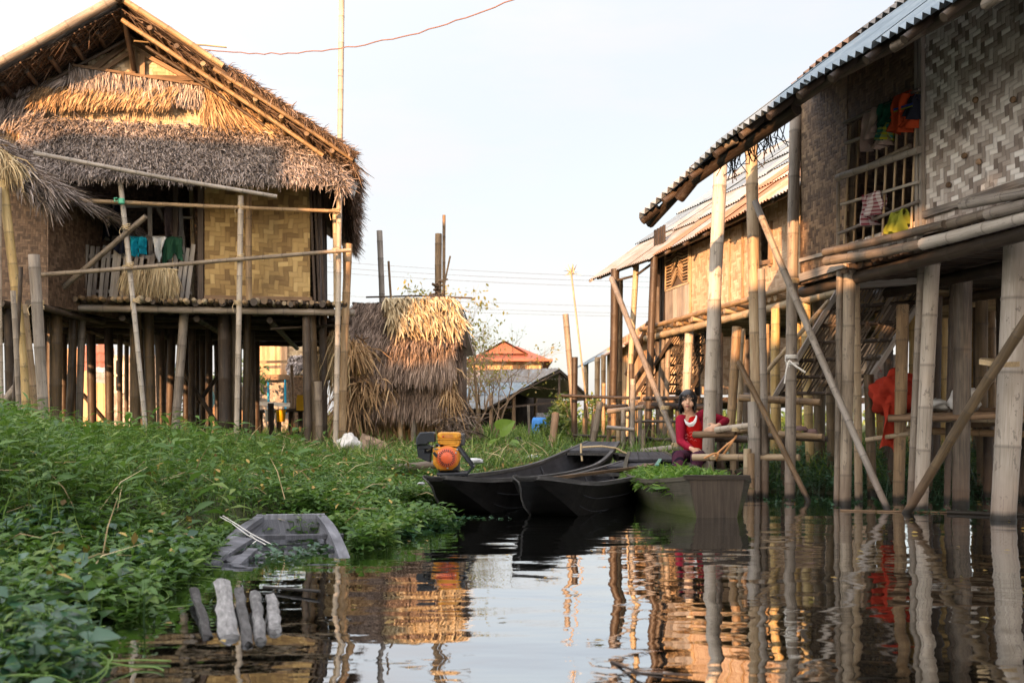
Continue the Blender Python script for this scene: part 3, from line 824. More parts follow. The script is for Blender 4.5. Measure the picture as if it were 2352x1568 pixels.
# stilts
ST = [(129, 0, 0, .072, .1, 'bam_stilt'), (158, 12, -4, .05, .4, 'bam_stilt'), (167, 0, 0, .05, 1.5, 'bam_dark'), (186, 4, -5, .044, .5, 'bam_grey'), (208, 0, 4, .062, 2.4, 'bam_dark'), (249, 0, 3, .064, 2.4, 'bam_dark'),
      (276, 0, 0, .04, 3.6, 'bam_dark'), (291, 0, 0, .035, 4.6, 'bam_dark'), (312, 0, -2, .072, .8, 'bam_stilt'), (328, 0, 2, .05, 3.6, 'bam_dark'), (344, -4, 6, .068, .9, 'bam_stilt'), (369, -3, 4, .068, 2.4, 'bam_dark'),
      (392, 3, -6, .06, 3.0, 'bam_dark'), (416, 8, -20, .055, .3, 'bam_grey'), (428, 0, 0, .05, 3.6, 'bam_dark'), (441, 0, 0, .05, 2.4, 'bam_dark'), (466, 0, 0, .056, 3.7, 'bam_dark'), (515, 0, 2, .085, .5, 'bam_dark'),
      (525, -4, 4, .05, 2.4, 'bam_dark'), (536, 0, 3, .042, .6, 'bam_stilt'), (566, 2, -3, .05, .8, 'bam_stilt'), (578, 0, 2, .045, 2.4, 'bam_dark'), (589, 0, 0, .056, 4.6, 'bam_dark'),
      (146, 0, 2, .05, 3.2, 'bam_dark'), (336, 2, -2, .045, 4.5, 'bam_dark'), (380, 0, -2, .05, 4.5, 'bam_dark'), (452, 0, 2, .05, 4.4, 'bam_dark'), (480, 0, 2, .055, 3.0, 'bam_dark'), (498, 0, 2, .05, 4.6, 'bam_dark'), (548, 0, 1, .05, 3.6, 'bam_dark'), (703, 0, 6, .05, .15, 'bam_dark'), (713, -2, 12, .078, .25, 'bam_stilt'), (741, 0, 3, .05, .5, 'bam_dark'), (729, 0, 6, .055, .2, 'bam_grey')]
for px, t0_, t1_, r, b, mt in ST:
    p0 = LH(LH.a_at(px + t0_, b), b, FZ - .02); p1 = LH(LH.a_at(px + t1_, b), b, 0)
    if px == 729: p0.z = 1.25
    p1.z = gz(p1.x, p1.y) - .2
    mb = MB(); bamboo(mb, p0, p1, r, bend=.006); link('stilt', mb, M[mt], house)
for a, b, d, r in (((425, 860), (522, 1010), 15, .03), ((455, 925), (522, 835), 15.2, .03), ((190, 905), (270, 1000), 15, .03), ((620, 755), (790, 745), 13.2, .018)):
    mb = MB(); bamboo(mb, W(*a, d), W(*b, d + .2), r, n=8); link('cross_brace', mb, M['bam_dark'], house)

for px, py, d, r in ((299, 609, 11.98, .04), (553, 590, 12.32, .042), (553, 476, 12.32, .042), (290, 522, 11.97, .044), (772, 576, 12.6, .05), (772, 486, 12.6, .05), (314, 690, 12.05, .04), (547, 695, 12.35, .04), (88, 700, 11.0, .06)):
    knot(px, py, d, r)
# ================================================================ hut at the left edge
hut = thing('thatched_hut', 'hut at the left edge with ragged dry thatch eave and dark purple-brown woven wall', 'hut', (-7.2, 13.2, .4))
NX0, NX1 = -9.4, -5.52
mb = MB(); panel(mb, [V(NX0, 11.55, 2.1), V(NX1 - .02, 11.85, 2.1), V(NX1 - .02, 11.85, 3.5), V(-7.3, 11.7, 4.55), V(NX0, 11.55, 3.6)], .02, (1, 0, 0)); link('woven_wall', mb, M['mat_brown'], hut)
mb = MB(); panel(mb, [V(NX1, 11.85, 2.1), V(NX1 + .25, 13.6, 2.1), V(NX1 + .25, 13.6, 3.4), V(NX1, 11.85, 3.4)], .02, (0, 1, 0)); link('woven_wall', mb, M['mat_brown'], hut)
mb = MB()
e0, e1, r0, r1 = W(104, 428, 11.1), V(-4.95, 13.4, 3.15), V(-7.3, 10.95, 4.72), V(-7.2, 13.6, 4.72)
l0, l1 = V(-9.7, 10.9, 3.1), V(-9.6, 13.6, 3.1)
es0, es1 = r0.lerp(e0, .80), r1.lerp(e1, .80); panel(mb, [r0, es0, es1, r1], .05, (0, 1, 0)); panel(mb, [r1, l1, l0, r0], .12, (0, 1, 0))
thatch(mb, r0, r1, e0, e1, 7000, .28, .013, .12, 7, .16)
thatch(mb, r0, r0 + V(0, .3, 0), e0, e0 + V(0, .3, 0), 3000, .24, .012, .08, 0, .3, 1.0, .1, -.06)
thatch(mb, r0 + (e0 - r0) * .62, r0 + (e0 - r0) * .62 + V(0, .3, 0), e0 + V(0, 0, -.1), e0 + V(0, .3, -.1), 1100, .26, .012, .05, 0, .35, 1.2, .1, -.12)
link('thatch_roof', mb, M['thatch_grey'], hut)
mb = MB()
n = 900; f = RNG.random(n)
P0 = np.array(r0)[None] * (1 - (.55 + .3 * f))[:, None] + np.array(e0)[None] * (.55 + .3 * f)[:, None] + RNG.normal(size=(n, 3)) * .04 + np.array([0, -.06, .02])
strands(mb, P0, np.tile(np.array([.45, -.1, -.75]), (n, 1)) + RNG.normal(size=(n, 3)) * .25, RNG.uniform(.18, .36, n), .012, None, .8)
link('loose_thatch', mb, M['straw'], hut)
mb = MB()
for i in range(14):
    x = NX0 + i * .3
    bamboo(mb, V(x, 11.3 + random.uniform(-.1, .1), 2.06), V(x, 13.4, 2.06), .04, n=8)
link('floor_platform', mb, M['bam_dark'], hut)
for px, t1_, r, d, mt in ((-60, 0, .06, 11.7, 'bam_dark'), (20, 3, .055, 12.0, 'bam_dark'), (60, 2, .05, 12.6, 'bam_dark'), (96, 0, .06, 12.4, 'bam_dark'), (118, 0, .05, 13.1, 'bam_dark')):
    p = G(px, d, 2.1); p1 = G(px + t1_, d, 0); p1.z = gz(p1.x, p1.y) - .2
    mb = MB(); bamboo(mb, p, p1, r); link('stilt', mb, M[mt], hut)
mb = MB(); bamboo(mb, W(-40, 985, 11.3), W(80, 838, 11.5), .045); link('diagonal_brace', mb, M['bam_grey'], hut)
for a, b, d, r, mt in (((7, 416), (70, 905), 11.0, .048, 'bam_yel'), ((-3, 430), (6, 960), 10.9, .028, 'bam_pale'), ((52, 700), (92, 945), 11.2, .05, 'bam_tan')):
    mb = MB(); p = W(*b, d); p.z = min(p.z, gz(p.x, p.y) - .1); bamboo(mb, W(*a, d), p, r); link('corner_pole', mb, M[mt], hut)
# ================================================================ corrugated roofs
def corr_roof(fr_pts, up, rows, mats_of, name, parent, pitch=.076, amp=.018, sheet=.72, over=.14, zig=True):
    """fr_pts: eave polyline; up: vector up the slope for one metre; rows: list of (start, end) along the slope"""
    pts = [Vector(p) for p in fr_pts]
    cum = [0]
    for i in range(1, len(pts)): cum.append(cum[-1] + (pts[i] - pts[i - 1]).length)
    L = cum[-1]
    def at(s):
        s = min(max(s, 0), L)
        for i in range(1, len(pts)):
            if s <= cum[i] or i == len(pts) - 1:
                f = (s - cum[i - 1]) / (cum[i] - cum[i - 1]); return pts[i - 1].lerp(pts[i], f)
    up = Vector(up)
    al = (pts[-1] - pts[0]).normalized()
    nr = up.cross(al)
    if nr.z < 0: nr = -nr
    nr.normalize()
    out = {}
    for ri, (r0, r1) in enumerate(rows):
        s = 0.0; k = 0
        while s < L - .05:
            e = min(s + sheet * random.uniform(.92, 1.08), L)
            mt = mats_of(s / L, ri)
            mb = out.setdefault(mt, MB())
            j0 = random.uniform(-.05, .05); j1 = random.uniform(-.05, .05); lift = .014 * ri + random.uniform(0, .012) + (k % 2) * .006
            tilt = random.uniform(-.012, .012)
            n = max(4, int(round((e + .05 - s) / (pitch / 2))))
            vs = []; uv = []
            for q in (0, 1, 2):
                rr = r0 + (r1 - r0) * q / 2 + (j0 if q == 0 else 0) + (over if q == 2 else 0)
                for i in range(n + 1):
                    ss = s + (e + .05 - s) * i / n
                    h = amp if i % 2 else -amp
                    vs.append(at(ss) + up * (rr + tilt * (i / n)) + nr * (h + lift + (.02 if q == 0 and ri else 0)))
                    uv.append((ss, rr * 1.0, 0))
            fs = [(q * (n + 1) + i, q * (n + 1) + i + 1, (q + 1) * (n + 1) + i + 1, (q + 1) * (n + 1) + i) for q in (0, 1) for i in range(n)]
            a = random.random()
            mb.add(vs, fs, uv, a)
            mb.add([v - nr * .004 for v in vs], [f[::-1] for f in fs], uv, a)
            s = e; k += 1
    for mt, mb in out.items():
        link(name, mb, mt, parent)
    return at, nr, L

# ================================================================ near house on the right (cut by the frame)
class Wl:
    """s along the wall towards the camera, o outwards (to the canal), z up"""
    def __init__(s, q0, t): s.q = Vector((q0[0], q0[1], 0)); s.t = Vector((t[0], t[1], 0)).normalized(); s.m = Vector((s.t.y, -s.t.x, 0))
    def __call__(s, a, o, z): return s.q + s.t * a + s.m * o + Vector((0, 0, z))
    def s_at(s, px, o=0):
        k = (px - CX) / F; p = s.q + s.m * o
        return (k * p.y - p.x) / (s.t.x - k * s.t.y)
    def pp(s, px, py, o=0):
        a = s.s_at(px, o); p = s(a, o, 0)
        p.z = CZ + (HY - py) * p.y / F
        return p
H1 = Wl((2.64, 9.15), (.222, -1.0))
if H1.m.x > 0: H1.m = -H1.m
near = thing('tin_roofed_stilt_house', 'near stilt house on the right, its big woven wall with barred window in shade', 'house', H1(2, -2, 0))
Z1 = 2.12
D1 = 4.2                                           # depth of the house

# roof
ev = [W(1465, 500, 10.6), W(1578, 399, 10.0), W(1652, 329, 9.5), W(1722, 280, 9.05), W(1848, 192, 8.3), W(2056, 80, 7.25), W(2186, 4, 6.65), W(2352, -100, 5.95), W(2640, -300, 4.9), W(3200, -700, 3.75)]
ev = [Vector((0, 0, CZ)) + (p - Vector((0, 0, CZ))) * .81 for p in ev]
SR = Vector((.976, .217, .765))
def m1(f, ri):
    return M['tin_warm'] if (random.random() < (.0, .6, .9)[ri]) else M['tin_blue']
at1, nr1, L1 = corr_roof(ev, SR, [(0, 1.0), (.9, 1.9), (1.8, 2.9)], m1, 'tin_sheet_roof', near)
mb = MB()                                          # far roof slope, falling away
at_r = [p + SR * 2.95 for p in ev]
SR2 = Vector((.976, .217, -.765))
for i in range(len(ev) - 1):
    panel(mb, [at_r[i], at_r[i + 1], at_r[i + 1] + SR2 * 2.9, at_r[i] + SR2 * 2.9], .02)
link('roof_slope', mb, M['tin_warm'], near)
# purlins and rafters under the tin
def along(pts, off): return [Vector(p) + off for p in pts]
mb = MB(); tube(mb, along(ev[1:8], SR * .22 + V(0, 0, -.10)), .042, 8); link('eave_purlin', mb, M['bam_dark'], near)
mb = MB(); tube(mb, [W(1492, 514, 8.75), W(1560, 440, 8.35), W(1668, 362, 7.9)], .042, 8); link('eave_purlin', mb, M['bam_dark'], near)
mb = MB(); tube(mb, [W(1560, 455, 8.35), W(1600, 405, 8.2), W(1700, 340, 7.75), W(1830, 250, 7.15)], .05, 8); link('eave_purlin', mb, M['bam_dark'], near)
mb = MB(); bamboo(mb, W(1512, 478, 8.55), W(1475, 507, 8.65), .04); link('purlin_end', mb, M['bam_dark'], near)
for a, b, d0, d1, mt in (((2052, 110), (2120, 70), 6.05, 5.85, 'bam_grey'), ((1648, 345), (1690, 322), 7.85, 7.65, 'bam_grey'), ((2265, 10), (2300, -10), 5.25, 5.1, 'bam_grey')):
    mb = MB(); bamboo(mb, W(*a, d0), W(*b, d1), .03); link('purlin_end', mb, M[mt], near)
mb = MB()
for i in range(1, 17):
    p = at1(L1 * i / 17)
    tube(mb, [p + V(0, 0, -.06), p + SR * 2.9 + V(0, 0, -.06)], .03, 6)
for r_ in (.7, 1.4, 2.1, 2.8):
    tube(mb, along(ev, SR * r_ + V(0, 0, -.035)), .026, 6)
link('rafters', mb, M['bam_dark'], near)

# walls, floor and inside
sW0, sW1 = H1.s_at(1945), H1.s_at(2112)
zb, zt = 1.98, 3.68
def wp(name, s0, s1, z0, z1, mat, o=0.0, o_=None, th=.02):
    mb = MB(); panel(mb, [H1(s0, o, z0), H1(s1, o, z0), H1(s1, o, z1), H1(s0, o, z1)], th, H1.t); return link(name, mb, M[mat], near)
wp('woven_wall', .03, sW0, zb - .02, zt, 'mat_zig')
wp('woven_wall', sW1, 5.6, zb + .1, zt, 'mat_grey')
zw0, zw1 = H1.pp(2020, 540).z, H1.pp(2020, 246).z
wp('woven_wall', sW0, sW1, zb + .05, zw0 + .02, 'mat_grey', -.004)
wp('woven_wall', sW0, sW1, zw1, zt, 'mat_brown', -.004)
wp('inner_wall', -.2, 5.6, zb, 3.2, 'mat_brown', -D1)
wp('inner_screen', sW0 - .25, sW1 - .05, zb, 3.05, 'mat_zig', -1.15)
mb = MB(); panel(mb, [H1(.02, 0, zb), H1(.02, 0, zt), H1(.02, -1.8, 4.75), H1(.02, -D1, 3.2), H1(.02, -D1, zb)], .02, H1.m); link('end_wall', mb, M['mat_brown'], near)
mb = MB(); panel(mb, [H1(5.6, 0, zb), H1(5.6, -D1, zb), H1(5.6, -D1, 3.2), H1(5.6, -1.8, 4.75), H1(5.6, 0, zt)], .02, H1.m); link('end_wall', mb, M['mat_brown'], near)
mb = MB()
for i in range(62): 
    s = -.1 + i * .093
    bamboo(mb, H1(s, -.03 + random.uniform(-.05, .04), Z1 - .1), H1(s + random.uniform(-.02, .02), -D1, Z1 - .1), .042, n=7, seg=.5, bend=.002)
link('floor_platform', mb, M['bam_dark'], near)
wp('shade_panel', .3, 5.6, 1.32, 2.0, 'mat_brown', -D1 + .1)  # dark panel added to deepen the shade below the floor
for o, mt, nm in ((-.12, 'bam_dark', 'edge_beam'), (-.9, 'bam_dark', 'floor_beam'), (-1.9, 'bam_dark', 'floor_beam'), (-2.9, 'bam_dark', 'floor_beam'), (-3.9, 'bam_dark', 'floor_beam')):
    mb = MB(); bamboo(mb, H1(-.15, o, Z1 - .2), H1(5.6, o, Z1 - .2), .05, bend=.003); link(nm, mb, M[mt], near)
# wall frame strips
mb = MB()
for px in (2114, 2124): plank(mb, H1(H1.s_at(px), .02, zb + .1), H1(H1.s_at(px - 2), .02, zt), .035, .03, H1.m)
plank(mb, H1(sW1, .018, zb + .24), H1(5.6, .018, zb + .24), .05, .03, H1.m); plank(mb, H1(.05, .018, zb + .04), H1(sW0, .018, zb + .05), .07, .03, H1.m)
plank(mb, H1(.05, .02, zb + .2), H1(sW0, .02, zb + .18), .03, .02, H1.m)
link('wall_batten', mb, M['wood_grey'], near)
# barred window
mb = MB(); O = .03
for i in range(8):
    x0 = 1953 + i * 22
    tube(mb, [H1.pp(x0 - 14, 560 - i * 5, O), H1.pp(x0, 288 - i * 11, O)], .011, 6)
link('window_bars', mb, M['bam_tan'], near)
mb = MB()
for (x0, y0, x1, y1, r) in ((1938, 283, 2112, 205, .014), (1942, 330, 2105, 268, .016), (1932, 470, 2110, 418, .013), (1926, 537, 2110, 462, .014)):
    tube(mb, [H1.pp(x0, y0, O + .025), H1.pp(x1, y1, O + .025)], r, 6)
link('window_rails', mb, M['wood_grey'], near)
mb = MB(); bamboo(mb, H1.pp(1924, 408, .08), H1.pp(2112, 344, .08), .028); link('window_rail', mb, M['bam_grey'], near)
mb = MB(); bamboo(mb, H1.pp(1975, 392, .07), H1.pp(2090, 336, .07), .018); link('window_rail', mb, M['bam_grey'], near)
# sill ledge: poles and slats sticking out beside the wall foot
for a, b, o, r, mt in (((1895, 580), (2170, 515), .16, .032, 'bam_grey'), ((1930, 572), (2100, 535), .10, .03, 'bam_grey'), ((1898, 600), (2180, 548), .20, .036, 'bam_grey'), ((2120, 560), (2420, 480), .20, .04, 'bam_pale'),
                       ((2160, 520), (2420, 446), .12, .034, 'bam_grey'), ((2210, 470), (2420, 430), .16, .034, 'bam_grey'), ((2268, 492), (2420, 455), .24, .034, 'bam_grey'), ((2300, 450), (2420, 415), .1, .03, 'bam_grey')):
    mb = MB(); bamboo(mb, H1.pp(*a, o), H1.pp(*b, o), r, bend=.01); link('ledge_pole', mb, M[mt], near)
# buttons of wood pegging the mat
mb = MB()
for px, py in ((2247, 372), (2326, 229), (2214, 358), (2178, 425), (2358, 425), (2488, 205), (2240, 230)):
    p = H1.pp(px, py, .02); lathe(mb, p, [(.0, .012), (.018, .010), (.022, 0), (.02, -.01)], 10, H1.m)
link('wall_pegs', mb, M['wood_brown'], near)

# posts: (x top, y top, x bottom, y bottom/None = into the bed, depth, radius, material)
def post(name, xt, yt, xb, d, r, mt, parent, db=None, bend=.006, n=12):
    a = W(xt, yt, d); b = G(xb, db or d, 0); b.z = min(gz(b.x, b.y) - .15, -.1) if gz(b.x, b.y) < .1 else gz(b.x, b.y) - .15
    mb = MB(); bamboo(mb, a, b, r, bend=bend, n=n); return link(name, mb, M[mt], parent)
POSTS = [(1657, 340, 1622, 10.1, .066, 'bam_pale'), (1725, 310, 1743, 9.5, .054, 'bam_tan'), (1748, 618, 1758, 9.45, .034, 'bam_grey'),
         (1829, 240, 1814, 9.15, .050, 'bam_grey'), (1958, 270, 1938, 8.45, .050, 'bam_pale'), (1930, 420, 1919, 8.5, .028, 'bam_grey'), (1964, 640, 1974, 8.9, .036, 'bam_tan'),
         (2144, 560, 2108, 7.9, .056, 'bam_pale'), (2120, 575, 2084, 8.05, .034, 'bam_grey'), (2212, 560, 2204, 8.4, .070, 'bam_grey'), (2190, 640, 2172, 8.9, .030, 'bam_dark'),
         (2342, 470, 2293, 7.15, .088, 'bam_pale'), (2074, 700, 2061, 9.0, .052, 'bam_tan'), (1878, 660, 1884, 11.2, .062, 'bam_stilt'), (1850, 660, 1862, 11.0, .05, 'bam_yel'),
         (1996, 860, 2004, 9.6, .045, 'bam_stilt')]
for xt, yt, xb, d, r, mt in POSTS: post('stilt', xt, yt, xb, d, r, mt, near)
# inner and back rows
for px, d, r, mt in ((1782, 11.5, .05, 'bam_yel'), (1905, 10.6, .05, 'bam_stilt'), (1925, 11.6, .05, 'bam_grey'), (1950, 12.2, .06, 'bam_yel'), (2020, 12.0, .055, 'bam_yel'), (2100, 11.5, .05, 'bam_yel'),
                     (2152, 10.4, .055, 'bam_dark'), (2165, 12.6, .06, 'bam_yel'), (2238, 12.4, .055, 'bam_yel'), (2255, 9.6, .055, 'bam_stilt'), (2275, 11.8, .05, 'bam_tan'), (2300, 10.2, .05, 'bam_dark'), (2322, 12.6, .06, 'bam_yel'),
                     (2345, 9.0, .05, 'bam_dark'), (2400, 10.0, .06, 'bam_tan'), (1890, 12.4, .05, 'bam_stilt'), (2040, 10.9, .05, 'bam_dark'), (2125, 12.2, .05, 'bam_yel'), (2195, 11.0, .045, 'bam_stilt'), (2245, 11.4, .05, 'bam_dark'), (2310, 11.6, .05, 'bam_yel')):
    post('stilt', px, HY - (Z1 - .1 - CZ) * F / d, px + random.uniform(-6, 6), d, r, mt, near, n=9)
# braces
for a, b, d0, d1, r, mt in (((1735, 462), (2056, 1172), 9.05, 7.95, .030, 'bam_grey'), ((2420, 640), (2062, 1180), 6.55, 7.75, .037, 'bam_stilt'), ((1695, 830), (1872, 1142), 9.35, 8.9, .026, 'bam_tan')):
    mb = MB(); p = W(*b, d1); p.z = -.12; bamboo(mb, W(*a, d0), p, r, bend=.012); link('brace', mb, M[mt], near)
mb = MB(); n = 46
for k in range(n):
    px = random.uniform(1665, 1800); f_ = (px - 1665) / 135; c = W(px, 368 - 95 * f_ + random.uniform(-6, 10), 8.2 - .6 * f_)
    tube(mb, [c, c + V(random.uniform(-.05, .05), 0, -random.uniform(.03, .12)), c + V(random.uniform(-.09, .09), 0, -random.uniform(.08, .22))], .004, 4, False)
link('frayed_ties', mb, M['bam_dark'], near)
# lashings
def lash(px, py, d, r, m, parent, n=3, tail=True, tilt=.0):
    mb = MB(); c = W(px, py, d)
    for k in range(n):
        z = (k - n / 2) * .012
        tube(mb, [c + V(math.cos(a) * r, math.sin(a) * r, z + tilt * math.cos(a)) for a in np.linspace(0, 2 * PI, 15)], .006, 5, False)
    if tail: tube(mb, [c + V(-r, -r * .5, 0), c + V(-r - .02, -r, -.04), c + V(-r + .02, -r * 1.1, -.1)], .004, 4)
    link('lashing', mb, M[m], parent)
M['string'] = mat_plain('white_string', (.75, .72, .66), .8)
lash(1818, 818, 9.15, .056, 'string', near); lash(1820, 834, 9.15, .056, 'string', near, 2, False); lash(1820, 645, 9.13, .06, 'rope', near, 4)
mb = MB(); tube(mb, [W(1812, 828, 9.05), W(1830, 842, 9.02), W(1850, 855, 9.0)], .010, 5); tube(mb, [W(1812, 828, 9.05), W(1806, 850, 9.03), W(1802, 880, 9.05)], .008, 5); link('string_tie', mb, M['string'], near)
mb = MB()
for k in range(4):
    tube(mb, [W(2250, 826 + k * 3, 7.0), W(2290, 833 + k * 3, 6.93), W(2335, 832 + k * 3, 7.0), W(2352, 829 + k * 3, 7.15), W(2300, 826 + k * 3, 7.27), W(2254, 823 + k * 3, 7.12), W(2250, 826 + k * 3, 7.0)], .005, 5)
link('lashing', mb, M['rope'], near)
M['wood_stair'] = mat_wood('wood_stair', (.03, .022, .016), (.10, .075, .055), (.22, .18, .14))
# slatted stair seen from beneath
def stair(parent, tl, tr, bl, br, ns, wdt, mt, mstr):
    tl, tr, bl, br = [Vector(x) for x in (tl, tr, bl, br)]
    mb = MB(); plank(mb, tl, bl, .22, .045, (tr - tl)); link('stair_stringer', mb, M[mstr], parent)
    mb = MB(); plank(mb, tr, br, .17, .04, (tr - tl)); link('stair_stringer', mb, M[mstr], parent)
    mb = MB()
    nrm = (tr - tl).cross(bl - tl).normalized()
    rows = 6
    for r_ in range(rows):
        f0, f1 = r_ / rows, (r_ + .98) / rows
        for i in range(ns):
            g = (i + .5) / ns + random.uniform(-.006, .006)
            if random.random() < .06: continue
            sl = random.uniform(-.01, .01)
            p0 = tl.lerp(tr, g + sl).lerp(bl.lerp(br, g + sl), f0 + random.uniform(0, .02)); p1 = tl.lerp(tr, g - sl).lerp(bl.lerp(br, g - sl), f1 + random.uniform(-.05, .02))
            plank(mb, p0, p1, (tr - tl).length / ns * random.uniform(.42, .68), .008, nrm)
    link('stair_slats', mb, M['wood_stair'], parent)
    mb = MB()
    for r_ in range(rows + 1):
        f = r_ / rows
        p0 = tl.lerp(bl, f); p1 = tr.lerp(br, f); tube(mb, [p0 + nrm * .02, p1 + nrm * .02], .022, 6)
    link('stair_treads', mb, M['bam_dark'], parent)
stair(near, W(1925, 668, 9.5), W(2140, 650, 9.1), W(1782, 905, 10.3), W(1975, 905, 9.9), 26, .04, 'wood_dark', 'wood_grey')
mb = MB(); bamboo(mb, W(1760, 855, 10.1), W(1905, 690, 9.5), .022); link('stair_handrail', mb, M['bam_tan'], near)
mb = MB(); plank(mb, W(1890, 655, 9.3), W(2140, 640, 8.8), .09, .09); link('stair_head_beam', mb, M['wood_grey'], near)

# ================================================================ second house on the right
H2 = Wl((2.31, 15.8), (.212, -.977))
if H2.m.x > 0: H2.m = -H2.m
mid = thing('sunlit_stilt_house', 'stilt house with sunlit fine woven wall and overlapping tin roof behind the near right house', 'house', H2(2.5, -2, .3))
Z2 = 2.2
def e2(px, py, d): return W(px, py, d)
ev2 = [W(1358, 640, 17.4), W(1410, 620, 16.6), W(1500, 588, 14.9), W(1640, 522, 12.75), W(1815, 432, 10.6), W(1960, 352, 9.35)]
SR_2 = Vector((.977, .212, .72))
def m2(f, ri): return M['tin_blue'] if f < .40 + ri * .0 + random.uniform(-.12, .12) else M['tin_warm']
at2, nr2, L2 = corr_roof(ev2, SR_2, [(-.02, .85), (.78, 1.65), (1.58, 2.45), (2.38, 3.2)], m2, 'tin_sheet_roof', mid, amp=.012, sheet=.8)
mb = MB()
top2 = [p + SR_2 * 3.25 for p in ev2]
for i in range(len(ev2) - 1):
    panel(mb, [top2[i], top2[i + 1], top2[i + 1] + V(3, .65, -2.1), top2[i] + V(3, .65, -2.1)], .02)
link('roof_slope', mb, M['tin_warm'], mid)
mb = MB(); plank(mb, W(1356, 642, 17.35) + V(0, 0, -.03), ev2[0] + SR_2 * 3.25 + V(-.05, 0, -.03), .14, .03, (0, 0, 1)); link('barge_board', mb, M['wood_grey'], mid)
mb = MB(); tube(mb, along(ev2, SR_2 * .12 + V(0, 0, -.07)), .03, 7)
tube(mb, along(ev2, SR_2 * .8 + V(0, 0, -.08)), .03, 7); tube(mb, along(ev2, SR_2 * 1.7 + V(0, 0, -.08)), .03, 7)
for i in range(12):
    p = at2(L2 * (i + .5) / 12); tube(mb, [p + V(0, 0, -.05), p + SR_2 * 3.2 + V(0, 0, -.05)], .025, 6)
link('rafters', mb, M['bam_dark'], mid)
tz = 3.27
def wp2(name, a, b, z0, z1, mat, o=0.0):
    mb = MB(); panel(mb, [H2(a, o, z0), H2(b, o, z0), H2(b, o, z1), H2(a, o, z1)], .02, H2.t); return link(name, mb, M[mat], mid)
sa, sb, sc_, se = H2.s_at(1532), H2.s_at(1586), H2.s_at(1745), H2.s_at(1768)
wp2('woven_wall', sb, sc_, Z2 + .02, tz, 'mat_lit'); wp2('woven_wall', se, 6.6, Z2 + .02, tz + .1, 'mat_lit')
wp2('woven_wall', sc_, se, Z2 + .02, H2.pp(1756, 604).z, 'mat_lit'); wp2('woven_wall', sc_, se, H2.pp(1756, 512).z, tz + .05, 'mat_lit')
wp2('upper_wall', 0, 6.6, tz - .1, tz + .16, 'mat_brown', -.05)
mb = MB()
for px in (1742, 1770): plank(mb, H2.pp(px, 508, .02), H2.pp(px - 2, 612, .02), .05, .03, H2.m)
plank(mb, H2.pp(1738, 606, .025), H2.pp(1772, 600, .025), .05, .03, H2.m)
link('window_frame', mb, M['wood_brown'], mid)
mb = MB(); panel(mb, [H2(0, 0, Z2), H2(0, 0, tz + .2), H2(0, -2.4, tz + 1.8), H2(0, -3.2, tz + 1.2), H2(0, -3.2, Z2)], .02, H2.m); link('end_wall', mb, M['mat_brown'], mid)
mb = MB(); panel(mb, [H2(0, -3.2, Z2), H2(6.6, -3.2, Z2), H2(6.6, -3.2, 4.5), H2(0, -3.2, 4.5)], .02, H2.m); link('back_wall', mb, M['mat_brown'], mid)
for a in np.linspace(-.02, sa - .05, 4):
    mb = MB(); plank(mb, H2(a, .03, Z2 - .05), H2(a, .03, tz + .5), .06, .03, H2.m); link('corner_plank', mb, M['wood_dark'], mid)
# lattice panel: planks below, chevron slats above
mb = MB()
zm = H2.pp(1555, 660).z
for i in range(6):
    a = sa + (sb - sa) * (i + .5) / 6
    plank(mb, H2(a, .02, Z2 - .02), H2(a, .02, zm - .02), (sb - sa) / 6 * .94, .02, H2.m)
link('plank_panel', mb, M['wood_grey'], mid)
mb = MB(); wdt = sb - sa
panel(mb, [H2(sa, -.01, zm), H2(sb, -.01, zm), H2(sb, -.01, tz + .1), H2(sa, -.01, tz + .1)], .01, H2.t); link('lattice_backing', mb, M['wood_dark'], mid)
mb = MB(); zt2 = tz + .08; cm = (sa + sb) / 2
for i in range(11):
    z = zm + .04 + i * (zt2 - zm - .1) / 11
    hgt = .10
    for sg in (-1, 1):
        plank(mb, H2(cm + sg * .02, .022, z + hgt * (1 if i < 6 else -.0) + .05), H2(cm + sg * wdt * .24, .022, z), .02, .012, H2.m)
        plank(mb, H2(cm + sg * wdt * .27, .022, z), H2(cm + sg * wdt * .49, .022, z), .02, .012, H2.m)
plank(mb, H2(sa, .026, zm), H2(sb, .026, zm), .03, .02, H2.m); plank(mb, H2(sa, .026, zt2), H2(sb, .026, zt2), .03, .02, H2.m)
plank(mb, H2(sa, .028, zm), H2(sa, .028, zt2), .03, .02, H2.m); plank(mb, H2(sb, .028, zm), H2(sb, .028, zt2), .03, .02, H2.m)
link('lattice_slats', mb, M['bam_tan'], mid)
for a in (sb + .03, sb + 1.0, sb + 1.35, sb + 1.75, sc_ - .06, 4.6, 5.3):
    mb = MB(); plank(mb, H2(a, .018, Z2 + .03), H2(a, .018, tz), .035, .012, H2.m); link('wall_batten', mb, M['bam_tan'], mid)
mb = MB()
for i in range(46):
    s = -.1 + i * .148
    bamboo(mb, H2(s, .12 + random.uniform(-.08, .12), Z2 - .05), H2(s, -3.3, Z2 - .05), .04, n=7, seg=.5, bend=.003)
link('floor_platform', mb, M['bam_tan'], mid)
for o, mt in ((.12, 'bam_tan'), (-1.5, 'bam_dark'), (-3.0, 'bam_dark')):
    mb = MB(); bamboo(mb, H2(-.2, o, Z2 - .14), H2(6.6, o, Z2 - .14), .05, bend=.004); link('floor_beam', mb, M[mt], mid)
for o in (.02, .2):
    mb = MB(); bamboo(mb, H2(-.2, o, Z2 - .02 + o * .1), H2(6.6, o, Z2 + .02), .035, bend=.006); link('edge_pole', mb, M['bam_tan'], mid)
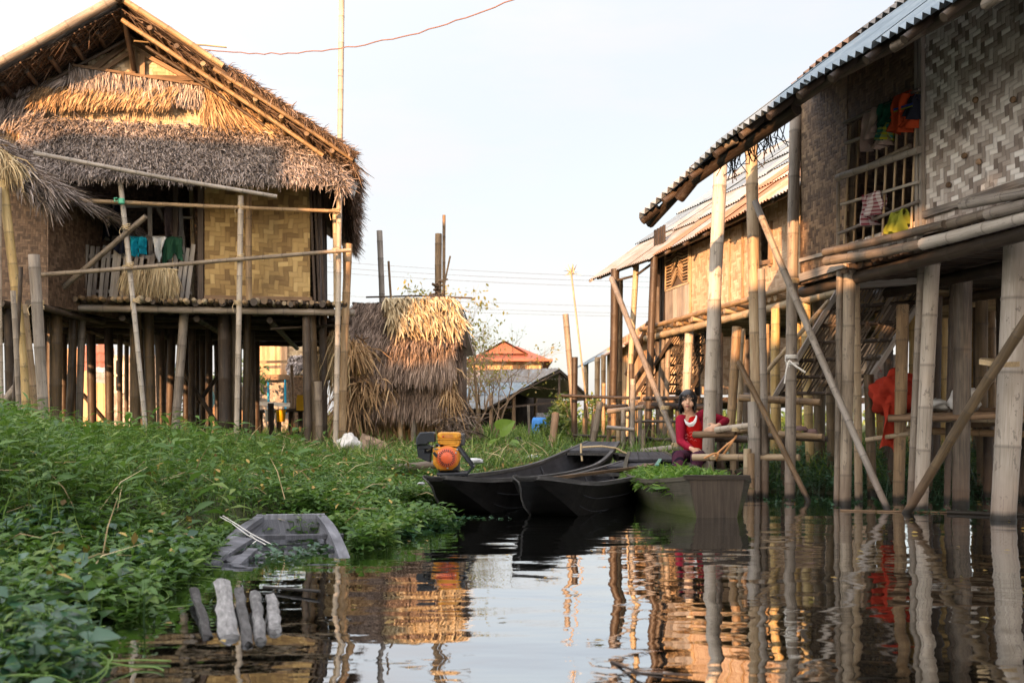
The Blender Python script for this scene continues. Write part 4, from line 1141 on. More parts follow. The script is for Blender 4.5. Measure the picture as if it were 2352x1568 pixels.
for xt, yt, xb, d, r, mt in ((1413, 618, 1404, 16.4, .068, 'bam_dark'), (1424, 640, 1422, 16.8, .05, 'bam_tan'), (1462, 600, 1436, 16.0, .045, 'bam_tan'), (1503, 590, 1487, 15.0, .055, 'bam_dark'), (1512, 660, 1514, 15.7, .055, 'bam_dark'),
                             (1526, 760, 1518, 15.4, .066, 'bam_grey'), (1536, 770, 1525, 15.2, .04, 'bam_grey'), (1584, 752, 1570, 14.4, .062, 'bam_pale'), (1693, 750, 1672, 12.2, .056, 'bam_tan'), (1706, 755, 1694, 12.4, .036, 'bam_tan'), (1712, 780, 1714, 13.5, .05, 'bam_dark'),
                             (1780, 760, 1786, 12.6, .055, 'bam_yel'), (1760, 745, 1762, 11.9, .038, 'bam_tan'), (1626, 760, 1630, 14.8, .05, 'bam_dark'), (1652, 765, 1650, 13.6, .05, 'bam_dark'), (1600, 770, 1604, 16.0, .05, 'bam_dark'),
                             (1560, 790, 1556, 17.5, .05, 'bam_dark'), (1830, 740, 1832, 12.0, .05, 'bam_yel')):
    post('stilt', xt, yt, xb, d, r, mt, mid, n=9)
mb = MB(); bamboo(mb, W(1405, 640, 16.2), W(1562, 1040, 12.6), .042, bend=.006); link('brace', mb, M['bam_grey'], mid)
mb = MB(); tube(mb, [W(1413, 645, 16.4), W(1462, 632, 16.0), W(1505, 600, 15.2)], .02, 6); link('brace', mb, M['bam_dark'], mid)
stair(mid, W(1545, 772, 15.0), W(1648, 770, 14.6), W(1460, 905, 16.2), W(1585, 905, 15.8), 20, .03, 'wood_dark', 'wood_dark')

# ================================================================ third house, far on the right
H3 = Wl((2.6, 27.0), (.05, -1.0))
if H3.m.x > 0: H3.m = -H3.m
far3 = thing('plank_walled_house', 'far stilt house with low grey roof and orange sunlit plank wall at the right', 'house', H3(5, -2, .3))
ev3 = [W(1322, 846, 31), W(1400, 812, 24.5), W(1510, 752, 18.2)]
SR_3 = Vector((.99, .05, .62))
corr_roof(ev3, SR_3, [(0, 1.5), (1.4, 3.2)], lambda f, ri: M['tin_warm'] if f > .3 else M['tin_blue'], 'tin_sheet_roof', far3, pitch=.12, sheet=1.0)
mb = MB(); panel(mb, [p + SR_3 * 3.2 for p in (ev3[0], ev3[2])] + [ev3[2] + SR_3 * 3.2 + V(3, 0, -1.9), ev3[0] + SR_3 * 3.2 + V(3, 0, -1.9)], .03); link('roof_slope', mb, M['tin_warm'], far3)
mb = MB()
for i in range(40):
    s = i * .2
    plank(mb, H3(s, 0, 1.25), H3(s + random.uniform(-.01, .01), 0, 2.75 + s * .02), .19, .02, H3.m)
link('plank_wall', mb, mat_wood('plank_warm', (.25, .14, .06), (.42, .26, .13), (.52, .36, .2)), far3)
mb = MB(); panel(mb, [H3(8, .0, 1.25), H3(8, -4, 1.25), H3(8, -4, 3.2), H3(8, -2.5, 4.2), H3(8, 0, 2.9)], .02, H3.m); link('end_wall', mb, M['mat_lit'], far3)
mb = MB(); panel(mb, [H3(0, -4, 1.25), H3(8, -4, 1.25), H3(8, -4, 3.2), H3(0, -4, 3.2)], .02, H3.t); link('back_wall', mb, M['mat_brown'], far3)
mb = MB(); panel(mb, [H3(-.3, .3, 1.2), H3(8.2, .3, 1.2), H3(8.2, -4, 1.2), H3(-.3, -4, 1.2)], .1); link('floor_platform', mb, M['wood_brown'], far3)
for px, d, r, y in ((1346, 29, .07, 835), (1372, 26, .07, 820), (1386, 25, .06, 815), (1400, 24, .06, 1), (1430, 22.5, .07, 1), (1455, 21, .07, 1), (1488, 19.6, .07, 1), (1470, 23, .06, 1), (1415, 27, .06, 1), (1540, 22, .07, 1), (1590, 21, .07, 1)):
    post('stilt', px, y if y > 1 else HY - (1.2 - CZ) * F / d, px, d, r, 'bam_tan', far3, n=7)
mb = MB(); bamboo(mb, W(1440, 860, 19.6), W(1490, 740, 18.8), .05); bamboo(mb, W(1455, 880, 19.6), W(1510, 800, 18.8), .05); link('eave_brace', mb, M['bam_dark'], far3)
# ================================================================ small thatched hut between the houses
HT = Fr((-2.40, 14.05), (1.0, -.06))
shut = thing('straw_hut', 'small shaggy straw hut in the middle with light straw patch on its roof', 'hut', HT(.8, .8, .35))
gzh = .36
def ha(px, b=0): return HT.a_at(px, b)
a0, a1 = ha(792), ha(1046)
def tier(name, pts, n, L, wd, mt, rows=3, lift=.1, jit=.1, spread=.06, droop=.15, slab=.06, ua=None):
    mb = MB(); p = [Vector(q) for q in pts]          # top-left, top-right, bottom-left, bottom-right
    panel(mb, [p[2], p[3], p[1], p[0]], slab, ua or HT.u)
    thatch(mb, *p, n, L, wd, lift, rows, jit, droop, spread, .01)
    link(name, mb, M[mt], shut)
zr = 2.46
# roof front slope: old grey on the left, fresh straw laid over the right
tier('roof_thatch', (HT(a0 - .02, .75, zr - .02), HT(a1 - .02, .75, zr), HT(a0 - .10, -.06, 1.72), HT(a1 + .04, -.10, 1.80)), 7000, .26, .012, 'thatch_brown', 3, .05, .05)
tier('roof_thatch', (HT(a1, .75, zr - .02), HT(a0, .75, zr - .02), HT(a1 + .1, 1.6, 1.8), HT(a0 - .1, 1.6, 1.75)), 1500, .3, .014, 'thatch_grey', 4)
tier('fresh_straw', (HT(ha(884, .7), .70, zr + .05), HT(ha(1040, .7), .70, zr + .06), HT(ha(900, .1), .06, 2.06), HT(ha(1062, .1), .02, 2.04)), 1500, .42, .022, 'straw', 2, .06, .08, .05)
tier('wall_thatch', (HT(a0 + .02, .06, 1.86), HT(a1 - .02, .06, 1.86), HT(a0 - .02, -.17, 1.36), HT(a1, -.17, 1.36)), 7000, .26, .011, 'thatch_brown', 2, .07, .045)
tier('wall_thatch', (HT(a0 + .12, .08, 1.44), HT(a1 - .14, .08, 1.44), HT(a0 + .10, -.06, .98), HT(a1 - .16, -.06, .98)), 6000, .30, .011, 'thatch_brown', 2, .04, .045)
tier('wall_thatch', (HT(a0 + .3, .34, 1.0), HT(a1 - .10, .34, 1.0), HT(a0 + .3, .30, .5), HT(a1 - .02, .30, .5)), 1500, .45, .014, 'thatch_tan', 2, .03, .08)
# side walls and back
tier('side_thatch', (HT(a1 - .10, .05, 1.9), HT(a1 - .10, 1.5, 1.9), HT(a1 - .12, .0, .95), HT(a1 - .12, 1.5, .95)), 1500, .22, .014, 'thatch_brown', 4, .03, .06, .02, ua=HT.n)
tier('side_thatch', (HT(a0 + .05, 1.5, 1.85), HT(a0 + .05, .05, 1.85), HT(a0 + .02, 1.5, .7), HT(a0 + .02, .0, .7)), 2600, .34, .015, 'thatch_tan', 4, .14, .14, ua=HT.n)
mb = MB(); panel(mb, [HT(a0, 1.5, .5), HT(a1, 1.5, .5), HT(a1, 1.5, 2.0), HT(a0, 1.5, 2.0)], .03, HT.u); link('back_wall', mb, M['thatch_dark'], shut)
mb = MB(); panel(mb, [HT(a1 + .02, .2, 1.85), HT(a1 + .02, 1.4, 1.85), HT(a1 + .02, .75, 2.4)], .03, HT.n); panel(mb, [HT(a0, 1.4, 1.8), HT(a0, .2, 1.8), HT(a0, .75, 2.4)], .03, HT.n)
link('gable_end', mb, M['thatch_dark'], shut)
# ridge sticks
mb = MB(); tube(mb, [HT(a0 - .05, .72, zr + .02), HT(ha(850, .72), .7, zr - .01), HT(ha(890, .72), .72, zr + .03)], .022, 6); tube(mb, [HT(ha(842, .7), .66, zr + .1), HT(ha(960, .7), .7, zr + .12), HT(ha(1085, .7), .7, zr + .08)], .014, 6); link('ridge_stick', mb, M['bam_dark'], shut)
# posts
for px, b, r, mt, z1 in ((826, -.04, .035, 'bam_tan', 1.0), (922, .02, .035, 'bam_tan', 1.1), (952, -.06, .038, 'bam_grey', 1.0), (1014, -.02, .036, 'bam_tan', 1.35), (1048, .3, .04, 'bam_dark', 1.8), (800, .3, .045, 'bam_tan', 1.8), (800, 1.4, .045, 'bam_dark', 1.8), (1040, 1.4, .045, 'bam_dark', 1.8)):
    mb = MB(); a = ha(px, b); bamboo(mb, HT(a, b, z1), HT(a + random.uniform(-.03, .03), b, .2), r); link('post', mb, M[mt], shut)
# shelf at the left with a culm end and hanging tufts
mb = MB(); plank(mb, W(728, 872, 13.7), W(865, 864, 13.85), .16, .03); link('shelf', mb, M['wood_brown'], shut)
mb = MB(); tube(mb, [W(795, 874, 14.3), W(822, 858, 13.75), W(832, 852, 13.6)], .05, 10, False); tube(mb, [W(832, 852, 13.6), W(826, 856, 13.7)], [.05, .035], 10, False); link('shelf_culm', mb, M['bam_yel'], shut)
mb = MB(); bamboo(mb, W(770, 802, 14.6), W(792, 806, 13.7), .045); link('tie_pole', mb, M['bam_yel'], shut)
def tuft(c, n, spread, d0, L, wdt, mt, parent, droop=.5, nm='straw_tuft', jit=.3):
    mb = MB()
    P = np.array(c)[None] + RNG.normal(size=(n, 3)) * np.array(spread)
    strands(mb, P, np.tile(np.array(d0, float), (n, 1)) + RNG.normal(size=(n, 3)) * jit, RNG.uniform(.6, 1.2, n) * L, wdt, None, droop)
    link(nm, mb, M[mt], parent)
tuft(W(780, 775, 13.75), 420, (.07, .08, .05), (-.32, -.15, -.9), .72, .016, 'straw', shut, .6, jit=.2)
tuft(W(815, 800, 13.75), 320, (.06, .08, .06), (.35, -.2, -.7), .42, .016, 'thatch_tan', shut)
tuft(W(835, 880, 13.8), 300, (.14, .06, .05), (.1, -.3, -.5), .35, .016, 'thatch_tan', shut)
tuft(W(1030, 890, 13.9), 200, (.04, .06, .05), (.05, -.15, -.9), .5, .012, 'thatch_tan', shut)
tuft(W(1020, 850, 13.9), 160, (.08, .06, .04), (.05, -.15, -.8), .25, .012, 'thatch_tan', shut)
tuft(W(1048, 985, 13.9), 420, (.12, .15, .12), (.1, -.2, -.1), .35, .012, 'thatch_dark', shut)
tuft(W(805, 915, 13.9), 380, (.08, .1, .12), (-.1, -.1, -.9), .7, .014, 'thatch_tan', shut)

# ================================================================ poles standing about
def pole(label, cat, a, b, r, mt, name='bamboo_pole', group=None, ground=True, bend=.008, n=9, mid_=None):
    mb = MB(); a, b = Vector(a), Vector(b)
    if ground: b.z = gz(b.x, b.y) - .2
    bamboo(mb, a, b, r, bend=bend, n=n)
    return solo(name, mb, M[mt], label, cat, group, loc=(b.x, b.y, b.z))
pole('tall thin bamboo mast rising past the corner of the thatched house', 'bamboo pole', W(785, -60, 12.75), W(769, 1040, 12.75), .036, 'bam_pale', bend=.004)
pole('short bamboo post bound to the foot of the tall mast', 'bamboo pole', W(800, 560, 12.9), W(786, 1000, 12.95), .05, 'bam_tan')
pole('thick grey weathered stake at left edge, cut square on top', 'stake', W(78, 585, 10.4), W(108, 940, 10.5), .055, 'bam_grey', 'timber_stake', bend=.003)
pole('crooked thin dark stick beside the thick grey stake', 'stake', W(48, 612, 10.3), W(22, 925, 10.4), .020, 'bam_dark', 'stick', bend=.03)
pole('slim grey stick leaning at the far left behind the weeds', 'stake', W(30, 668, 10.2), W(48, 925, 10.2), .026, 'bam_grey', 'stick')
pole('weathered plank pole standing alone behind the straw hut', 'pole', W(872, 530, 16.0), W(882, 1000, 16.0), .045, 'bam_grey', 'pole')
pole('thin crooked twig rising above the straw hut roof', 'stick', W(893, 600, 15.8), W(912, 990, 15.8), .018, 'wood_brown', 'stick', bend=.03)
pole('thicker of two poles tied together above the straw hut', 'pole', W(1007, 537, 16.4), W(1012, 990, 16.4), .055, 'bam_tan', 'pole')
pole('thinner, taller of two poles tied together above the straw hut', 'pole', W(1020, 494, 16.3), W(1019, 990, 16.3), .025, 'bam_tan', 'pole')
pole('short stick slanting out of the tied pole pair', 'stick', W(1034, 588, 16.2), W(1012, 700, 16.2), .014, 'bam_tan', 'stick', ground=False)
mb = MB()
for k in range(26):
    c = W(1006 + random.uniform(-14, 14), 672 + random.uniform(-26, 22), 16.3 + random.uniform(-.1, .1))
    tube(mb, [c, c + V(random.uniform(-.12, .12), random.uniform(-.08, .08), random.uniform(-.03, .08))], random.uniform(.012, .026), 5)
solo('twig_bundle', mb, M['wood_brown'], 'bundle of twigs tied round the two poles above the straw hut', 'twigs')
pole('tall leaning pole of the dark pair beside the open shed', 'pole', W(1299, 722, 15.5), W(1326, 1040, 15.3), .045, 'bam_grey', 'pole')
pole('upright black pole of the dark pair beside the open shed', 'pole', W(1320, 820, 15.0), W(1318, 1030, 15.0), .045, 'bam_dark', 'pole')
pole('very thin pale cane leaning across the sky before the far house', 'cane', W(1312, 625, 19.5), W(1362, 960, 18.5), .016, 'bam_tan', 'cane')
mb = MB(); tuft_c = W(1312, 628, 19.5); P = np.array(tuft_c)[None] + RNG.normal(size=(18, 3)) * .02
strands(mb, P, RNG.normal(size=(18, 3)) * .6 + np.array([0, 0, .7]), .18, .02, None, .4); solo('cane_plume', mb, M['straw'], 'dry plume on top of the thin leaning cane', 'plume')
pole('grey stake leaning right in front of the fence', 'stake', W(1379, 922, 13.0), W(1350, 1030, 13.0), .04, 'bam_grey', 'timber_stake')
pole('dark stake standing between the leaning stake and fence', 'stake', W(1366, 950, 13.6), W(1352, 1030, 13.6), .035, 'bam_dark', 'timber_stake')
pole('brown driftwood stake leaning beside the big taro leaf', 'stake', W(1276, 950, 15.0), W(1262, 1035, 14.6), .055, 'wood_brown', 'timber_stake')
pole('pale bamboo stick in the grass right of the straw hut', 'stick', W(1090, 850, 17.5), W(1102, 1010, 17.5), .024, 'bam_tan', 'stick')
pole('dark thin post in the grass right of the straw hut', 'stick', W(1073, 930, 16.5), W(1073, 1020, 16.5), .03, 'bam_dark', 'stick')
pole('thin post in the grass behind the taro leaf', 'stick', W(1214, 930, 17.5), W(1218, 1010, 17.5), .022, 'bam_grey', 'stick')

# ================================================================ buildings beyond
# open tin shed
shed = thing('open_shed', 'open-sided shed with blue-grey tin gable roof beyond the grass', 'shed', G(1285, 30, .3))
ap = W(1285, 850, 28.5); apb = ap + V(-3.2, 6.0, .25)
el, er = W(1112, 938, 28.8), W(1362, 918, 28.8)
mb = MB()
def tin_quad(p0, p1, q0, q1, mt, name, parent, pitch=.2):
    p0, p1, q0, q1 = [Vector(x) for x in (p0, p1, q0, q1)]
    mb = MB(); n = max(6, int((p1 - p0).length / pitch) * 2); nr = (p1 - p0).cross(q0 - p0).normalized()
    if nr.z < 0: nr = -nr
    rows = 3
    for r_ in range(rows):
        a = random.random(); vs = []
        for f in (r_ / rows, (r_ + 1.06) / rows):
            for i in range(n + 1):
                g = i / n; vs.append(p0.lerp(p1, g).lerp(q0.lerp(q1, g), f) + nr * ((.02 if i % 2 else -.02) + .02 * (rows - r_)))
        mb.add(vs, [(i, i + 1, n + 2 + i, n + 1 + i) for i in range(n)], [((v - p0).dot((p1 - p0).normalized()), (v - p0).dot((q0 - p0).normalized()), 0) for v in vs], a)
        mb.add([v - nr * .006 for v in vs], [(i, i + 1, n + 2 + i, n + 1 + i)[::-1] for i in range(n)], None, a)
    link(name, mb, mt, parent)
elb, erb = el + V(-3.2, 6.0, .25), er + V(-2.0, 6.0, .25)
tin_quad(ap, apb, el, elb, M['tin_blue'], 'roof_slope', shed); tin_quad(apb, ap, erb, er, M['tin_warm'], 'roof_slope', shed)
mb = MB()
for p in (el, er): plank(mb, ap + V(0, -.1, -.05), p + V(0, -.1, -.05), .16, .05)
plank(mb, el + V(.3, 0, .0), er + V(-.2, 0, .02), .1, .06); plank(mb, ap + V(0, 0, -.1), W(1283, 945, 28.5), .1, .06); 
link('roof_truss', mb, M['wood_dark'], shed)
for px, d in ((1128, 28.8), (1180, 28.8), (1283, 28.6), (1345, 28.8), (1150, 33), (1230, 33.5), (1310, 34), (1100, 34)):
    mb = MB(); p = G(px, d, 1.6); tube(mb, [p, V(p.x, p.y, .2)], .06, 7); link('post', mb, M['wood_brown'], shed)

mb = MB(); a, b = elb + V(.2, -.5, 0), erb + V(1.2, -.5, 0)
panel(mb, [V(a.x, a.y, .2), V(b.x, b.y, .2), V(b.x, b.y, 1.75), V(ap.x - 1.0, a.y, 2.3), V(a.x, a.y, 1.3)], .05); link('back_wall', mb, M['wood_dark'], shed)
for k, (px0, px1, y0, y1) in enumerate(((1232, 1262, 948, 1000), (1255, 1284, 958, 1000))):
    mb = MB(); n = 14; d = 26 - k
    vs = [W(px0 + (px1 - px0) * i / n, y, d) + V(0, .03 * (i % 2), 0) for y in (y1 + 8, y0) for i in range(n + 1)]
    fs = [(i, i + 1, n + 2 + i, n + 1 + i) for i in range(n)]
    mb.add(vs, fs); mb.add([v + V(0, .01, 0) for v in vs], [f[::-1] for f in fs])
    solo('tin_sheet', mb, M['tin_blue'], ('grey tin sheet standing by the shed, behind the other', 'lower grey tin sheet leaning by the shed')[k], 'tin sheet')
M['blue'] = mat_plain('blue_plastic', (.03, .20, .55), .5)
mb = MB(); lathe(mb, W(1240, 1004, 25), [(.0, 0), (.19, 0), (.2, .05), (.21, .12), (.2, .2), (.21, .28), (.2, .42), (.17, .5), (0, .5)], 14); solo('plastic_barrel', mb, M['blue'], 'blue plastic barrel in front of the tin sheets', 'barrel')
# red roofed house
red = thing('red_roofed_house', 'distant timber house with a rusty red hip roof behind the bare tree', 'house', G(1165, 55, .3))
rA, rB = W(1063, 828, 53), W(1268, 826, 54)
zz = rA.z
c = (rA + rB) / 2
mb = MB()
q = [V(rA.x, 53, zz), V(rB.x, 53, zz), V(rB.x, 60, zz), V(rA.x, 60, zz)]
rgA, rgB = V(c.x - .5, 56, zz + 1.05), V(c.x + .5, 56.6, zz + 1.05)
mb.add([q[0], q[1], rgB, rgA], [(0, 1, 2, 3)]); mb.add([q[1], q[2], rgB], [(0, 1, 2)]); mb.add([q[3], q[0], rgA], [(0, 1, 2)]); mb.add([q[2], q[3], rgA, rgB], [(0, 1, 2, 3)])
panel(mb, [q[0] + V(0, 0, -.02), q[1] + V(0, 0, -.02), q[2] + V(0, 0, -.02), q[3] + V(0, 0, -.02)][::-1], .12)
link('hip_roof', mb, M['tin_red'], red)
mb = MB(); gcc = V(c.x - .2, 54.2, zz + .45)
mb.add([gcc + V(-1.1, -.05, 0), gcc + V(1.1, -.05, 0), gcc + V(0, -.05, .62)], [(0, 1, 2)]); mb.add([gcc + V(-1.3, -.3, -.02), gcc + V(0, -.3, .72), gcc + V(0, 2, .72), gcc + V(-1.3, 1.2, -.02)], [(0, 1, 2, 3)]); mb.add([gcc + V(0, -.3, .72), gcc + V(1.3, -.3, -.02), gcc + V(1.3, 1.2, -.02), gcc + V(0, 2, .72)], [(0, 1, 2, 3)])
link('gablet', mb, M['tin_red'], red)
M['plank_far'] = mat_wood('plank_far', (.30, .17, .09), (.44, .27, .15), (.55, .36, .22), sc=(9, 1))
wx0, wx1 = W(1085, 830, 54).x, W(1243, 830, 54).x
mb = MB()
for i in range(22):
    x = wx0 + (wx1 - wx0) * (i + .5) / 22
    plank(mb, V(x, 54, zz), V(x, 54, .3), (wx1 - wx0) / 22 * .97, .05, (0, 1, 0))
box(mb, ((wx0 + wx1) / 2, 57, zz / 2), wx1 - wx0 - .1, 5.6, zz - .2)
link('plank_wall', mb, M['plank_far'], red)
for px in (1185, 1200):
    mb = MB(); p = W(px, 848, 53.9); box(mb, p, .3, .05, .5); fr = link('window', mb, M['wood_dark'], red)
    mb = MB()
    for s in (-.17, .17): box(mb, p + V(s, -.03, 0), .04, .05, .58)
    for s in (-.27, .27): box(mb, p + V(0, -.03, s), .38, .05, .04)
    o = link('frame', mb, M['wood_brown'], fr)
# houses seen beneath the left house
ora = thing('rusty_shed', 'rusty orange tin shed seen between stilts under the thatched house', 'shed', G(215, 24, .3))
def bgpanel(parent, name, x0, x1, y0, y1, d, mt, planks=0, d1=None):
    mb = MB(); d1 = d1 or d
    if planks:
        for i in range(planks):
            f = (i + .5) / planks; px = x0 + (x1 - x0) * f; dd = d + (d1 - d) * f
            plank(mb, W(px, y0, dd), W(px, y1, dd), abs(x1 - x0) / planks * .96 * dd / F, .03, (0, 1, 0))
    else: panel(mb, [W(x0, y1, d), W(x1, y1, d1), W(x1, y0, d1), W(x0, y0, d)], .05)
    return link(name, mb, M[mt] if isinstance(mt, str) else mt, parent)
tin_quad(W(180, 800, 24.5), W(256, 792, 24), W(180, 850, 23.6), W(256, 852, 23.2), M['tin_red'], 'roof_slope', ora, .22)
tin_quad(W(205, 846, 23.4), W(256, 846, 23.1), W(205, 876, 23.2), W(256, 882, 23.0), M['tin_blue'], 'roof_fringe', ora, .18)
bgpanel(ora, 'plank_wall', 150, 262, 800, 1010, 24.8, 'plank_far', 18)
blu = thing('blue_roofed_house', 'house with pale blue tin roof and woven side seen between stilts', 'house', G(330, 23, .3))
tin_quad(W(262, 770, 24.0), W(330, 760, 30), W(385, 880, 22.5), W(440, 880, 29), M['tin_blue'], 'roof_slope', blu, .25)
bgpanel(blu, 'woven_wall', 262, 365, 815, 1010, 22.8, 'mat_bg'); bgpanel(blu, 'woven_wall', 365, 392, 880, 1010, 22.8, 'wood_dark', 0, 27)
mb = MB()
for s in (264, 284): plank(mb, W(s, 825, 22.7), W(s, 900, 22.7), .06, .04, (0, 1, 0))
for y in (825, 862, 900): plank(mb, W(262, y, 22.69), W(286, y, 22.69), .05, .04, (0, 1, 0))
link('window_frame', mb, M['bam_pale'], blu)
bgpanel(blu, 'window', 265, 283, 827, 898, 22.74, 'wood_dark')
drk = thing('dark_shack', 'dark low shack with grey roof edge seen between stilts', 'shack', G(500, 21, .3))
bgpanel(drk, 'plank_wall', 455, 560, 905, 1010, 21, 'wood_brown', 14)
mb = MB(); plank(mb, W(452, 902, 20.8), W(562, 912, 20.8), .5, .06, (0, 1, .4)); link('roof_edge', mb, M['wood_grey'], drk)
two = thing('two_storey_house', 'two storey plank and mat house seen under the right part of the thatched house', 'house', G(650, 24, .3))
bgpanel(two, 'plank_wall', 585, 660, 780, 862, 24, 'plank_far', 13); bgpanel(two, 'woven_wall', 660, 740, 775, 850, 24.05, 'mat_gable')
bgpanel(two, 'floor_band', 585, 740, 860, 872, 23.9, 'wood_brown'); bgpanel(two, 'woven_wall', 585, 668, 872, 1010, 24.2, 'mat_bg'); bgpanel(two, 'woven_wall', 664, 745, 866, 1010, 23.8, 'mat_brown')
mb = MB(); p = [W(662, 856, 23), W(745, 852, 23), W(668, 822, 23.8), W(745, 818, 23.8)]
panel(mb, [p[0], p[1], p[3], p[2]], .08); thatch(mb, p[2], p[3], p[0], p[1], 900, .3, .03, .1, 2, .15); link('thatch_lean_to', mb, M['thatch_grey'], two)
mb = MB(); plank(mb, W(575, 832, 23.5), W(745, 828, 23.5), .06, .05, (0, 1, 0)); link('rail', mb, M['bam_tan'], two)
mb = MB(); plank(mb, W(585, 925, 23), W(666, 930, 23), .09, .05, (0, 1, 0)); link('rail', mb, M['bam_pale'], two)
for px in (616, 655):
    mb = MB(); tube(mb, [W(px, 872, 23.6), W(px + 1, 950, 23.6)], .028, 6); solo('blue_pipe', mb, mat_plain('cyan_pipe', (.02, .33, .55), .5), ('left', 'right')[px > 620] + ' one of two bright blue pipes hanging on the woven wall', 'pipe')
pole('pale straight stick before the two storey house', 'stick', W(670, 838, 19), W(677, 950, 19), .03, 'bam_tan', 'stick')
# landing stage with cans and buckets
stg = thing('wooden_staging', 'dark wooden staging with shelves, seen below the right end of the thatched house', 'platform', G(660, 18, .3))
mb = MB(); plank(mb, W(592, 945, 18.5), W(735, 940, 18.2), .5, .05); plank(mb, W(600, 1000, 18.5), W(735, 992, 18.2), .6, .05); link('deck', mb, M['wood_dark'], stg)
mb = MB()
for px in (598, 640, 668, 690, 720): tube(mb, [W(px, 945, 18.4), G(px, 18.4, .2)], .045, 7)
link('legs', mb, M['wood_dark'], stg)
pole('dark mooring post with bluish edge before the staging', 'post', W(622, 926, 15.5), W(624, 1040, 15.5), .045, 'wood_dark', 'mooring_post')
M['yellow'] = mat_plain('yellow_plastic', (.62, .36, .01), .45); M['white'] = mat_plain('white_plastic', (.72, .72, .70), .5)
mb = MB(); cpt = W(698, 926, 18); box(mb, cpt + V(0, 0, -.02), .24, .16, .22); box(mb, cpt + V(-.02, 0, .12), .18, .13, .06); tube(mb, [cpt + V(.06, 0, .14), cpt + V(.06, 0, .2)], .03, 8)
solo('jerrycan', mb, M['yellow'], 'yellow jerrycan standing on the dark staging', 'jerrycan')
for px, mt, lb in ((620, 'white', 'white bucket hanging under the staging'), (645, 'yellow', 'yellow bucket with white rim under the staging')):
    mb = MB(); lathe(mb, W(px, 968, 17.9), [(0, 0), (.07, 0), (.095, .2), (.1, .21), (.09, .2), (.065, .02)], 12); solo('bucket', mb, M[mt], lb, 'bucket')
mb = MB(); grid(mb, lambda u, v: W(464 + 26 * u + 8 * v, 940 - 40 * u + 25 * v + 5 * math.sin(6 * u), 18.5), 8, 5); solo('tarp', mb, mat_plain('pale_blue_tarp', (.16, .40, .52), .6), 'pale blue tarp scrap behind crossed braces under the thatched house', 'tarp')

# ================================================================ lines in the air
def cable(a, b, s, r, lb, mt='wire_far', wob=0.0, n=24, nm='power_cable', grp=None):
    mb = MB(); tube(mb, sag(a, b, s, n, wob), r, 5); solo(nm, mb, M[mt], lb, 'cable', grp)
for k, (y0, y1, x0) in enumerate(((582, 632, 700), (597, 642, 700), (608, 655, 700), (668, 700, 700), (684, 715, 700), (694, 722, 700))):
    d0, d1 = (60, 66) if k < 3 else (85, 90)
    cable(W(x0 - 300, y0 - 14, d0), W(1560, y1 + 6, d1), .35, .011 if k < 3 else .012, 'faint far power cable strung across the sky', nm='power_cable', grp='far power cables')
cable(W(308, 95, 12.4), W(520, 108, 13.2), .0, .012, 'dry bamboo strip sticking out from the gable top', 'straw', .01, 8, 'bamboo_strip')
cable(W(430, 108, 12.9), W(1230, -22, 11.0), .32, .008, 'twisted brown line running from the gable up across the sky', 'line_brown', .012, 40, 'rope_line')
M['plastic'] = mat_plain('clear_plastic', (.62, .66, .68), .35)
mb = MB(); grid(mb, lambda u, v: W(802 + 22 * u * (1 - .6 * v) + 4 * v, 415 + 32 * v + 4 * math.sin(9 * u), 12.9 + .1 * u), 6, 6); solo('plastic_bag', mb, M['plastic'], 'scrap of clear plastic caught on the eave behind the tall mast', 'plastic bag')
# ================================================================ trees and shrubs
M['twig'] = mat_plain('bark', (.30, .20, .12), .85, 0, .3, 12)
M['leaf_dry'] = mat_leaf('leaf_dry', [(.1, (.13, .13, .03)), (.5, (.30, .24, .05)), (.9, (.42, .30, .08))])
M['leaf_olive'] = mat_leaf('leaf_olive', [(.1, (.05, .085, .02)), (.5, (.11, .16, .035)), (.9, (.22, .24, .06))])
def leaf_quads(mb, P, size, aux=None, flat=0.0):
    n = len(P)
    d = RNG.normal(size=(n, 3)); d[:, 2] -= .3; d /= np.linalg.norm(d, axis=1, keepdims=True)
    s = np.cross(d, RNG.normal(size=(n, 3))); s /= np.linalg.norm(s, axis=1, keepdims=True)
    L = size * RNG.uniform(.6, 1.3, n)[:, None]
    Q = np.stack([P, P + d * L * .5 + s * L * .22, P + d * L, P + d * L * .5 - s * L * .22], 1).reshape(-1, 3)
    a = np.repeat(RNG.random(n) if aux is None else aux, 4); ax = np.zeros((n * 4, 3)); ax[:, 0] = a
    mb.add(Q, (np.arange(n) * 4)[:, None] + np.arange(4), np.zeros((n * 4, 3)), ax)
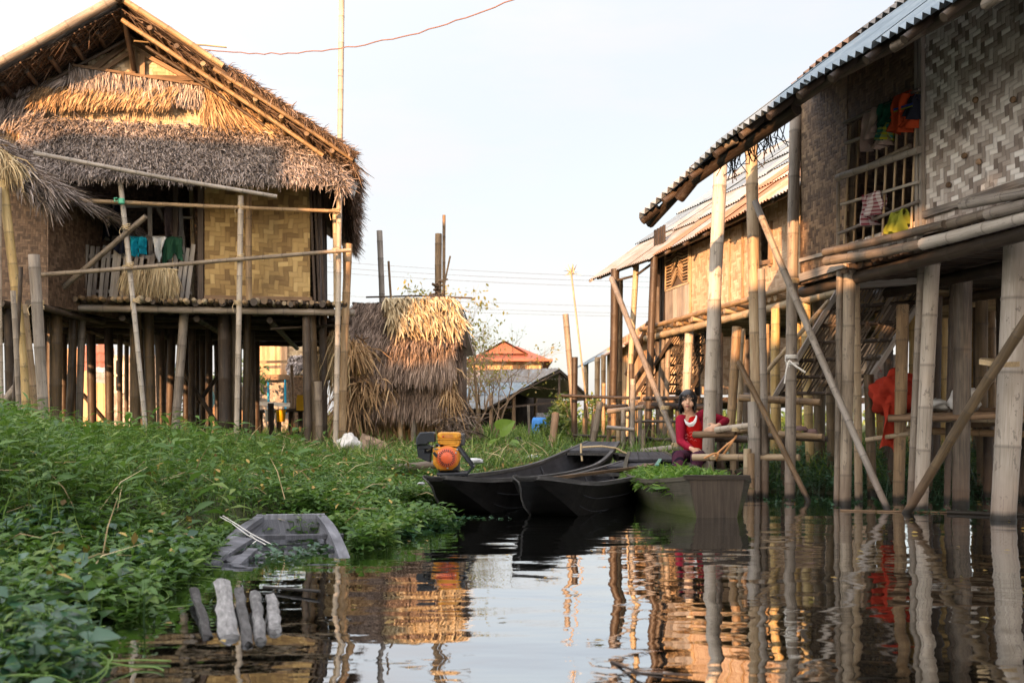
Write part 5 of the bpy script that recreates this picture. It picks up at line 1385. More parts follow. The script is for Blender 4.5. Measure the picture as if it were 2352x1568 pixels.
def tree(name, label, cat, base, H, spread, n_main, depth, leaf_mat, leaf_n, leaf_size, r0=.08, lean=(0, 0, 0), bark='twig', up=.5, group=None):
    t = thing(name, label, cat, base, group); mb = MB(); tips = []
    def grow(p, d, L, r, k):
        q = p + d * L; m = p + d * L * .5 + Vector(RNG.normal(size=3)) * L * .05
        tube(mb, [p, m, q], [r, r * .8, r * .6], 6 if r > .02 else 4, False)
        tips.append((m, k)); tips.append((q, k))
        if k == 0: return
        for _ in range(random.choice((2, 3)) if k > 1 else 3):
            dd = (d + Vector(RNG.normal(size=3)) * .48 + Vector((0, 0, up * .35))).normalized()
            grow(q if random.random() < .7 else m, dd, L * random.uniform(.55, .85), r * .58, k - 1)
    b = Vector(base)
    for i in range(n_main):
        a = 2 * PI * i / n_main + random.random(); dd = Vector((math.cos(a) * spread, math.sin(a) * spread, 1.0)) + Vector(lean)
        grow(b + V(math.cos(a), math.sin(a), 0) * .08 * n_main * .3, dd.normalized(), H * random.uniform(.26, .36), r0 * random.uniform(.6, 1), depth)
    link('trunk', mb, M[bark], t)
    T = np.array([p for p, k in tips if k <= 1])
    if leaf_n and len(T):
        mb = MB(); P = T[RNG.integers(0, len(T), leaf_n)] + RNG.normal(size=(leaf_n, 3)) * .13 * (H / 4)
        leaf_quads(mb, P, leaf_size); link('crown', mb, M[leaf_mat], t)
    return t
b = G(1125, 19.5, .35); tree('bare_tree', 'sparse almost leafless shrub tree glowing orange right of the straw hut', 'tree', b, 3.0, .36, 6, 4, 'leaf_dry', 380, .07, .03)
b = G(1080, 18.6, .35); tree('bare_tree', 'twiggy bare bush leaning against the right side of the straw hut', 'tree', b, 2.3, .5, 5, 4, 'leaf_dry', 350, .07, .035)
b = G(950, 27, .35); tree('leafy_tree', 'light yellow-green tree top rising behind the straw hut roof', 'tree', b, 4.4, .5, 5, 4, 'leaf_dry', 1900, .13, .05)
b = G(1060, 30, .35); tree('leafy_tree', 'pale yellow-green tree behind the tied pole pair', 'tree', b, 4.3, .35, 4, 4, 'leaf_dry', 420, .12, .05)
b = G(395, 26, .35); tree('leafy_bush', 'green bush beyond the stilts under the thatched house', 'bush', b, 2.6, .5, 5, 3, 'leaf_olive', 1800, .14, .04)
b = G(545, 23, .35); tree('leafy_bush', 'small green bush by the dark shack under the thatched house', 'bush', b, 2.4, .4, 4, 3, 'leaf_olive', 900, .13, .04)
b = G(1345, 17, .3); tree('weedy_bush', 'yellow-green weedy bush behind the black pole', 'bush', b, 1.2, .7, 6, 3, 'leaf_olive', 1500, .09, .02)
b = G(1290, 19, .3); tree('weedy_bush', 'low olive bush below the open shed', 'bush', b, .6, .8, 6, 3, 'leaf_olive', 900, .08, .02)
# far tree line on the horizon
mb = MB()
for i in range(46):
    px = -700 + i * 85 + random.uniform(-30, 30); d = random.uniform(150, 240); c = G(px, d, 0); h = random.uniform(2.5, 6)
    n = 260; P = np.array(c)[None] + RNG.normal(size=(n, 3)) * np.array([h * .8, 2, h * .28]) + np.array([0, 0, h * .45])
    leaf_quads(mb, P, 1.5)
tag(link('far_trees', mb, M['leaf_olive']), 'thin far belt of trees along the horizon', 'trees', None, 'stuff')
# taro plant with a big leaf
M['taro'] = mat_leaf('taro_leaf', [(.1, (.14, .25, .04)), (.9, (.24, .36, .07))], .4, .45)
tp_ = thing('taro_plant', 'taro plant with one big bright yellow-green leaf in the grass', 'plant', G(1166, 13.2, .3))
def heart(mb, c, ax_, ay_, L, Wd, cup=.12):
    c, ax_, ay_ = Vector(c), Vector(ax_).normalized(), Vector(ay_).normalized(); nz_ = ax_.cross(ay_).normalized()
    half = [(1.0, 0), (.86, .13), (.68, .27), (.45, .40), (.2, .48), (-.03, .48), (-.2, .38), (-.27, .2), (-.13, .0)]
    out = half + [(x, -y) for x, y in half[-2:0:-1]]
    def pt(x, y): return c + ax_ * (x * L) + ay_ * (y * Wd * 1.0) + nz_ * (cup * L * (abs(y) * 1.6 - .5 * (x - .3) ** 2) + random.uniform(-.004, .004))
    vs = [pt(.25, 0)] + [pt(.25 + (x - .25) * .55, y * .55) for x, y in out] + [pt(x, y) for x, y in out]
    n = len(out); fs = [(0, 1 + i, 1 + (i + 1) % n) for i in range(n)] + [(1 + i, 1 + n + i, 1 + n + (i + 1) % n, 1 + (i + 1) % n) for i in range(n)]
    mb.add(vs, fs, smooth=True)
mb = MB(); heart(mb, W(1152, 985, 13.1), (.7, -.3, .42), (-.45, .25, .75), .22, .25, .32); link('leaf', mb, M['taro'], tp_)
mb = MB(); heart(mb, W(1140, 1010, 12.9), (-.4, -.4, -.35), (.6, -.6, .2), .2, .2); link('leaf', mb, M['taro'], tp_)
mb = MB(); heart(mb, W(1175, 1016, 12.8), (.5, -.5, -.3), (.6, .3, .2), .16, .16); link('leaf', mb, M['taro'], tp_)
mb = MB(); tube(mb, [V(*G(1162, 13.2, .3)), W(1158, 1010, 13.15), W(1152, 985, 13.1)], .012, 6); tube(mb, [V(*G(1160, 13.2, .3)), W(1140, 1010, 12.9)], .009, 5); tube(mb, [V(*G(1164, 13.2, .3)), W(1175, 1016, 12.8)], .008, 5); link('stem', mb, M['taro'], tp_)
# ================================================================ boats
def mat_boat(name, c1, c2, algae=0.0, rough=.5):
    t = NT(name); uv = t.attr('uvm').outputs['Vector']; p = t.pos()
    n1 = t.noise(t.vscale(uv, (2.5, 50, 1)), 1.0, 5, .65); n2 = t.noise(p, 5, 5, .6)
    f = t.math('ADD', t.math('MULTIPLY', n1, .55), t.math('MULTIPLY', n2, .45))
    col = t.ramp(f, [(.32, c1), (.72, c2)])
    if algae:
        z = t.n('SeparateXYZ'); t.l(p, z.inputs[0])
        mr = t.n('MapRange'); mr.inputs[1].default_value = .16; mr.inputs[2].default_value = .03; mr.inputs[3].default_value = 0; mr.inputs[4].default_value = algae
        t.l(t.math('ADD', z.outputs[2], t.math('MULTIPLY', t.math('SUBTRACT', n2, .5), .16)), mr.inputs[0])
        col = t.mix(mr.outputs[0], col, (.07, .095, .012))
    return t.finish(col, rough, f, .45, .008, spec=.12)
M['hull'] = mat_boat('tarred_hull', (.003, .003, .003), (.020, .018, .016))
M['hull_in'] = mat_boat('boat_inside', (.018, .017, .018), (.075, .076, .085), 0, .6)
M['hull_moss'] = mat_boat('mossy_hull', (.030, .027, .020), (.135, .12, .088), .6, .8)
M['gunwale'] = mat_wood('gunwale', (.018, .017, .016), (.07, .066, .062), (.21, .20, .19), sc=(4, 40))
M['old_boat'] = mat_wood('old_boat_wood', (.05, .05, .055), (.16, .16, .175), (.33, .33, .345), sc=(4, 40))

def boat(name, label, org, ax, st, outer, inner, rimmat, near_deck=0.0, far_deck=0.0, rimw=.032, wobble=.0, closed0=True, closed1=True, thwarts=()):
    ax = Vector((ax[0], ax[1], 0)).normalized(); sd = Vector((ax.y, -ax.x, 0)); org = Vector((org[0], org[1], 0))
    t = thing(name, label, 'boat', org)
    # dense stations
    S = np.array(st, float); n = 30
    ss = np.linspace(S[0, 0], S[-1, 0], n + 1)
    def cub(x, col):
        i = np.clip(np.searchsorted(S[:, 0], x) - 1, 0, len(S) - 2); f = (x - S[i, 0]) / (S[i + 1, 0] - S[i, 0]); 
        m = np.gradient(S[:, col], S[:, 0]); h = S[i + 1, 0] - S[i, 0]
        return (2 * f**3 - 3 * f**2 + 1) * S[i, col] + (f**3 - 2 * f**2 + f) * h * m[i] + (-2 * f**3 + 3 * f**2) * S[i + 1, col] + (f**3 - f**2) * h * m[i + 1]
    def pt(x, side, k, off=0.0):      # k 0 rim .. 1 bottom corner; off = inset
        w, zr, wb, zb = [cub(x, c) for c in (1, 2, 3, 4)]
        ww = w + (wb - w) * (k ** 1.25) - off
        return org + ax * x + sd * (side * max(ww, .01)) + Vector((0, 0, zr + (zb - zr) * k + off * k))
    def shell(off, flip):
        mb = MB(); vs = []; uv = []
        row = [(-1, 0), (-1, .35), (-1, .7), (-1, 1), (1, 1), (1, .7), (1, .35), (1, 0)]
        for x in ss:
            x = min(max(x, S[0, 0] + off * 1.1), S[-1, 0] - off * 1.1)
            for sd_, k in row:
                vs.append(pt(x, sd_, k, off)); uv.append((x, sd_ * (1.5 - k), 0))
        m = len(row)
        fs = [(i * m + j, i * m + j + 1, (i + 1) * m + j + 1, (i + 1) * m + j) for i in range(n) for j in range(m - 1)]
        if closed0: fs.append(tuple(range(m))[::-1])
        if closed1: fs.append(tuple(n * m + j for j in range(m)))
        mb.add(vs, [f[::-1] if flip else f for f in fs], uv, .5)
        return mb
    link('hull', shell(0, False), outer, t); link('inner_planking', shell(.024, True), inner, t)
    for s_ in (-1, 1):
        mb = MB(); vs = []; uv = []
        for x in ss:
            a, b = pt(x, s_, 0, -.006), pt(x, s_, 0, rimw)
            for q, dz in ((a, .018), (b, .018), (b, -.012), (a, -.012)): vs.append(q + Vector((0, 0, dz))); uv.append((x, dz + (0 if q is a else .03), 0))
        fs = [(i * 4 + j, i * 4 + (j + 1) % 4, (i + 1) * 4 + (j + 1) % 4, (i + 1) * 4 + j) for i in range(n) for j in range(4)] + [(0, 1, 2, 3), (n * 4 + 3, n * 4 + 2, n * 4 + 1, n * 4)]
        mb.add(vs, fs, uv, .5); link('gunwale', mb, rimmat, t)
    def deck(x0, x1, nm, nb=1):
        mb = MB()
        for q in range(nb):
            g0, g1 = -1 + 2 * q / nb, -1 + 2 * (q + .96) / nb
            vs = []
            for x in np.linspace(x0, x1, 5):
                l, r = pt(x, -1, 0, .004), pt(x, 1, 0, .004)
                for g in (g0, g1): vs.append(l.lerp(r, (g + 1) / 2) + Vector((0, 0, .012)))
            fs = [(i * 2, i * 2 + 1, i * 2 + 3, i * 2 + 2) for i in range(4)]
            mb.add(vs, fs, [((v - org).dot(ax), (v - org).dot(sd), 0) for v in vs], random.random())
            mb.add([v - Vector((0, 0, .025)) for v in vs], [f[::-1] for f in fs], None, .3)
            for e in (0, 8): mb.add([vs[e], vs[e + 1], vs[e + 1] - Vector((0, 0, .025)), vs[e] - Vector((0, 0, .025))], [(0, 1, 2, 3) if e else (3, 2, 1, 0)], None, .3)
        link(nm, mb, rimmat if nb == 1 else inner, t)
    if near_deck: deck(S[0, 0], S[0, 0] + near_deck, 'end_deck')
    if far_deck: deck(S[-1, 0] - far_deck, S[-1, 0], 'end_deck', 4)
    for x in thwarts:
        mb = MB(); plank(mb, pt(x, -1, .1, .03), pt(x, 1, .1, .03), .07, .025); link('thwart', mb, rimmat, t)
    return t, pt

bA, ptA = boat('wooden_canoe', 'black wooden canoe lying leftmost of three, carrying the orange motor on its end', (-.50, 7.3), (.347, .938),
    [(-.16, .09, .30, .05, .275), (0, .15, .285, .09, .225), (.2, .22, .264, .15, .12), (.55, .28, .25, .20, -.03), (1.1, .33, .24, .24, -.09), (2.2, .35, .24, .25, -.09), (3.2, .33, .29, .22, -.02), (3.9, .27, .385, .18, .14), (4.45, .20, .475, .13, .36)],
    M['hull'], M['hull_in'], M['gunwale'], .34, .55, thwarts=(3.86,))
bB, ptB = boat('wooden_canoe', 'black wooden canoe in the middle of three, its square end jutting towards the viewer', (.15, 7.0), (.334, .943),
    [(-.16, .09, .315, .05, .29), (0, .15, .30, .09, .235), (.2, .22, .272, .15, .13), (.6, .28, .235, .19, -.03), (1.2, .31, .22, .22, -.09), (2.2, .31, .22, .22, -.09), (3.0, .27, .25, .18, .0), (3.55, .20, .29, .13, .15)],
    M['hull'], M['hull_in'], M['gunwale'], .30, .5, thwarts=(1.5, 2.6))
bC, ptC = boat('mossy_canoe', 'mossy brown canoe at the right, heaped with cut green leaves', (1.50, 7.3), (-.02, 1),
    [(0, .205, .285, .135, -.06), (.22, .30, .262, .2, -.08), (.6, .40, .23, .28, -.09), (1.2, .44, .215, .3, -.09), (2.0, .41, .23, .27, -.08), (2.8, .3, .30, .18, .0), (3.3, .2, .38, .12, .2)],
    M['hull_moss'], M['hull_in'], M['hull_moss'], .16, .4)
for t_, pf in ((bA, ptA), (bB, ptB)):
    for sd_ in (-1,):
        mb = MB(); tube(mb, [pf(x, sd_, 1, -.004) for x in np.linspace(.0, .62, 7)] if False else [pf(-.16, sd_, 0, -.004)] + [pf(x, sd_, 1, -.004) for x in (-.16, .0, .15, .3, .5, .62)], [.004, .007, .008, .007, .008, .006, .005], 6); link('worn_edge', mb, M['gunwale'], t_)
    for k_ in (.38, .72):
        mb = MB()
        for sd_ in (1,): tube(mb, [pf(x, sd_, k_, -.001) for x in np.linspace(.45, 2.9, 26)], .0035, 4, False)
        link('plank_seam', mb, M['hull_in'], t_)
    mb = MB()
    for x in np.linspace(.9, 3.1, 4): tube(mb, [pf(x, -1, .12, .03), pf(x, -1, .8, .035), pf(x, -1, 1, .045), pf(x, 1, 1, .045), pf(x, 1, .8, .035), pf(x, 1, .12, .03)], .014, 5)
    link('ribs', mb, M['hull_in'], t_)
mb = MB(); c = ptA(2.9, 0, 1, .05) + V(0, 0, .07)
for q in range(5): tube(mb, [c + V(math.cos(a) * (.13 + .012 * q), math.sin(a) * (.13 + .01 * q), .012 * q + .008 * math.sin(3 * a)) for a in np.linspace(0, 6.28, 16)], .007, 5, False)
solo('rope_coil', mb, M['rope'], 'loose coil of rope lying inside the left canoe', 'rope')
mb = MB(); plank(mb, ptB(.9, -.5, 0) + V(0, 0, .03), ptB(2.7, .6, 0) + V(0, 0, .04), .03, .025); plank(mb, ptB(2.7, .6, 0) + V(0, 0, .04), ptB(3.05, .75, 0) + V(0, 0, .04), .10, .014); solo('paddle', mb, M['wood_brown'], 'worn wooden paddle laid along the middle canoe', 'paddle')
M['wood_transom'] = mat_wood('wood_transom', (.012, .008, .005), (.036, .025, .016), (.08, .058, .038))
mb = MB(); q = [ptC(0, -1, 1), ptC(0, 1, 1), ptC(0, 1, 0), ptC(0, -1, 0)]; panel(mb, [v + V(0, -.012, 0) for v in q], .014, (1, 0, 0)); link('transom', mb, M['wood_transom'], bC)
mb = MB(); plank(mb, ptC(.02, -1, 0) + V(-.02, 0, .012), ptC(.02, 1, 0) + V(.03, 0, .012), .09, .03); link('transom_board', mb, M['wood_transom'], bC)
bD, ptD = boat('sunken_boat', 'old grey half-sunken boat end rising from the weeds, leaves inside', (-1.36, 6.12), (.16, -.99),
    [(0, .205, .105, .13, -.10), (.4, .27, .075, .17, -.2), (.8, .325, .02, .2, -.25), (1.15, .36, -.025, .22, -.3), (1.8, .38, -.12, .24, -.4)],
    M['old_boat'], M['old_boat'], M['old_boat'], 0, 0, .05)
mb = MB(); plank(mb, ptD(0, -1, 0) + V(0, .0, .008), ptD(0, 1, 0) + V(0, .0, .008), .05, .035); link('transom_board', mb, M['old_boat'], bD)
mb = MB(); plank(mb, ptD(.35, -1, .0) + V(.06, 0, -.05), ptD(.35, 1, 0) + V(-.06, 0, -.05), .07, .025); link('thwart', mb, M['old_boat'], bD)
for k, (a, b) in enumerate((((470, 1297, 4.85), (562, 1238, 5.25)), ((520, 1290, 4.95), (600, 1272, 5.1)), ((538, 1300, 4.85), (582, 1262, 5.1)))):
    mb = MB(); plank(mb, W(*a), W(*b), .09 - .02 * k, .02, (0, -.3, 1)); link('splintered_plank', mb, M['old_boat'], bD)
mb = MB(); tube(mb, [W(505, 1186, 5.75), W(535, 1203, 5.6), W(568, 1228, 5.5), W(612, 1251, 5.4)], .003, 6); tube(mb, [W(512, 1184, 5.75), W(545, 1204, 5.6), W(575, 1224, 5.5), W(622, 1249, 5.38)], .003, 6); tube(mb, [W(575, 1228, 5.48), W(590, 1240, 5.45), W(580, 1248, 5.42)], .003, 6); solo('mooring_string', mb, M['string'], 'pale string tied across the corner of the half-sunken boat', 'string')
bE, ptE = boat('wooden_canoe', 'dark low canoe drawn up on the bank just behind the girl', (1.12, 10.75), (1, .12),
    [(0, .15, .36, .1, .3), (.4, .24, .33, .16, .16), (1.0, .3, .33, .2, .1), (1.6, .25, .36, .15, .16)], M['hull'], M['hull_in'], M['gunwale'])
mb = MB(); p0 = ptB(3.35, 1, 0) + V(.03, 0, .03); plank(mb, ptB(3.02, 1, 0, -.01) + V(0, 0, .03), ptB(3.5, 1, 0, -.01) + V(0, 0, .035), .035, .02); solo('green_bar', mb, mat_plain('green_paint', (.10, .26, .20), .5), 'pale green bar along the far end of the middle canoe', 'bar')
mb = MB()
p = [ptA(3.88, -.3, 0) + V(0, 0, .05), ptA(3.9, .5, 0) + V(0, 0, .06), ptA(3.95, 1.0, 0) + V(.02, 0, .03), V(1.38, 11.0, .3), V(1.48, 10.8, .27)]
tube(mb, p, .012, 6); tube(mb, [p[0] + V(-.01, 0, .04), p[0] + V(-.01, -.03, -.06), p[0] + V(0, -.06, -.15)], .012, 6); solo('mooring_rope', mb, M['rope'], 'tan mooring rope over the far end of the left canoe', 'rope')

# heap of greens in the mossy canoe
M['greens'] = mat_leaf('cut_greens', [(.08, (.045, .11, .015)), (.45, (.12, .25, .035)), (.9, (.28, .40, .08))], .42, .35)
mb = MB(); n = 6500
u = RNG.uniform(-1, 1, n); s = RNG.uniform(.25, 2.1, n)
hh = .07 * np.clip(1 - u * u, 0, 1) ** .7 * np.clip((s - .15) / .5, .15, 1) + RNG.uniform(-.03, .04, n)
P = np.stack([1.47 - .02 * s + u * (.40 * np.clip(.5 + s * .6, 0, 1)), 7.3 + s, .18 + hh], 1)
strands(mb, P, RNG.normal(size=(n, 3)) * np.array([1, 1, .45]) + np.array([0, -.2, .05]), RNG.uniform(.04, .10, n), RNG.uniform(.008, .018, n), None, .4)
grid(mb, lambda a, b: V(1.47 + (a - .5) * .76, 7.55 + b * 1.6, .19 + .08 * (1 - (2 * a - 1) ** 2) * min(1, b * 3 + .3)), 8, 8)
solo('greens_heap', mb, M['greens'], 'heap of freshly cut bright green leaves filling the mossy canoe', 'greens')

# ================================================================ orange petrol motor on the left canoe
mot = thing('petrol_motor', 'orange petrol motor with black air box and red starter disc on the left canoe', 'motor', W(1030, 1108, 7.5))
M['orange'] = mat_plain('orange_paint', (.66, .27, .025), .45, 0, .42, 26)
M['tank'] = mat_plain('tank_paint', (.68, .30, .03), .4, 0, .3, 22)
M['coral'] = mat_plain('starter_cover', (.72, .12, .04), .42, 0, .12, 14)
M['steel'] = mat_plain('steel', (.45, .45, .45), .3, .9)
MD = 7.42; mk = MD / F
def E(zx, zy, dy=0.0): return Vector(((922 + zx * .108 - CX) * mk, MD + dy, CZ + (HY - 959.6 - zy * .108) * mk))
def prism(mb, pts, d0, d1, ins=.006):
    """front outline (zoom px) extruded from depth d0 to d1, with a bevelled front edge"""
    c = sum((E(*p) for p in pts), Vector()) / len(pts)
    A = [E(*p) for p in pts]
    def ring(d, k): return [V(c.x + (q.x - c.x) * k, MD + d, c.z + (q.z - c.z) * k) for q in A]
    w_ = max((q - c).length for q in A); k1 = 1 - ins / w_ * 1.4
    rs = [ring(d0, k1), ring(d0 + ins * .4, 1 - (1 - k1) * .35), ring(d0 + ins, 1), ring(d1 - ins, 1), ring(d1, k1)]
    n = len(A); vs = [q for r in rs for q in r]
    fs = [(i * n + j, i * n + (j + 1) % n, (i + 1) * n + (j + 1) % n, (i + 1) * n + j) for i in range(4) for j in range(n)] + [tuple(range(n))[::-1], tuple(4 * n + j for j in range(n))]
    mb.add(vs, fs, [(q.x, q.z, 0) for q in vs], .5)
def rrect(x0, y0, x1, y1, r, n=5):
    o = []
    for cx_, cy_, a0_ in ((x1 - r, y0 + r, -90), (x1 - r, y1 - r, 0), (x0 + r, y1 - r, 90), (x0 + r, y0 + r, 180)):
        for i in range(n): a = R(a0_ + 90 * i / (n - 1)); o.append((cx_ + r * math.cos(a), cy_ + r * math.sin(a)))
    return o
mb = MB()
prism(mb, [(315, 420), (392, 305), (670, 292), (708, 325), (712, 508), (565, 515), (552, 560), (310, 578)], -.02, .13, .010)
prism(mb, [(318, 582), (560, 566), (640, 600), (640, 655), (330, 662)], .0, .12)
prism(mb, [(330, 664), (485, 660), (490, 745), (625, 745), (612, 945), (490, 900), (352, 832)], .0, .12)
prism(mb, [(486, 640), (640, 630), (640, 740), (490, 742)], .05, .12)
link('air_box', mb, M['black'], mot)
mb = MB(); prism(mb, rrect(762, 300, 1256, 442, 70), -.01, .16, .016); prism(mb, rrect(770, 450, 1250, 568, 62), -.005, .155, .014); prism(mb, rrect(752, 436, 1262, 456, 10), -.014, .165, .004)
prism(mb, [(820, 560), (1240, 560), (1190, 612), (1060, 600)], .0, .14); link('fuel_tank', mb, M['tank'], mot)
mb = MB(); c = E(890, 392, -.0125); lathe(mb, c, [(.0, .0015), (.0075, .0015), (.0075, 0)], 12, (0, -1, 0)); link('tank_mark', mb, mat_plain('mark_red', (.45, .03, .03), .5), mot)
mb = MB()
for k in range(4): box(mb, E(1015, 358 + k * 20, -.0115), .062 - .004 * (k % 2), .002, .0022)
link('tank_lettering', mb, mat_plain('mark_faint', (.58, .22, .10), .5), mot)
mb = MB()
prism(mb, [(668, 650), (760, 618), (1060, 612), (1160, 640), (1215, 690), (1245, 800), (1240, 900), (1190, 1010), (1080, 1105), (830, 1118), (760, 1085), (672, 975)], -.02, .10, .016)
link('blower_housing', mb, M['orange'], mot)
sc_ = E(972, 838); 
mb = MB(); lathe(mb, V(sc_.x, MD - .016, sc_.z), [(0, .010), (.081, .012), (.085, .008), (.088, -.004)], 36, (0, -1, 0)); link('starter_ring', mb, mat_plain('starter_orange', (.62, .17, .02), .42), mot)
mb = MB(); lathe(mb, V(sc_.x, MD - .02, sc_.z), [(0, .034), (.034, .034), (.037, .031), (.066, .028), (.069, .022), (.070, 0)], 36, (0, -1, 0)); st_ = link('starter_cover', mb, M['coral'], mot)
mb = MB()
for k in range(24):
    a = 2 * PI * k / 24; d_ = V(math.cos(a), 0, math.sin(a)); r0_ = .043 if k % 2 else .046
    plank(mb, V(sc_.x, MD - .0515, sc_.z) + d_ * r0_, V(sc_.x, MD - .0492, sc_.z) + d_ * .0635, .0062, .004, (0, -1, 0))
link('cooling_slots', mb, M['black'], st_)
mb = MB(); plank(mb, E(690, 725, -.035), E(768, 815, -.035), .02, .018, (0, -1, 0)); link('starter_handle', mb, M['black'], mot)
mb = MB()
for q in ((1162, 740), (800, 748), (988, 1062), (1190, 672)): lathe(mb, E(*q, -.03), [(0, .006), (.006, .005), (.008, 0)], 8, (0, -1, 0))
for q in ((668, 600), (800, 598), (455, 735)): lathe(mb, E(*q, .02), [(0, .01), (.008, .008), (.01, 0)], 8, (0, -1, 0))
plank(mb, E(520, 700, .045), E(610, 652, .045), .008, .006, (0, -1, 0)); link('bolts', mb, M['steel'], mot)
mb = MB(); box(mb, E(740, 655, -.024), .032, .004, .010); link('badge', mb, M['steel'], mot)
mb = MB(); prism(mb, [(700, 560), (1180, 560), (1220, 700), (1200, 1150), (760, 1150), (690, 900)], .10, .28, .01); prism(mb, rrect(1180, 330, 1320, 600, 40), .12, .3, .012)
link('engine_block', mb, mat_plain('engine_grey', (.10, .095, .09), .55, .3), mot)
mb = MB(); tube(mb, [E(1205, 620, .0), E(1330, 800, -.02), E(1520, 1045, -.02), E(1395, 1178, -.02), E(760, 1195, -.02)], .0125, 8); tube(mb, [E(1205, 620, .2), E(1520, 1045, .2), E(1395, 1178, .2), E(760, 1195, .2)], .0125, 8); tube(mb, [E(1520, 1045, -.02), E(1520, 1045, .2)], .011, 8)
link('frame_bar', mb, M['black'], mot)
mb = MB(); prism(mb, [(742, 1178), (1410, 1160), (1400, 1205), (770, 1225)], -.03, .24, .004); prism(mb, [(805, 1220), (960, 1220), (960, 1280), (840, 1280)], .0, .2, .004); prism(mb, [(1110, 1215), (1215, 1215), (1215, 1275), (1120, 1275)], .0, .2, .004)
tube(mb, [E(1025, 1200, .1), E(1022, 1420, .1)], .018, 10); tube(mb, [E(1280, 1220, .1), E(1370, 1300, .1)], .026, 10)
link('mount', mb, M['black'], mot)
# propeller shaft box seen as the second motor far on the bank
m2_ = thing('small_motor', 'small black motor lying in the grass beside the taro plant', 'motor', G(1192, 13.8, .3))
mb = MB(); c = W(1190, 1022, 13.8); box(mb, c, .12, .12, .11); box(mb, c + V(.0, 0, .09), .09, .1, .05); tube(mb, [c + V(.05, 0, -.02), c + V(.1, -.1, -.08)], .014, 6); link('engine_block', mb, M['black'], m2_)
mb = MB(); lathe(mb, c + V(-.02, -.07, .0), [(0, .02), (.035, .018), (.04, 0)], 12, (0, -1, 0)); link('starter_cover', mb, M['steel'], m2_)
mb = MB(); plank(mb, W(1188, 1046, 13.4), W(1248, 1042, 13.6), .14, .04); solo('grey_board', mb, M['wood_grey'], 'grey board in the grass below the small black motor', 'board')

# ================================================================ logs, stakes, litter
def log(name, label, cat, a, b, r, mt, group=None, bend=.01):
    mb = MB(); bamboo(mb, a, b, r, bend=bend, n=12, seg=1.6); solo(name, mb, M[mt], label, cat, group)
log('log', 'long grey log lying in the weeds behind the motor', 'log', W(775, 1092, 9.3), W(1000, 1066, 9.5), .042, 'bam_grey')
log('log', 'shorter brown log above the long grey log on the bank', 'log', W(858, 1064, 10.4), W(990, 1056, 10.6), .04, 'wood_brown')
log('bamboo_culm', 'pale split culm lying at the foot of the straw hut', 'bamboo', W(775, 1050, 12.0), W(930, 1042, 12.2), .03, 'bam_tan')
RAFT = [((446, 1362), (480, 1462), .024, 'first, slim and crooked log from the left in the water row'), ((510, 1350), (526, 1464), .038, 'thickest log of the row lying in the water'), ((548, 1362), (571, 1478), .022, 'third log from the left in the water row, slim and straight'),
        ((586, 1376), (600, 1470), .027, 'log with a bright wet end, fourth in the water row'), ((622, 1382), (632, 1452), .028, 'shortest log at the right end of the water row')]
M['wet_log'] = mat_wood('wet_log', (.025, .022, .02), (.11, .105, .10), (.34, .325, .31), .6, sc=(45, 14))
for (a, b, r, lb) in RAFT:
    d0, d1 = CZ * F / (a[1] + 12 - HY), CZ * F / (b[1] + 3 - HY)
    mb = MB(); p0 = G(a[0], d0, .03 + r * .4); p1 = G(b[0], d1, .005)
    m_ = (p0 + p1) / 2 + V(.015, 0, .012)
    nn = 9; pts_ = [p0.lerp(p1, q / nn) + V(random.uniform(-.004, .004), 0, random.uniform(-.003, .003)) for q in range(nn + 1)]
    d_, u_, w_ = frame(p1 - p0); ks = 8; vs = []; uv = []; prof = [random.uniform(.7, 1.1) for _ in range(ks)]
    for q, p_ in enumerate(pts_):
        rr_ = r * .82 * random.uniform(.9, 1.08)
        for k_ in range(ks):
            a_ = 2 * PI * k_ / ks; g_ = prof[k_] * random.uniform(.93, 1.07)
            vs.append(p_ + u_ * (math.cos(a_) * rr_ * g_) + w_ * (math.sin(a_) * rr_ * g_ * .62) + d_ * (random.uniform(-.012, .012) if q in (0, nn) else 0)); uv.append((a_ * r + a[0], q * .09 + a[0], 0))
    fs = [(q * ks + k_, q * ks + (k_ + 1) % ks, (q + 1) * ks + (k_ + 1) % ks, (q + 1) * ks + k_) for q in range(nn) for k_ in range(ks)]
    mb.add(vs, fs + [tuple(range(ks))[::-1], tuple(nn * ks + k_ for k_ in range(ks))], uv, random.random(), smooth=False)
    solo('wet_log', mb, M['wet_log'], lb, 'log', 'row of wet logs in the water')
M['sack'] = mat_cloth('white_sack', (.62, .60, .56))
def sackblob(c, sx, sy, sz, seed, nu=26, nv=16):
    mb = MB(); rr = np.random.default_rng(seed); ph = rr.uniform(0, 6, 8)
    def fn(t, p):
        r = 1 + .16 * math.sin(3 * t + ph[0] + 2 * math.cos(p * 2 + ph[1])) + .10 * math.sin(7 * t + 5 * p + ph[2]) + .08 * math.cos(11 * t - 6 * p + ph[3]) + .10 * math.sin(5 * p + ph[4])
        return V(c[0] + sx * r * math.cos(t) * math.sin(p), c[1] + sy * r * math.sin(t) * math.sin(p), c[2] + sz * r * math.cos(p))
    capsule_blob(mb, fn, nu, nv); return mb
solo('white_sack', sackblob(W(802, 1022, 12.4), .13, .14, .12, 3), M['sack'], 'crumpled white sack slumped against a mat below the straw hut', 'sack')
solo('white_sack', sackblob(W(752, 1042, 12.2), .10, .10, .04, 4), M['sack'], 'small flat white bag at the foot of the tall mast', 'sack')
M['basket'] = mat_weave('weave_basket', ((.12, .075, .045), (.27, .18, .11), (.40, .29, .19)), .05, 2, 0)
mb = MB(); panel(mb, [W(812, 1046, 12.35), W(905, 1044, 12.6), W(885, 1014, 12.75), W(832, 994, 12.6)], .012); solo('woven_mat', mb, M['basket'], 'torn brown woven mat lying below the straw hut', 'mat')
M['scrap'] = mat_plain('pale_scrap', (.55, .56, .56), .6)
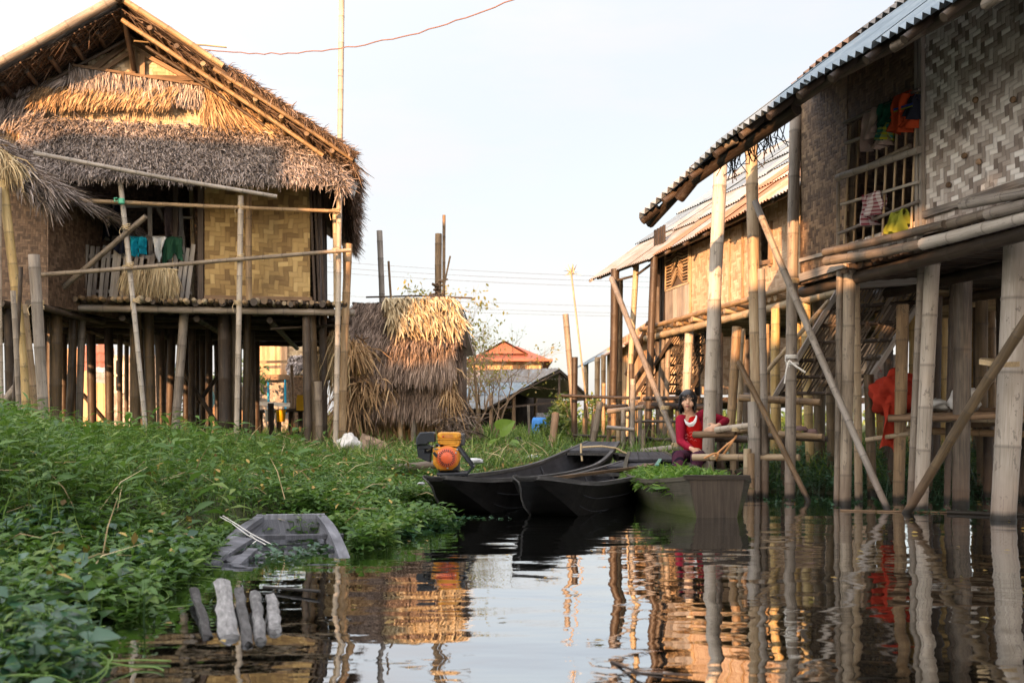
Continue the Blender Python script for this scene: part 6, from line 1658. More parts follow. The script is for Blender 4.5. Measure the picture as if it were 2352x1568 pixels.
for lb, px, py, d, s_ in (('pale plastic litter in the weeds right of the motor', 1092, 1058, 9.2, .07), ('bluish plastic litter in the grass below the taro', 1222, 1050, 11.5, .08), ('pale cup lying in the weeds left of the motor', 1012 - 45, 1110, 7.9, .03)):
    solo('litter', sackblob(W(px, py, d), s_, s_, s_ * .35, px, 14, 8), M['scrap'], lb, 'litter')
log('stick', 'thin pale stick lying on the water beyond the wet logs', 'stick', G(605, 4.1, .012), G(735, 3.95, .02), .006, 'bam_grey')
log('stick', 'slim floating pole lying on the water across the right posts', 'pole', G(2175, 7.62, .012), G(2460, 7.25, .012), .016, 'bam_tan')
log('stick', 'thin dark line floating on the water left of the crossed braces', 'pole', G(1930, 7.85, .006), G(2180, 7.66, .006), .007, 'wood_brown')
log('twig', 'black twig floating on the water at the bottom edge', 'twig', G(1405, 2.86, .0), G(1475, 2.66, .015), .004, 'wood_dark', bend=.05)
log('twig', 'black twig curving under the floating one at the bottom', 'twig', G(1430, 2.74, .0), G(1590, 2.68, .008), .003, 'wood_dark', bend=.05)
# ================================================================ bamboo jetty where the girl sits, and the stages under the near house
jet = thing('bamboo_jetty', 'rough bamboo jetty rails lashed to posts beside the girl', 'jetty', G(1720, 9.5, -.1))
for a, b, d0, d1, r, mt in (((1592, 1050), (1836, 1050), 9.75, 9.15, .034, 'bam_tan'), ((1594, 998), (1690, 997), 9.9, 9.6, .034, 'wood_brown'), ((1645, 987), (1740, 975), 9.7, 9.3, .030, 'bam_pale'),
                        ((1668, 996), (1738, 984), 9.85, 9.4, .03, 'bam_tan'), ((1700, 914), (1885, 924), 9.9, 9.4, .036, 'bam_tan'), ((1712, 908), (1760, 918), 10.2, 9.8, .03, 'bam_dark'), ((1790, 997), (1890, 1003), 9.8, 9.5, .034, 'bam_tan'), ((1745, 1000), (1900, 1008), 10.4, 10.0, .034, 'bam_dark'), ((1640, 1005), (1760, 1010), 10.3, 10.0, .04, 'bam_dark')):
    mb = MB(); bamboo(mb, W(*a, d0), W(*b, d1), r, bend=.006); link('rail', mb, M[mt], jet)
for xt, yt, xb, d, r, mt in ((1732, 922, 1736, 9.35, .056, 'bam_grey'), (1716, 1030, 1714, 9.3, .032, 'bam_tan'), (1724, 1040, 1724, 9.28, .034, 'bam_tan'), (1755, 960, 1757, 9.35, .036, 'bam_grey'), (1684, 1000, 1684, 10.2, .035, 'bam_tan'), (1660, 1002, 1660, 10.4, .03, 'bam_grey'), (1648, 620, 1652, 10.4, .03, 'bam_grey')):
    post('post', xt, yt, xb, d, r, mt, jet)
mb = MB(); plank(mb, V(1.55, 10.42, .2), V(2.6, 10.3, .2), .34, .04); link('seat_board', mb, M['wood_dark'], jet)
for px, y1 in ((1690, 1002), (1760, 1005), (1800, 1008)): 
    mb = MB(); p = W(px, 1003, 10.2); tube(mb, [p, G(px, 10.2, .05)], .03, 7); link('post', mb, M['bam_dark'], jet)
mb = MB()
for k, (x0, y0, x1, y1) in enumerate(((1692, 1000, 1660, 1045), (1690, 1005, 1640, 1048), (1650, 1040, 1618, 1052), (1648, 1040, 1645, 1056))):
    tube(mb, [W(x0, y0, 9.55), W((x0 + x1) / 2 + 3, (y0 + y1) / 2 - 4, 9.5), W(x1, y1, 9.6)], .010, 6)
solo('orange_cord', mb, mat_plain('orange_cord', (.62, .30, .12), .8), 'loose orange cord hanging from the jetty rail beside the girl', 'cord')
lash(1640, 1050, 9.62, .038, 'rope', jet, 3, False); lash(1690, 985, 9.5, .036, 'rope', jet, 3, False)
# stage with red net and sack
stg2 = thing('bamboo_stage', 'low bamboo stage under the near house holding red net and white sack', 'platform', G(2180, 9.3, 0))
mb = MB()
for i in range(15):
    f = i / 14; a = W(2040, 952 + 10 * f, 9.9 - f * 1.3); b = W(2420, 935 + 14 * f, 9.3 - f * 1.3); bamboo(mb, a, b, .026, n=7)
link('deck', mb, M['wood_brown'], stg2)
for a, b, d0, d1, r in (((1990, 1010), (2120, 990), 9.2, 8.8, .022), ((2030, 985), (2420, 1000), 9.7, 8.6, .034), ((2110, 960), (2420, 962), 8.75, 8.0, .030), ((2230, 975), (2420, 955), 8.9, 8.0, .03), ((1880, 880), (2010, 884), 10.2, 9.9, .034)):
    mb = MB(); bamboo(mb, W(*a, d0), W(*b, d1), r); link('beam', mb, M['bam_tan'], stg2)
for px, d in ((2050, 9.9), (2130, 9.6), (2270, 9.3), (2360, 8.9), (2200, 9.9)): post('leg', px, 960, px, d, .045, 'bam_dark', stg2)
M['net'] = mat_cloth('red_net', (.42, .045, .024), rough=1.0)
mb = sackblob(W(2062, 905, 9.35), .22, .2, .19, 12, 40, 26)
n = 900; P = np.array(W(2062, 905, 9.35))[None] + RNG.normal(size=(n, 3)) * np.array([.10, .10, .085])
strands(mb, P, RNG.normal(size=(n, 3)), RNG.uniform(.04, .10, n), .003)
c0 = W(2028, 930, 9.1)
grid(mb, lambda u, v: c0 + V(-.03 + .17 * u * (1 - .25 * v) + .03 * math.sin(7 * u + 4 * v), -.05 - .03 * math.sin(9 * u), -.40 * v + .03 * math.sin(5 * u)), 12, 12)
solo('fishing_net', mb, M['net'], 'red fishing net heaped on the stage, one end hanging down', 'fishing net')
solo('white_sack', sackblob(W(2215, 918, 8.85), .13, .14, .10, 21), M['sack'], 'crumpled white sack on the stage behind the wide post', 'sack')
solo('white_sack', sackblob(W(2150, 930, 8.95), .12, .10, .05, 22), M['sack'], 'flat white sack next to the red net', 'sack')
solo('black_bundle', sackblob(W(2325, 925, 8.3), .10, .1, .08, 25), M['black'], 'black bundle on the stage behind the nearest thick post', 'bundle')
M['clay'] = mat_plain('clay', (.22, .14, .13), .8)
for k, (px, py, lb) in enumerate(((1838, 985, 'upturned clay pot on the jetty rail behind the corner post'), (1862, 992, 'broken grey tile lying right of the clay pot'))):
    mb = MB(); lathe(mb, W(px, py + 4, 9.7), [(.0, .05), (.05, .045), (.07, .02), (.075, 0), (.06, .0)], 14); solo('clay_pot', mb, M['clay'], lb, 'pot' if not k else 'tile')
mb = MB(); panel(mb, [W(1990, 900, 11.2), W(2085, 905, 11.0), W(2085, 815, 11.0), W(1990, 812, 11.2)], .01); solo('mesh_screen', mb, M['mat_bg'], 'pale woven mesh screen behind the red net', 'screen')
# fence and landing in the middle distance
fen = thing('bamboo_fence', 'rickety bamboo fence and landing at the end of the left canoe', 'fence', G(1440, 13.2, .2))
for xt, yt, xb, d, r, mt in ((1450, 835, 1448, 13.6, .034, 'bam_dark'), (1454, 870, 1452, 13.3, .036, 'bam_grey'), (1432, 940, 1432, 13.6, .035, 'bam_grey'), (1420, 985, 1420, 13.4, .03, 'bam_tan'), (1398, 980, 1396, 13.6, .03, 'bam_tan'), (1470, 940, 1470, 13.8, .03, 'bam_grey'),
                             (1387, 880, 1384, 15, .03, 'bam_tan'), (1470, 900, 1466, 16, .035, 'bam_tan'), (1410, 925, 1408, 15, .04, 'bam_tan'), (1344, 960, 1342, 16, .04, 'bam_tan'), (1540, 960, 1538, 14, .03, 'bam_grey'), (1500, 960, 1500, 15.5, .03, 'bam_tan'), (1478, 985, 1478, 13, .03, 'bam_grey')):
    post('post', xt, yt, xb, d, r, mt, fen, n=8)
for a, b, d0, d1, r, mt in (((1290, 908), (1470, 914), 14.6, 14.0, .022, 'bam_dark'), ((1398, 944), (1480, 934), 13.9, 13.3, .034, 'bam_grey'), ((1392, 936), (1440, 932), 14.2, 13.8, .03, 'bam_dark'), ((1393, 981), (1455, 986), 13.2, 13.2, .026, 'bam_grey'), ((1318, 1000), (1500, 1007), 14.5, 13.8, .02, 'bam_dark'), ((1450, 968), (1640, 970), 15, 13, .02, 'bam_dark'), ((1440, 1010), (1640, 1008), 14.5, 12.6, .022, 'bam_dark'),
                        ((1448, 1040), (1560, 1026), 12.9, 12.6, .04, 'wood_grey'), ((1310, 1030), (1350, 1034), 13.2, 13.2, .035, 'bam_pale'), ((1480, 915), (1600, 912), 14.5, 13.5, .03, 'wood_dark'), ((1470, 930), (1620, 935), 15.2, 14.0, .05, 'wood_dark')):
    mb = MB(); bamboo(mb, W(*a, d0), W(*b, d1), r, n=8); link('rail', mb, M[mt], fen)
lash(1528, 935, 12.55, .05, 'rope', fen, 4); lash(1552, 1020, 12.4, .05, 'rope', fen, 4)

# ================================================================ washing
def cloth(name, label, m, p0, p1, drop, drop_b=.5, nrm=(0, -1, 0), folds=3, amp=.03, prof=None, seed=0, taper=0.0, cat='garment', group=None, nu=18, nv=14):
    p0, p1, nrm = Vector(p0), Vector(p1), Vector(nrm).normalized(); rr = np.random.default_rng(seed); ph = rr.uniform(0, 6, 6)
    Lw = (p1 - p0).length; mb = MB()
    for sgn, dl in ((1, drop), (-1, drop * drop_b)):
        def fn(u, v):
            d_ = dl * (prof(u) if (prof and sgn > 0) else 1.0) * v
            uu = .5 + (u - .5) * (1 - taper * v)
            f = 1.5 * amp * math.sin(folds * 2 * PI * uu + ph[0] + 1.2 * v) * (.25 + v) + amp * .8 * math.sin(folds * 4.3 * PI * uu + ph[1] - 2 * v) * v
            return p0.lerp(p1, uu) + Vector((0, 0, -d_ * (1 + .10 * math.sin(5 * u + ph[4]) * v) + .012 * math.sin(7 * u + ph[2]) * (1 - v))) + nrm * (sgn * (.016 + .012 * math.sin(PI * min(1, v * 2))) + f) + (p1 - p0) * (.03 * math.sin(5 * v + ph[3]))
        grid(mb, fn, nu, nv, (Lw, dl))
        grid(mb, lambda u, v: fn(u, v) - nrm * (.004 * sgn), nu, nv, (Lw, dl))
    grid(mb, lambda u, v: p0.lerp(p1, u) + nrm * (.016 * math.cos(PI * v)) + Vector((0, 0, .012 * math.sin(PI * v))), nu, 4)
    return solo(name, mb, m, label, cat, group)
def legs(gap=.5, dp=.35): return lambda u: 1.0 - dp * math.exp(-((u - gap) / .07) ** 2)
N1 = -LH.n; bb = WB - .06
Q = lambda px, py, b=bb: LH.pp(px, py, b)
M['c_navy'] = mat_cloth('navy_cloth', (.018, .020, .032)); M['c_mauve'] = mat_cloth('mauve_cloth', (.115, .085, .085)); M['c_teal'] = mat_cloth('teal_cloth', (.01, .30, .42)); M['c_white'] = mat_cloth('white_cloth', (.72, .72, .70)); M['c_green'] = mat_cloth('green_cloth', (.022, .075, .042))
cloth('trousers', 'dark navy trousers hanging in the veranda window, wide pair at left', M['c_navy'], Q(232, 472), Q(258, 472), .46, .9, N1, 1.5, .02, seed=1)
cloth('trousers', 'narrow black-blue trousers hanging beside the leaning veranda post', M['c_navy'], Q(263, 474), Q(283, 474), .40, .9, N1, 1.5, .02, seed=2)
cloth('skirt', 'mauve grey cloth hanging at the right end of the veranda window', M['c_mauve'], Q(379, 476), Q(411, 476), .36, .9, N1, 1.2, .02, seed=3)
SBr = SB - .03
cloth('jacket', 'dark blue jacket with white cord hanging on the slatted rail', M['c_navy'], Q(263, 548, .10), Q(292, 552, .10), .20, .8, N1, 2, .03, lambda u: .7 + .3 * math.sin(4 * u), 4)
cloth('shirt', 'bright turquoise shirt hanging over the slatted rail', M['c_teal'], Q(299, 545, .10), Q(336, 547, .10), .17, 1.3, N1, 2, .03, lambda u: 1.0 - .35 * u + .1 * math.sin(9 * u), 5)
cloth('vest', 'white vest hanging over the slatted rail, twisted to a point', M['c_white'], Q(350, 546, .10), Q(382, 546, .10), .30, .5, N1, 2, .03, lambda u: (.95 - .5 * abs(u - .35)), 6, .55)
cloth('shorts', 'dark green shorts hanging over the slatted rail', M['c_green'], Q(378, 546, .10), Q(418, 546, .10), .30, .7, N1, 1.5, .03, legs(.55, .3), 7, -.25)
mb = MB(); n = 1500
u = RNG.random(n); p0, p1 = LH.pp(287, 612, -.08), LH.pp(404, 622, -.08)
P = np.array(p0)[None] * (1 - u)[:, None] + np.array(p1)[None] * u[:, None] + RNG.normal(size=(n, 3)) * .012
strands(mb, P, np.tile(np.array([0, -.12, -1.0]), (n, 1)) + np.stack([(u - .5) * .25, 0 * u, 0 * u], 1) + RNG.normal(size=(n, 3)) * .09, RNG.uniform(.2, .34, n), .009, None, .1)
n = 500; u = RNG.random(n); P = np.array(p0 + V(0, .02, -.12))[None] * (1 - u)[:, None] + np.array(p1 + V(0, .02, -.12))[None] * u[:, None]
strands(mb, P, np.tile(np.array([0, -.05, -1.0]), (n, 1)) + RNG.normal(size=(n, 3)) * .12, RNG.uniform(.15, .28, n), .008, None, .1)
tube(mb, [p0 + V(-.03, 0, .01), p1 + V(.03, 0, .01)], .012, 6)
for px in (290, 398): tube(mb, [LH.pp(px, 614, -.08), LH.pp(px - 2, 592, -.08)], .004, 4)
solo('straw_bundle', mb, M['straw'], 'golden straw thatch bundle hanging from the bamboo rail of the veranda', 'straw bundle')
mb = MB()
for i in range(7): tube(mb, [LH.pp(158 + i * 4, 632, .05), LH.pp(156 + i * 4, 688, .05)], .006, 5)
for j in range(5): tube(mb, [LH.pp(156, 636 + j * 12, .04), LH.pp(184, 636 + j * 12, .04)], .006, 5)
solo('open_basket', mb, M['bam_yel'], 'open-work bamboo basket left of the slatted rail', 'basket')
mb = MB(); c = W(279, 462, 11.92); lathe(mb, c, [(.036, -.03), (.037, 0), (.036, .03)], 12, (0, .05, 1)); tube(mb, [c + V(-.03, -.03, 0), c + V(-.07, -.03, -.01), c + V(-.08, -.02, .03), c + V(-.04, -.03, .03)], .008, 5)
solo('green_tie', mb, mat_plain('green_tape', (.10, .42, .25), .5), 'green plastic tie on the leaning veranda post', 'tie')
# right house window
N2 = H1.m; QR = lambda px, py, o=.06: H1.pp(px, py, o)
M['c_pink'] = mat_cloth('pinkish_cloth', (.42, .31, .26)); M['c_dgreen'] = mat_cloth('deep_green_cloth', (.012, .085, .05)); M['c_orange'] = mat_cloth('orange_red_cloth', (.42, .06, .018))
M['c_check'] = mat_cloth('checked_cloth', (.50, .46, .46), (.16, .03, .045), 28); M['c_yel'] = mat_cloth('yellow_green_cloth', (.22, .235, .03)); M['c_print'] = mat_cloth('printed_cloth', (.04, .20, .17), (.42, .40, .02), 22)
cloth('shirt', 'pale pinkish shirt hanging leftmost on the barred window', M['c_pink'], QR(1991, 258), QR(2026, 246), .27, .6, N2, 2, .03, lambda u: 1.1 - .35 * u, 11, .1)
cloth('blouse', 'dark green blouse hanging between pinkish and orange clothes', M['c_dgreen'], QR(2024, 244), QR(2060, 230), .20, .6, N2, 2, .03, lambda u: 1 - .2 * u, 12)
cloth('scarf', 'printed teal and yellow scarf hanging below the dark green blouse', M['c_print'], QR(2026, 285, .05), QR(2050, 276, .05), .16, .5, N2, 2, .03, lambda u: .7 + .4 * u, 13)
cloth('blouse', 'orange-red blouse with blue yellow stripe on the barred window', M['c_orange'], QR(2054, 226, .075), QR(2092, 210, .075), .29, .6, N2, 2, .035, lambda u: 1 - .1 * u, 14, -.15)
mb = MB(); 
for k, mt in enumerate(('c_navy', 'c_yel', 'c_white')):
    pass
st1 = MB(); grid(st1, lambda u, v: QR(2052 + 44 * u, 250 - 14 * u + 5 * v, .125), 8, 2); solo('trim_band', st1, mat_cloth('blue_band', (.03, .05, .25)), 'blue stripe across the orange-red blouse', 'trim')
st1 = MB(); grid(st1, lambda u, v: QR(2052 + 44 * u, 256 - 14 * u + 3 * v, .126), 8, 2); solo('trim_band', st1, M['c_yel'], 'yellow stripe below the blue stripe of the blouse', 'trim')
cloth('rag', 'small orange-red rag at the right corner of the barred window', M['c_orange'], QR(2084, 262), QR(2106, 252), .12, .6, N2, 2, .03, None, 15)
cloth('rag', 'dark checked rag above the small orange rag', M['c_navy'], QR(2092, 226), QR(2108, 220), .16, .6, N2, 2, .03, None, 16)
cloth('rag', 'pale pink rag hanging under the scarf on the barred window', M['c_pink'], QR(2020, 306), QR(2042, 298), .12, .6, N2, 2, .03, None, 17)
cloth('checked_cloth', 'red and white checked cloth hanging low on the window bars', M['c_check'], QR(1986, 452, .07), QR(2024, 440, .07), .23, .6, N2, 2.5, .04, lambda u: 1.1 - .4 * u, 18, .1)
cloth('yellow_cloth', 'yellow-green cloth hanging at the foot of the barred window', M['c_yel'], QR(2052, 492, .07), QR(2080, 482, .07), .17, .6, N2, 2, .03, lambda u: .8 + .3 * u, 19, -.25)
# ================================================================ the weedy bank
M['weed'] = mat_leaf('weed_leaf', [(.06, (.014, .040, .007)), (.33, (.045, .110, .020)), (.6, (.095, .190, .034)), (.88, (.22, .29, .06))], .48, .38)
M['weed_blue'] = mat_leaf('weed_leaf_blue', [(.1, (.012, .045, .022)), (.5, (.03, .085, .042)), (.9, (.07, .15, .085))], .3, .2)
M['grass'] = mat_leaf('grass_blade', [(.1, (.035, .085, .012)), (.5, (.12, .21, .03)), (.9, (.30, .33, .09))], .5, .3)
M['dead'] = mat_leaf('dead_leaf', [(.1, (.12, .07, .02)), (.5, (.33, .20, .05)), (.9, (.50, .36, .10))], .6, .2)
M['vine'] = mat_plain('vine', (.16, .26, .05), .5)
def lance(mb, base, d, L, Wd, droop, aux, wide=.42):
    """folded lance-shaped leaves; arrays"""
    n = len(base); d = d / np.linalg.norm(d, axis=1, keepdims=True)
    up = np.tile(np.array([0, 0, 1.0]), (n, 1)) + RNG.normal(size=(n, 3)) * .25
    s = np.cross(d, up); s /= np.linalg.norm(s, axis=1, keepdims=True) + 1e-6
    nr = np.cross(s, d)
    L = L[:, None]; Wd = Wd[:, None]; dr = np.zeros((n, 3)); dr[:, 2] = -1
    droop = droop[:, None] if not np.isscalar(droop) else droop
    m1 = base + d * L * wide + dr * L * droop * .25; m2 = base + d * L * .75 + dr * L * droop * .65; tip = base + d * L + dr * L * droop * 1.05
    w1, w2 = Wd * .5, Wd * .33; f = nr * Wd * .16
    Q = np.stack([base, m1 + s * w1 + f, m1, m1 - s * w1 + f, m2 + s * w2 + f * .6, m2, m2 - s * w2 + f * .6, tip], 1).reshape(-1, 3)
    b = (np.arange(n) * 8)[:, None]
    q4 = np.vstack([b + np.array(k) for k in ([1, 2, 5, 4], [2, 3, 6, 5])])
    t3 = np.vstack([b + np.array(k) for k in ([0, 2, 1], [0, 3, 2], [4, 5, 7], [5, 6, 7])])
    ax = np.zeros((n, 8, 3)); ax[:, :, 0] = aux[:, None]
    n0 = mb.n
    mb.add(Q, q4, None, ax.reshape(-1, 3), smooth=True)
    mb.f.append(t3 + n0); mb.mi.append(np.zeros(len(t3), np.int32)); mb.sm.append(np.ones(len(t3), bool))
def seg_dist(P, a, b):
    a, b = np.array(a), np.array(b); t = np.clip(((P - a) @ (b - a)) / ((b - a) @ (b - a)), 0, 1); return np.linalg.norm(P - a - t[:, None] * (b - a), axis=1)
def clear(P):
    k = (seg_dist(P, (-.5, 7.3), (1.03, 11.5)) > .42) & (seg_dist(P, (.15, 7.0), (1.34, 10.4)) > .40) & (seg_dist(P, (1.5, 7.3), (1.44, 10.5)) > .46)
    px = CX + F * P[:, 0] / P[:, 1]; py = HY + CZ * F / P[:, 1]; k &= ~((px > 590 - 1.2 * (py - 1195) + 6) & (px < 815) & (P[:, 1] > 3.9) & (P[:, 1] < 6.1))
    k &= ~((P[:, 0] > 1.0) & (P[:, 0] < 2.0) & (np.abs(P[:, 1] - 10.2) < .6))
    return k
def sample(n, x0, x1, y0, y1, smin=-.12, smax=99, pw=1.0, noclear=False):
    out = np.zeros((0, 2))
    while len(out) < n:
        k = n * 3
        y = y0 + (y1 - y0) * RNG.random(k) ** pw; x = RNG.uniform(x0, x1, k)
        P = np.stack([x, y], 1); s = inland(x, y)
        ok = (s > smin) & (s < smax) & (np.abs(x) < .60 * y + 1.3)
        if not noclear: ok &= clear(P)
        out = np.vstack([out, P[ok]])
    return out[:n]
def shoots(mb, P, h0, h1, nl, L0, L1, wr=.22, zoff=0.0, sc=None, stems=True, droop=(.2, .6)):
    n = len(P); z = np.maximum(ground_z(P[:, 0], P[:, 1]), -.02) + zoff
    H = RNG.uniform(h0, h1, n) * (1 if sc is None else sc)
    lean = RNG.normal(size=(n, 2)) * .28
    B, D, LL, WW, DR, AX = [], [], [], [], [], []
    ph = RNG.random(n) * 6.28; ar = RNG.random(n)
    for i in range(nl):
        t = .25 + .75 * (i + RNG.random(n) * .6) / nl
        a = ph + i * 2.4 + RNG.normal(size=n) * .4
        base = np.stack([P[:, 0] + lean[:, 0] * H * t, P[:, 1] + lean[:, 1] * H * t, z + H * t], 1)
        el = .75 - .5 * RNG.random(n) + (t - .6) * .7
        D.append(np.stack([np.cos(a), np.sin(a), el], 1)); B.append(base)
        l = RNG.uniform(L0, L1, n) * (1.1 - .35 * np.abs(t - .6)); LL.append(l); WW.append(l * wr * RNG.uniform(.7, 1.3, n)); DR.append(RNG.uniform(*droop, n)); AX.append(np.clip(ar * .55 + .25 * t + RNG.random(n) * .25, 0, 1))
    lance(mb, np.vstack(B), np.vstack(D), np.concatenate(LL), np.concatenate(WW), np.concatenate(DR), np.concatenate(AX))
    if stems:
        r = np.stack([P[:, 0], P[:, 1], z - .02], 1); d = np.stack([lean[:, 0], lean[:, 1], np.ones(n)], 1)
        strands(mb, r, d, H * 1.05, .007, None, 0.0)
mb = MB()
# tall lush mass on the left, lower towards the water and the houses
P = sample(5600, -7.5, -.7, 1.9, 10.5, -.02, 99, .8); s = inland(P[:, 0], P[:, 1]); tall = sstep(.2, 1.6, s) * sstep(-1.3, -2.8, P[:, 0])
shoots(mb, P, .10, .24, 8, .05, .115, .19, 0, .65 + .5 * tall)
P = sample(5000, -7.5, .5, 1.9, 13.5, -.05, 99, .9); shoots(mb, P, .06, .18, 8, .035, .075, .24)
P = sample(3400, -6.5, 2.3, 8.0, 14.0, -.05, 99, 1.0); shoots(mb, P, .06, .17, 8, .04, .09, .2)
P = sample(2600, -2.6, -.2, 3.4, 9.6, -.22, .75); shoots(mb, P, .05, .16, 6, .05, .09, .42)
tag(link('bank_weeds', mb, M['weed']), 'lush green weeds covering the left bank', 'weeds', None, 'stuff')
# taller broad-leaved sprigs poking out of the mass
mb = MB()
P = sample(130, -6.0, -1.6, 5.0, 10.0, .5); shoots(mb, P, .22, .42, 9, .12, .22, .24, .0)
P = sample(1500, -5.2, -2.0, 4.6, 9.0, .4); P = P[(CX + F * P[:, 0] / P[:, 1]) < 260]; px = CX + F * P[:, 0] / P[:, 1]; shoots(mb, P, .26, .44, 10, .07, .14, .2, 0, np.clip(1.12 - px / 420, .55, 1.2))
tag(link('tall_weeds', mb, M['weed']), 'taller broad-leaved sprigs standing above the bank weeds', 'weeds', None, 'stuff')
# bluish round-leaved floating plants at the near left
mb = MB()
P = sample(560, -3.2, -1.1, 2.0, 5.0, -.12, 1.0); shoots(mb, P, .05, .18, 4, .05, .085, .75, 0, None, True, (.1, .5))
P = sample(320, -1.5, .4, 6.0, 9.2, -.25, .12); shoots(mb, P, .01, .06, 4, .03, .06, .8, 0, None, False, (.0, .3))
P = np.stack([RNG.uniform(-1.5, -.98, 34), RNG.uniform(5.0, 5.5, 34)], 1); shoots(mb, P, .01, .05, 4, .03, .07, .6, .01, None, False)
P = np.stack([RNG.normal(-.35, .12, 40), RNG.normal(7.25, .06, 40)], 1); shoots(mb, P, .005, .03, 3, .03, .05, .8, 0, None, False)
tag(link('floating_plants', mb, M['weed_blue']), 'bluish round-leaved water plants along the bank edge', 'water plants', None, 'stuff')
# weeds under the near right house; the darker leaf colour stands in for shade
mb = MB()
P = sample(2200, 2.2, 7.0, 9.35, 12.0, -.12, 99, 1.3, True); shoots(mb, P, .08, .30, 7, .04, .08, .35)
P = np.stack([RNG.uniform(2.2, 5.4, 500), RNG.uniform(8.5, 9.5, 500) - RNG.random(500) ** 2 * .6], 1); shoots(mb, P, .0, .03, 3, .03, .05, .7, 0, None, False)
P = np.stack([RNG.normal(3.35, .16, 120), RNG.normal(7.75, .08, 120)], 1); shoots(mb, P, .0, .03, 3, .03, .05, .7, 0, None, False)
tag(link('shade_weeds', mb, M['weed_blue']), 'weeds and floating leaves under the near right house, coloured dark for shade', 'weeds', None, 'stuff')
# thin grass threaded through the weeds
mb = MB(); n = 9000
P = sample(n, -7, .4, 2.4, 11.5, .05, 99, .9); z = ground_z(P[:, 0], P[:, 1]); tall = .7 + .6 * sstep(-1.3, -2.8, P[:, 0]) * (1 - sstep(9.5, 11.5, P[:, 1]))
strands(mb, np.stack([P[:, 0], P[:, 1], z], 1), np.stack([RNG.normal(size=n) * .4, RNG.normal(size=n) * .4, np.ones(n)], 1), RNG.uniform(.12, .28, n) * tall, .006, None, .5)
tag(link('thin_grass', mb, M['grass']), 'thin grass blades threaded through the bank weeds', 'grass', None, 'stuff')
# grass between the houses
mb = MB(); n = 26000
P = sample(n, -7, 7, 10.2, 34, .05, 99, 1.6); z = ground_z(P[:, 0], P[:, 1]); sc = np.clip(1.0 + (P[:, 1] - 12) * .02, .8, 1.4)
strands(mb, np.stack([P[:, 0], P[:, 1], z - .02], 1), np.stack([RNG.normal(size=n) * .35, RNG.normal(size=n) * .35, np.ones(n)], 1), RNG.uniform(.12, .34, n) * sc, .012 * sc * np.clip(P[:, 1] / 14, 1, 2.5), None, .6)
tag(link('grass', mb, M['grass']), 'green grass on the bank between the houses', 'grass', None, 'stuff')
mb = MB(); n = 900
P = sample(n, -3.4, .6, 9.4, 13.5, .1); z = ground_z(P[:, 0], P[:, 1])
strands(mb, np.stack([P[:, 0], P[:, 1], z + .03], 1), np.stack([RNG.normal(size=n), RNG.normal(size=n), .25 + RNG.random(n) * .5], 1), RNG.uniform(.12, .4, n), .009, None, .4)
tag(link('dry_stalks', mb, M['straw']), 'dry stalks strewn over the bank below the houses', 'dry grass', None, 'stuff')
mb = MB(); n = 420
P = sample(n, -6, .0, 2.6, 10.0, .0); z = np.maximum(ground_z(P[:, 0], P[:, 1]), 0)
strands(mb, np.stack([P[:, 0], P[:, 1], z + .08], 1), np.stack([RNG.normal(size=n), RNG.normal(size=n), .15 + RNG.random(n) * .8], 1), RNG.uniform(.12, .34, n), .006, None, .5)
tag(link('dead_stems', mb, M['straw']), 'dead straw-coloured stems caught among the bank weeds', 'dry stems', None, 'stuff')
mb = MB(); P = sample(260, -3.2, .3, 3.0, 11.0, -.1, 1.8); n = len(P); z = np.maximum(ground_z(P[:, 0], P[:, 1]), 0) + RNG.uniform(.08, .22, n)
lance(mb, np.stack([P[:, 0], P[:, 1], z], 1), RNG.normal(size=(n, 3)), RNG.uniform(.03, .06, n), RNG.uniform(.02, .035, n), RNG.random(n) * .4, RNG.random(n))
tag(link('yellow_leaves', mb, M['dead']), 'yellowed leaves scattered among the bank weeds', 'leaves', None, 'stuff')
mb = MB(); n = 230
P = np.stack([RNG.uniform(-1.3, 4.2, n), RNG.uniform(2.9, 9.2, n)], 1); P = P[(inland(P[:, 0], P[:, 1]) < -.03) & ((RNG.random(n) < .25) | (inland(P[:, 0], P[:, 1]) > -.6) | (P[:, 0] > 2.3)) & clear(P)]; n = len(P)
a = RNG.random(n) * 6.28
lance(mb, np.stack([P[:, 0], P[:, 1], np.full(n, .006)], 1), np.stack([np.cos(a), np.sin(a), RNG.random(n) * .12], 1), RNG.uniform(.02, .05, n), RNG.uniform(.012, .028, n), RNG.random(n) * .05, RNG.random(n))
tag(link('floating_leaves', mb, M['dead']), 'small dead leaves and scum bits floating on the dark water', 'leaves', None, 'stuff')
# pale curling vine stems at the near left
mb = MB()
P = sample(150, -2.0, -.95, 2.35, 4.6, -.15, .55)
for x, y in P:
    p = V(x, y, max(0, gz(x, y)) + random.uniform(.02, .1)); a = random.uniform(0, 6.28); k = random.uniform(-9, 9); pts = [p]; el = random.uniform(-.1, .5)
    for i in range(14):
        a += k * .05 + random.uniform(-.15, .15); el -= .07
        p = p + V(math.cos(a), math.sin(a), el) * random.uniform(.015, .03); p.z = max(p.z, .006); pts.append(p)
    tube(mb, pts, random.uniform(.0013, .0028), 5, False)
tag(link('vine_stems', mb, M['vine']), 'pale green curling vine stems at the near left water edge', 'vines', None, 'stuff')
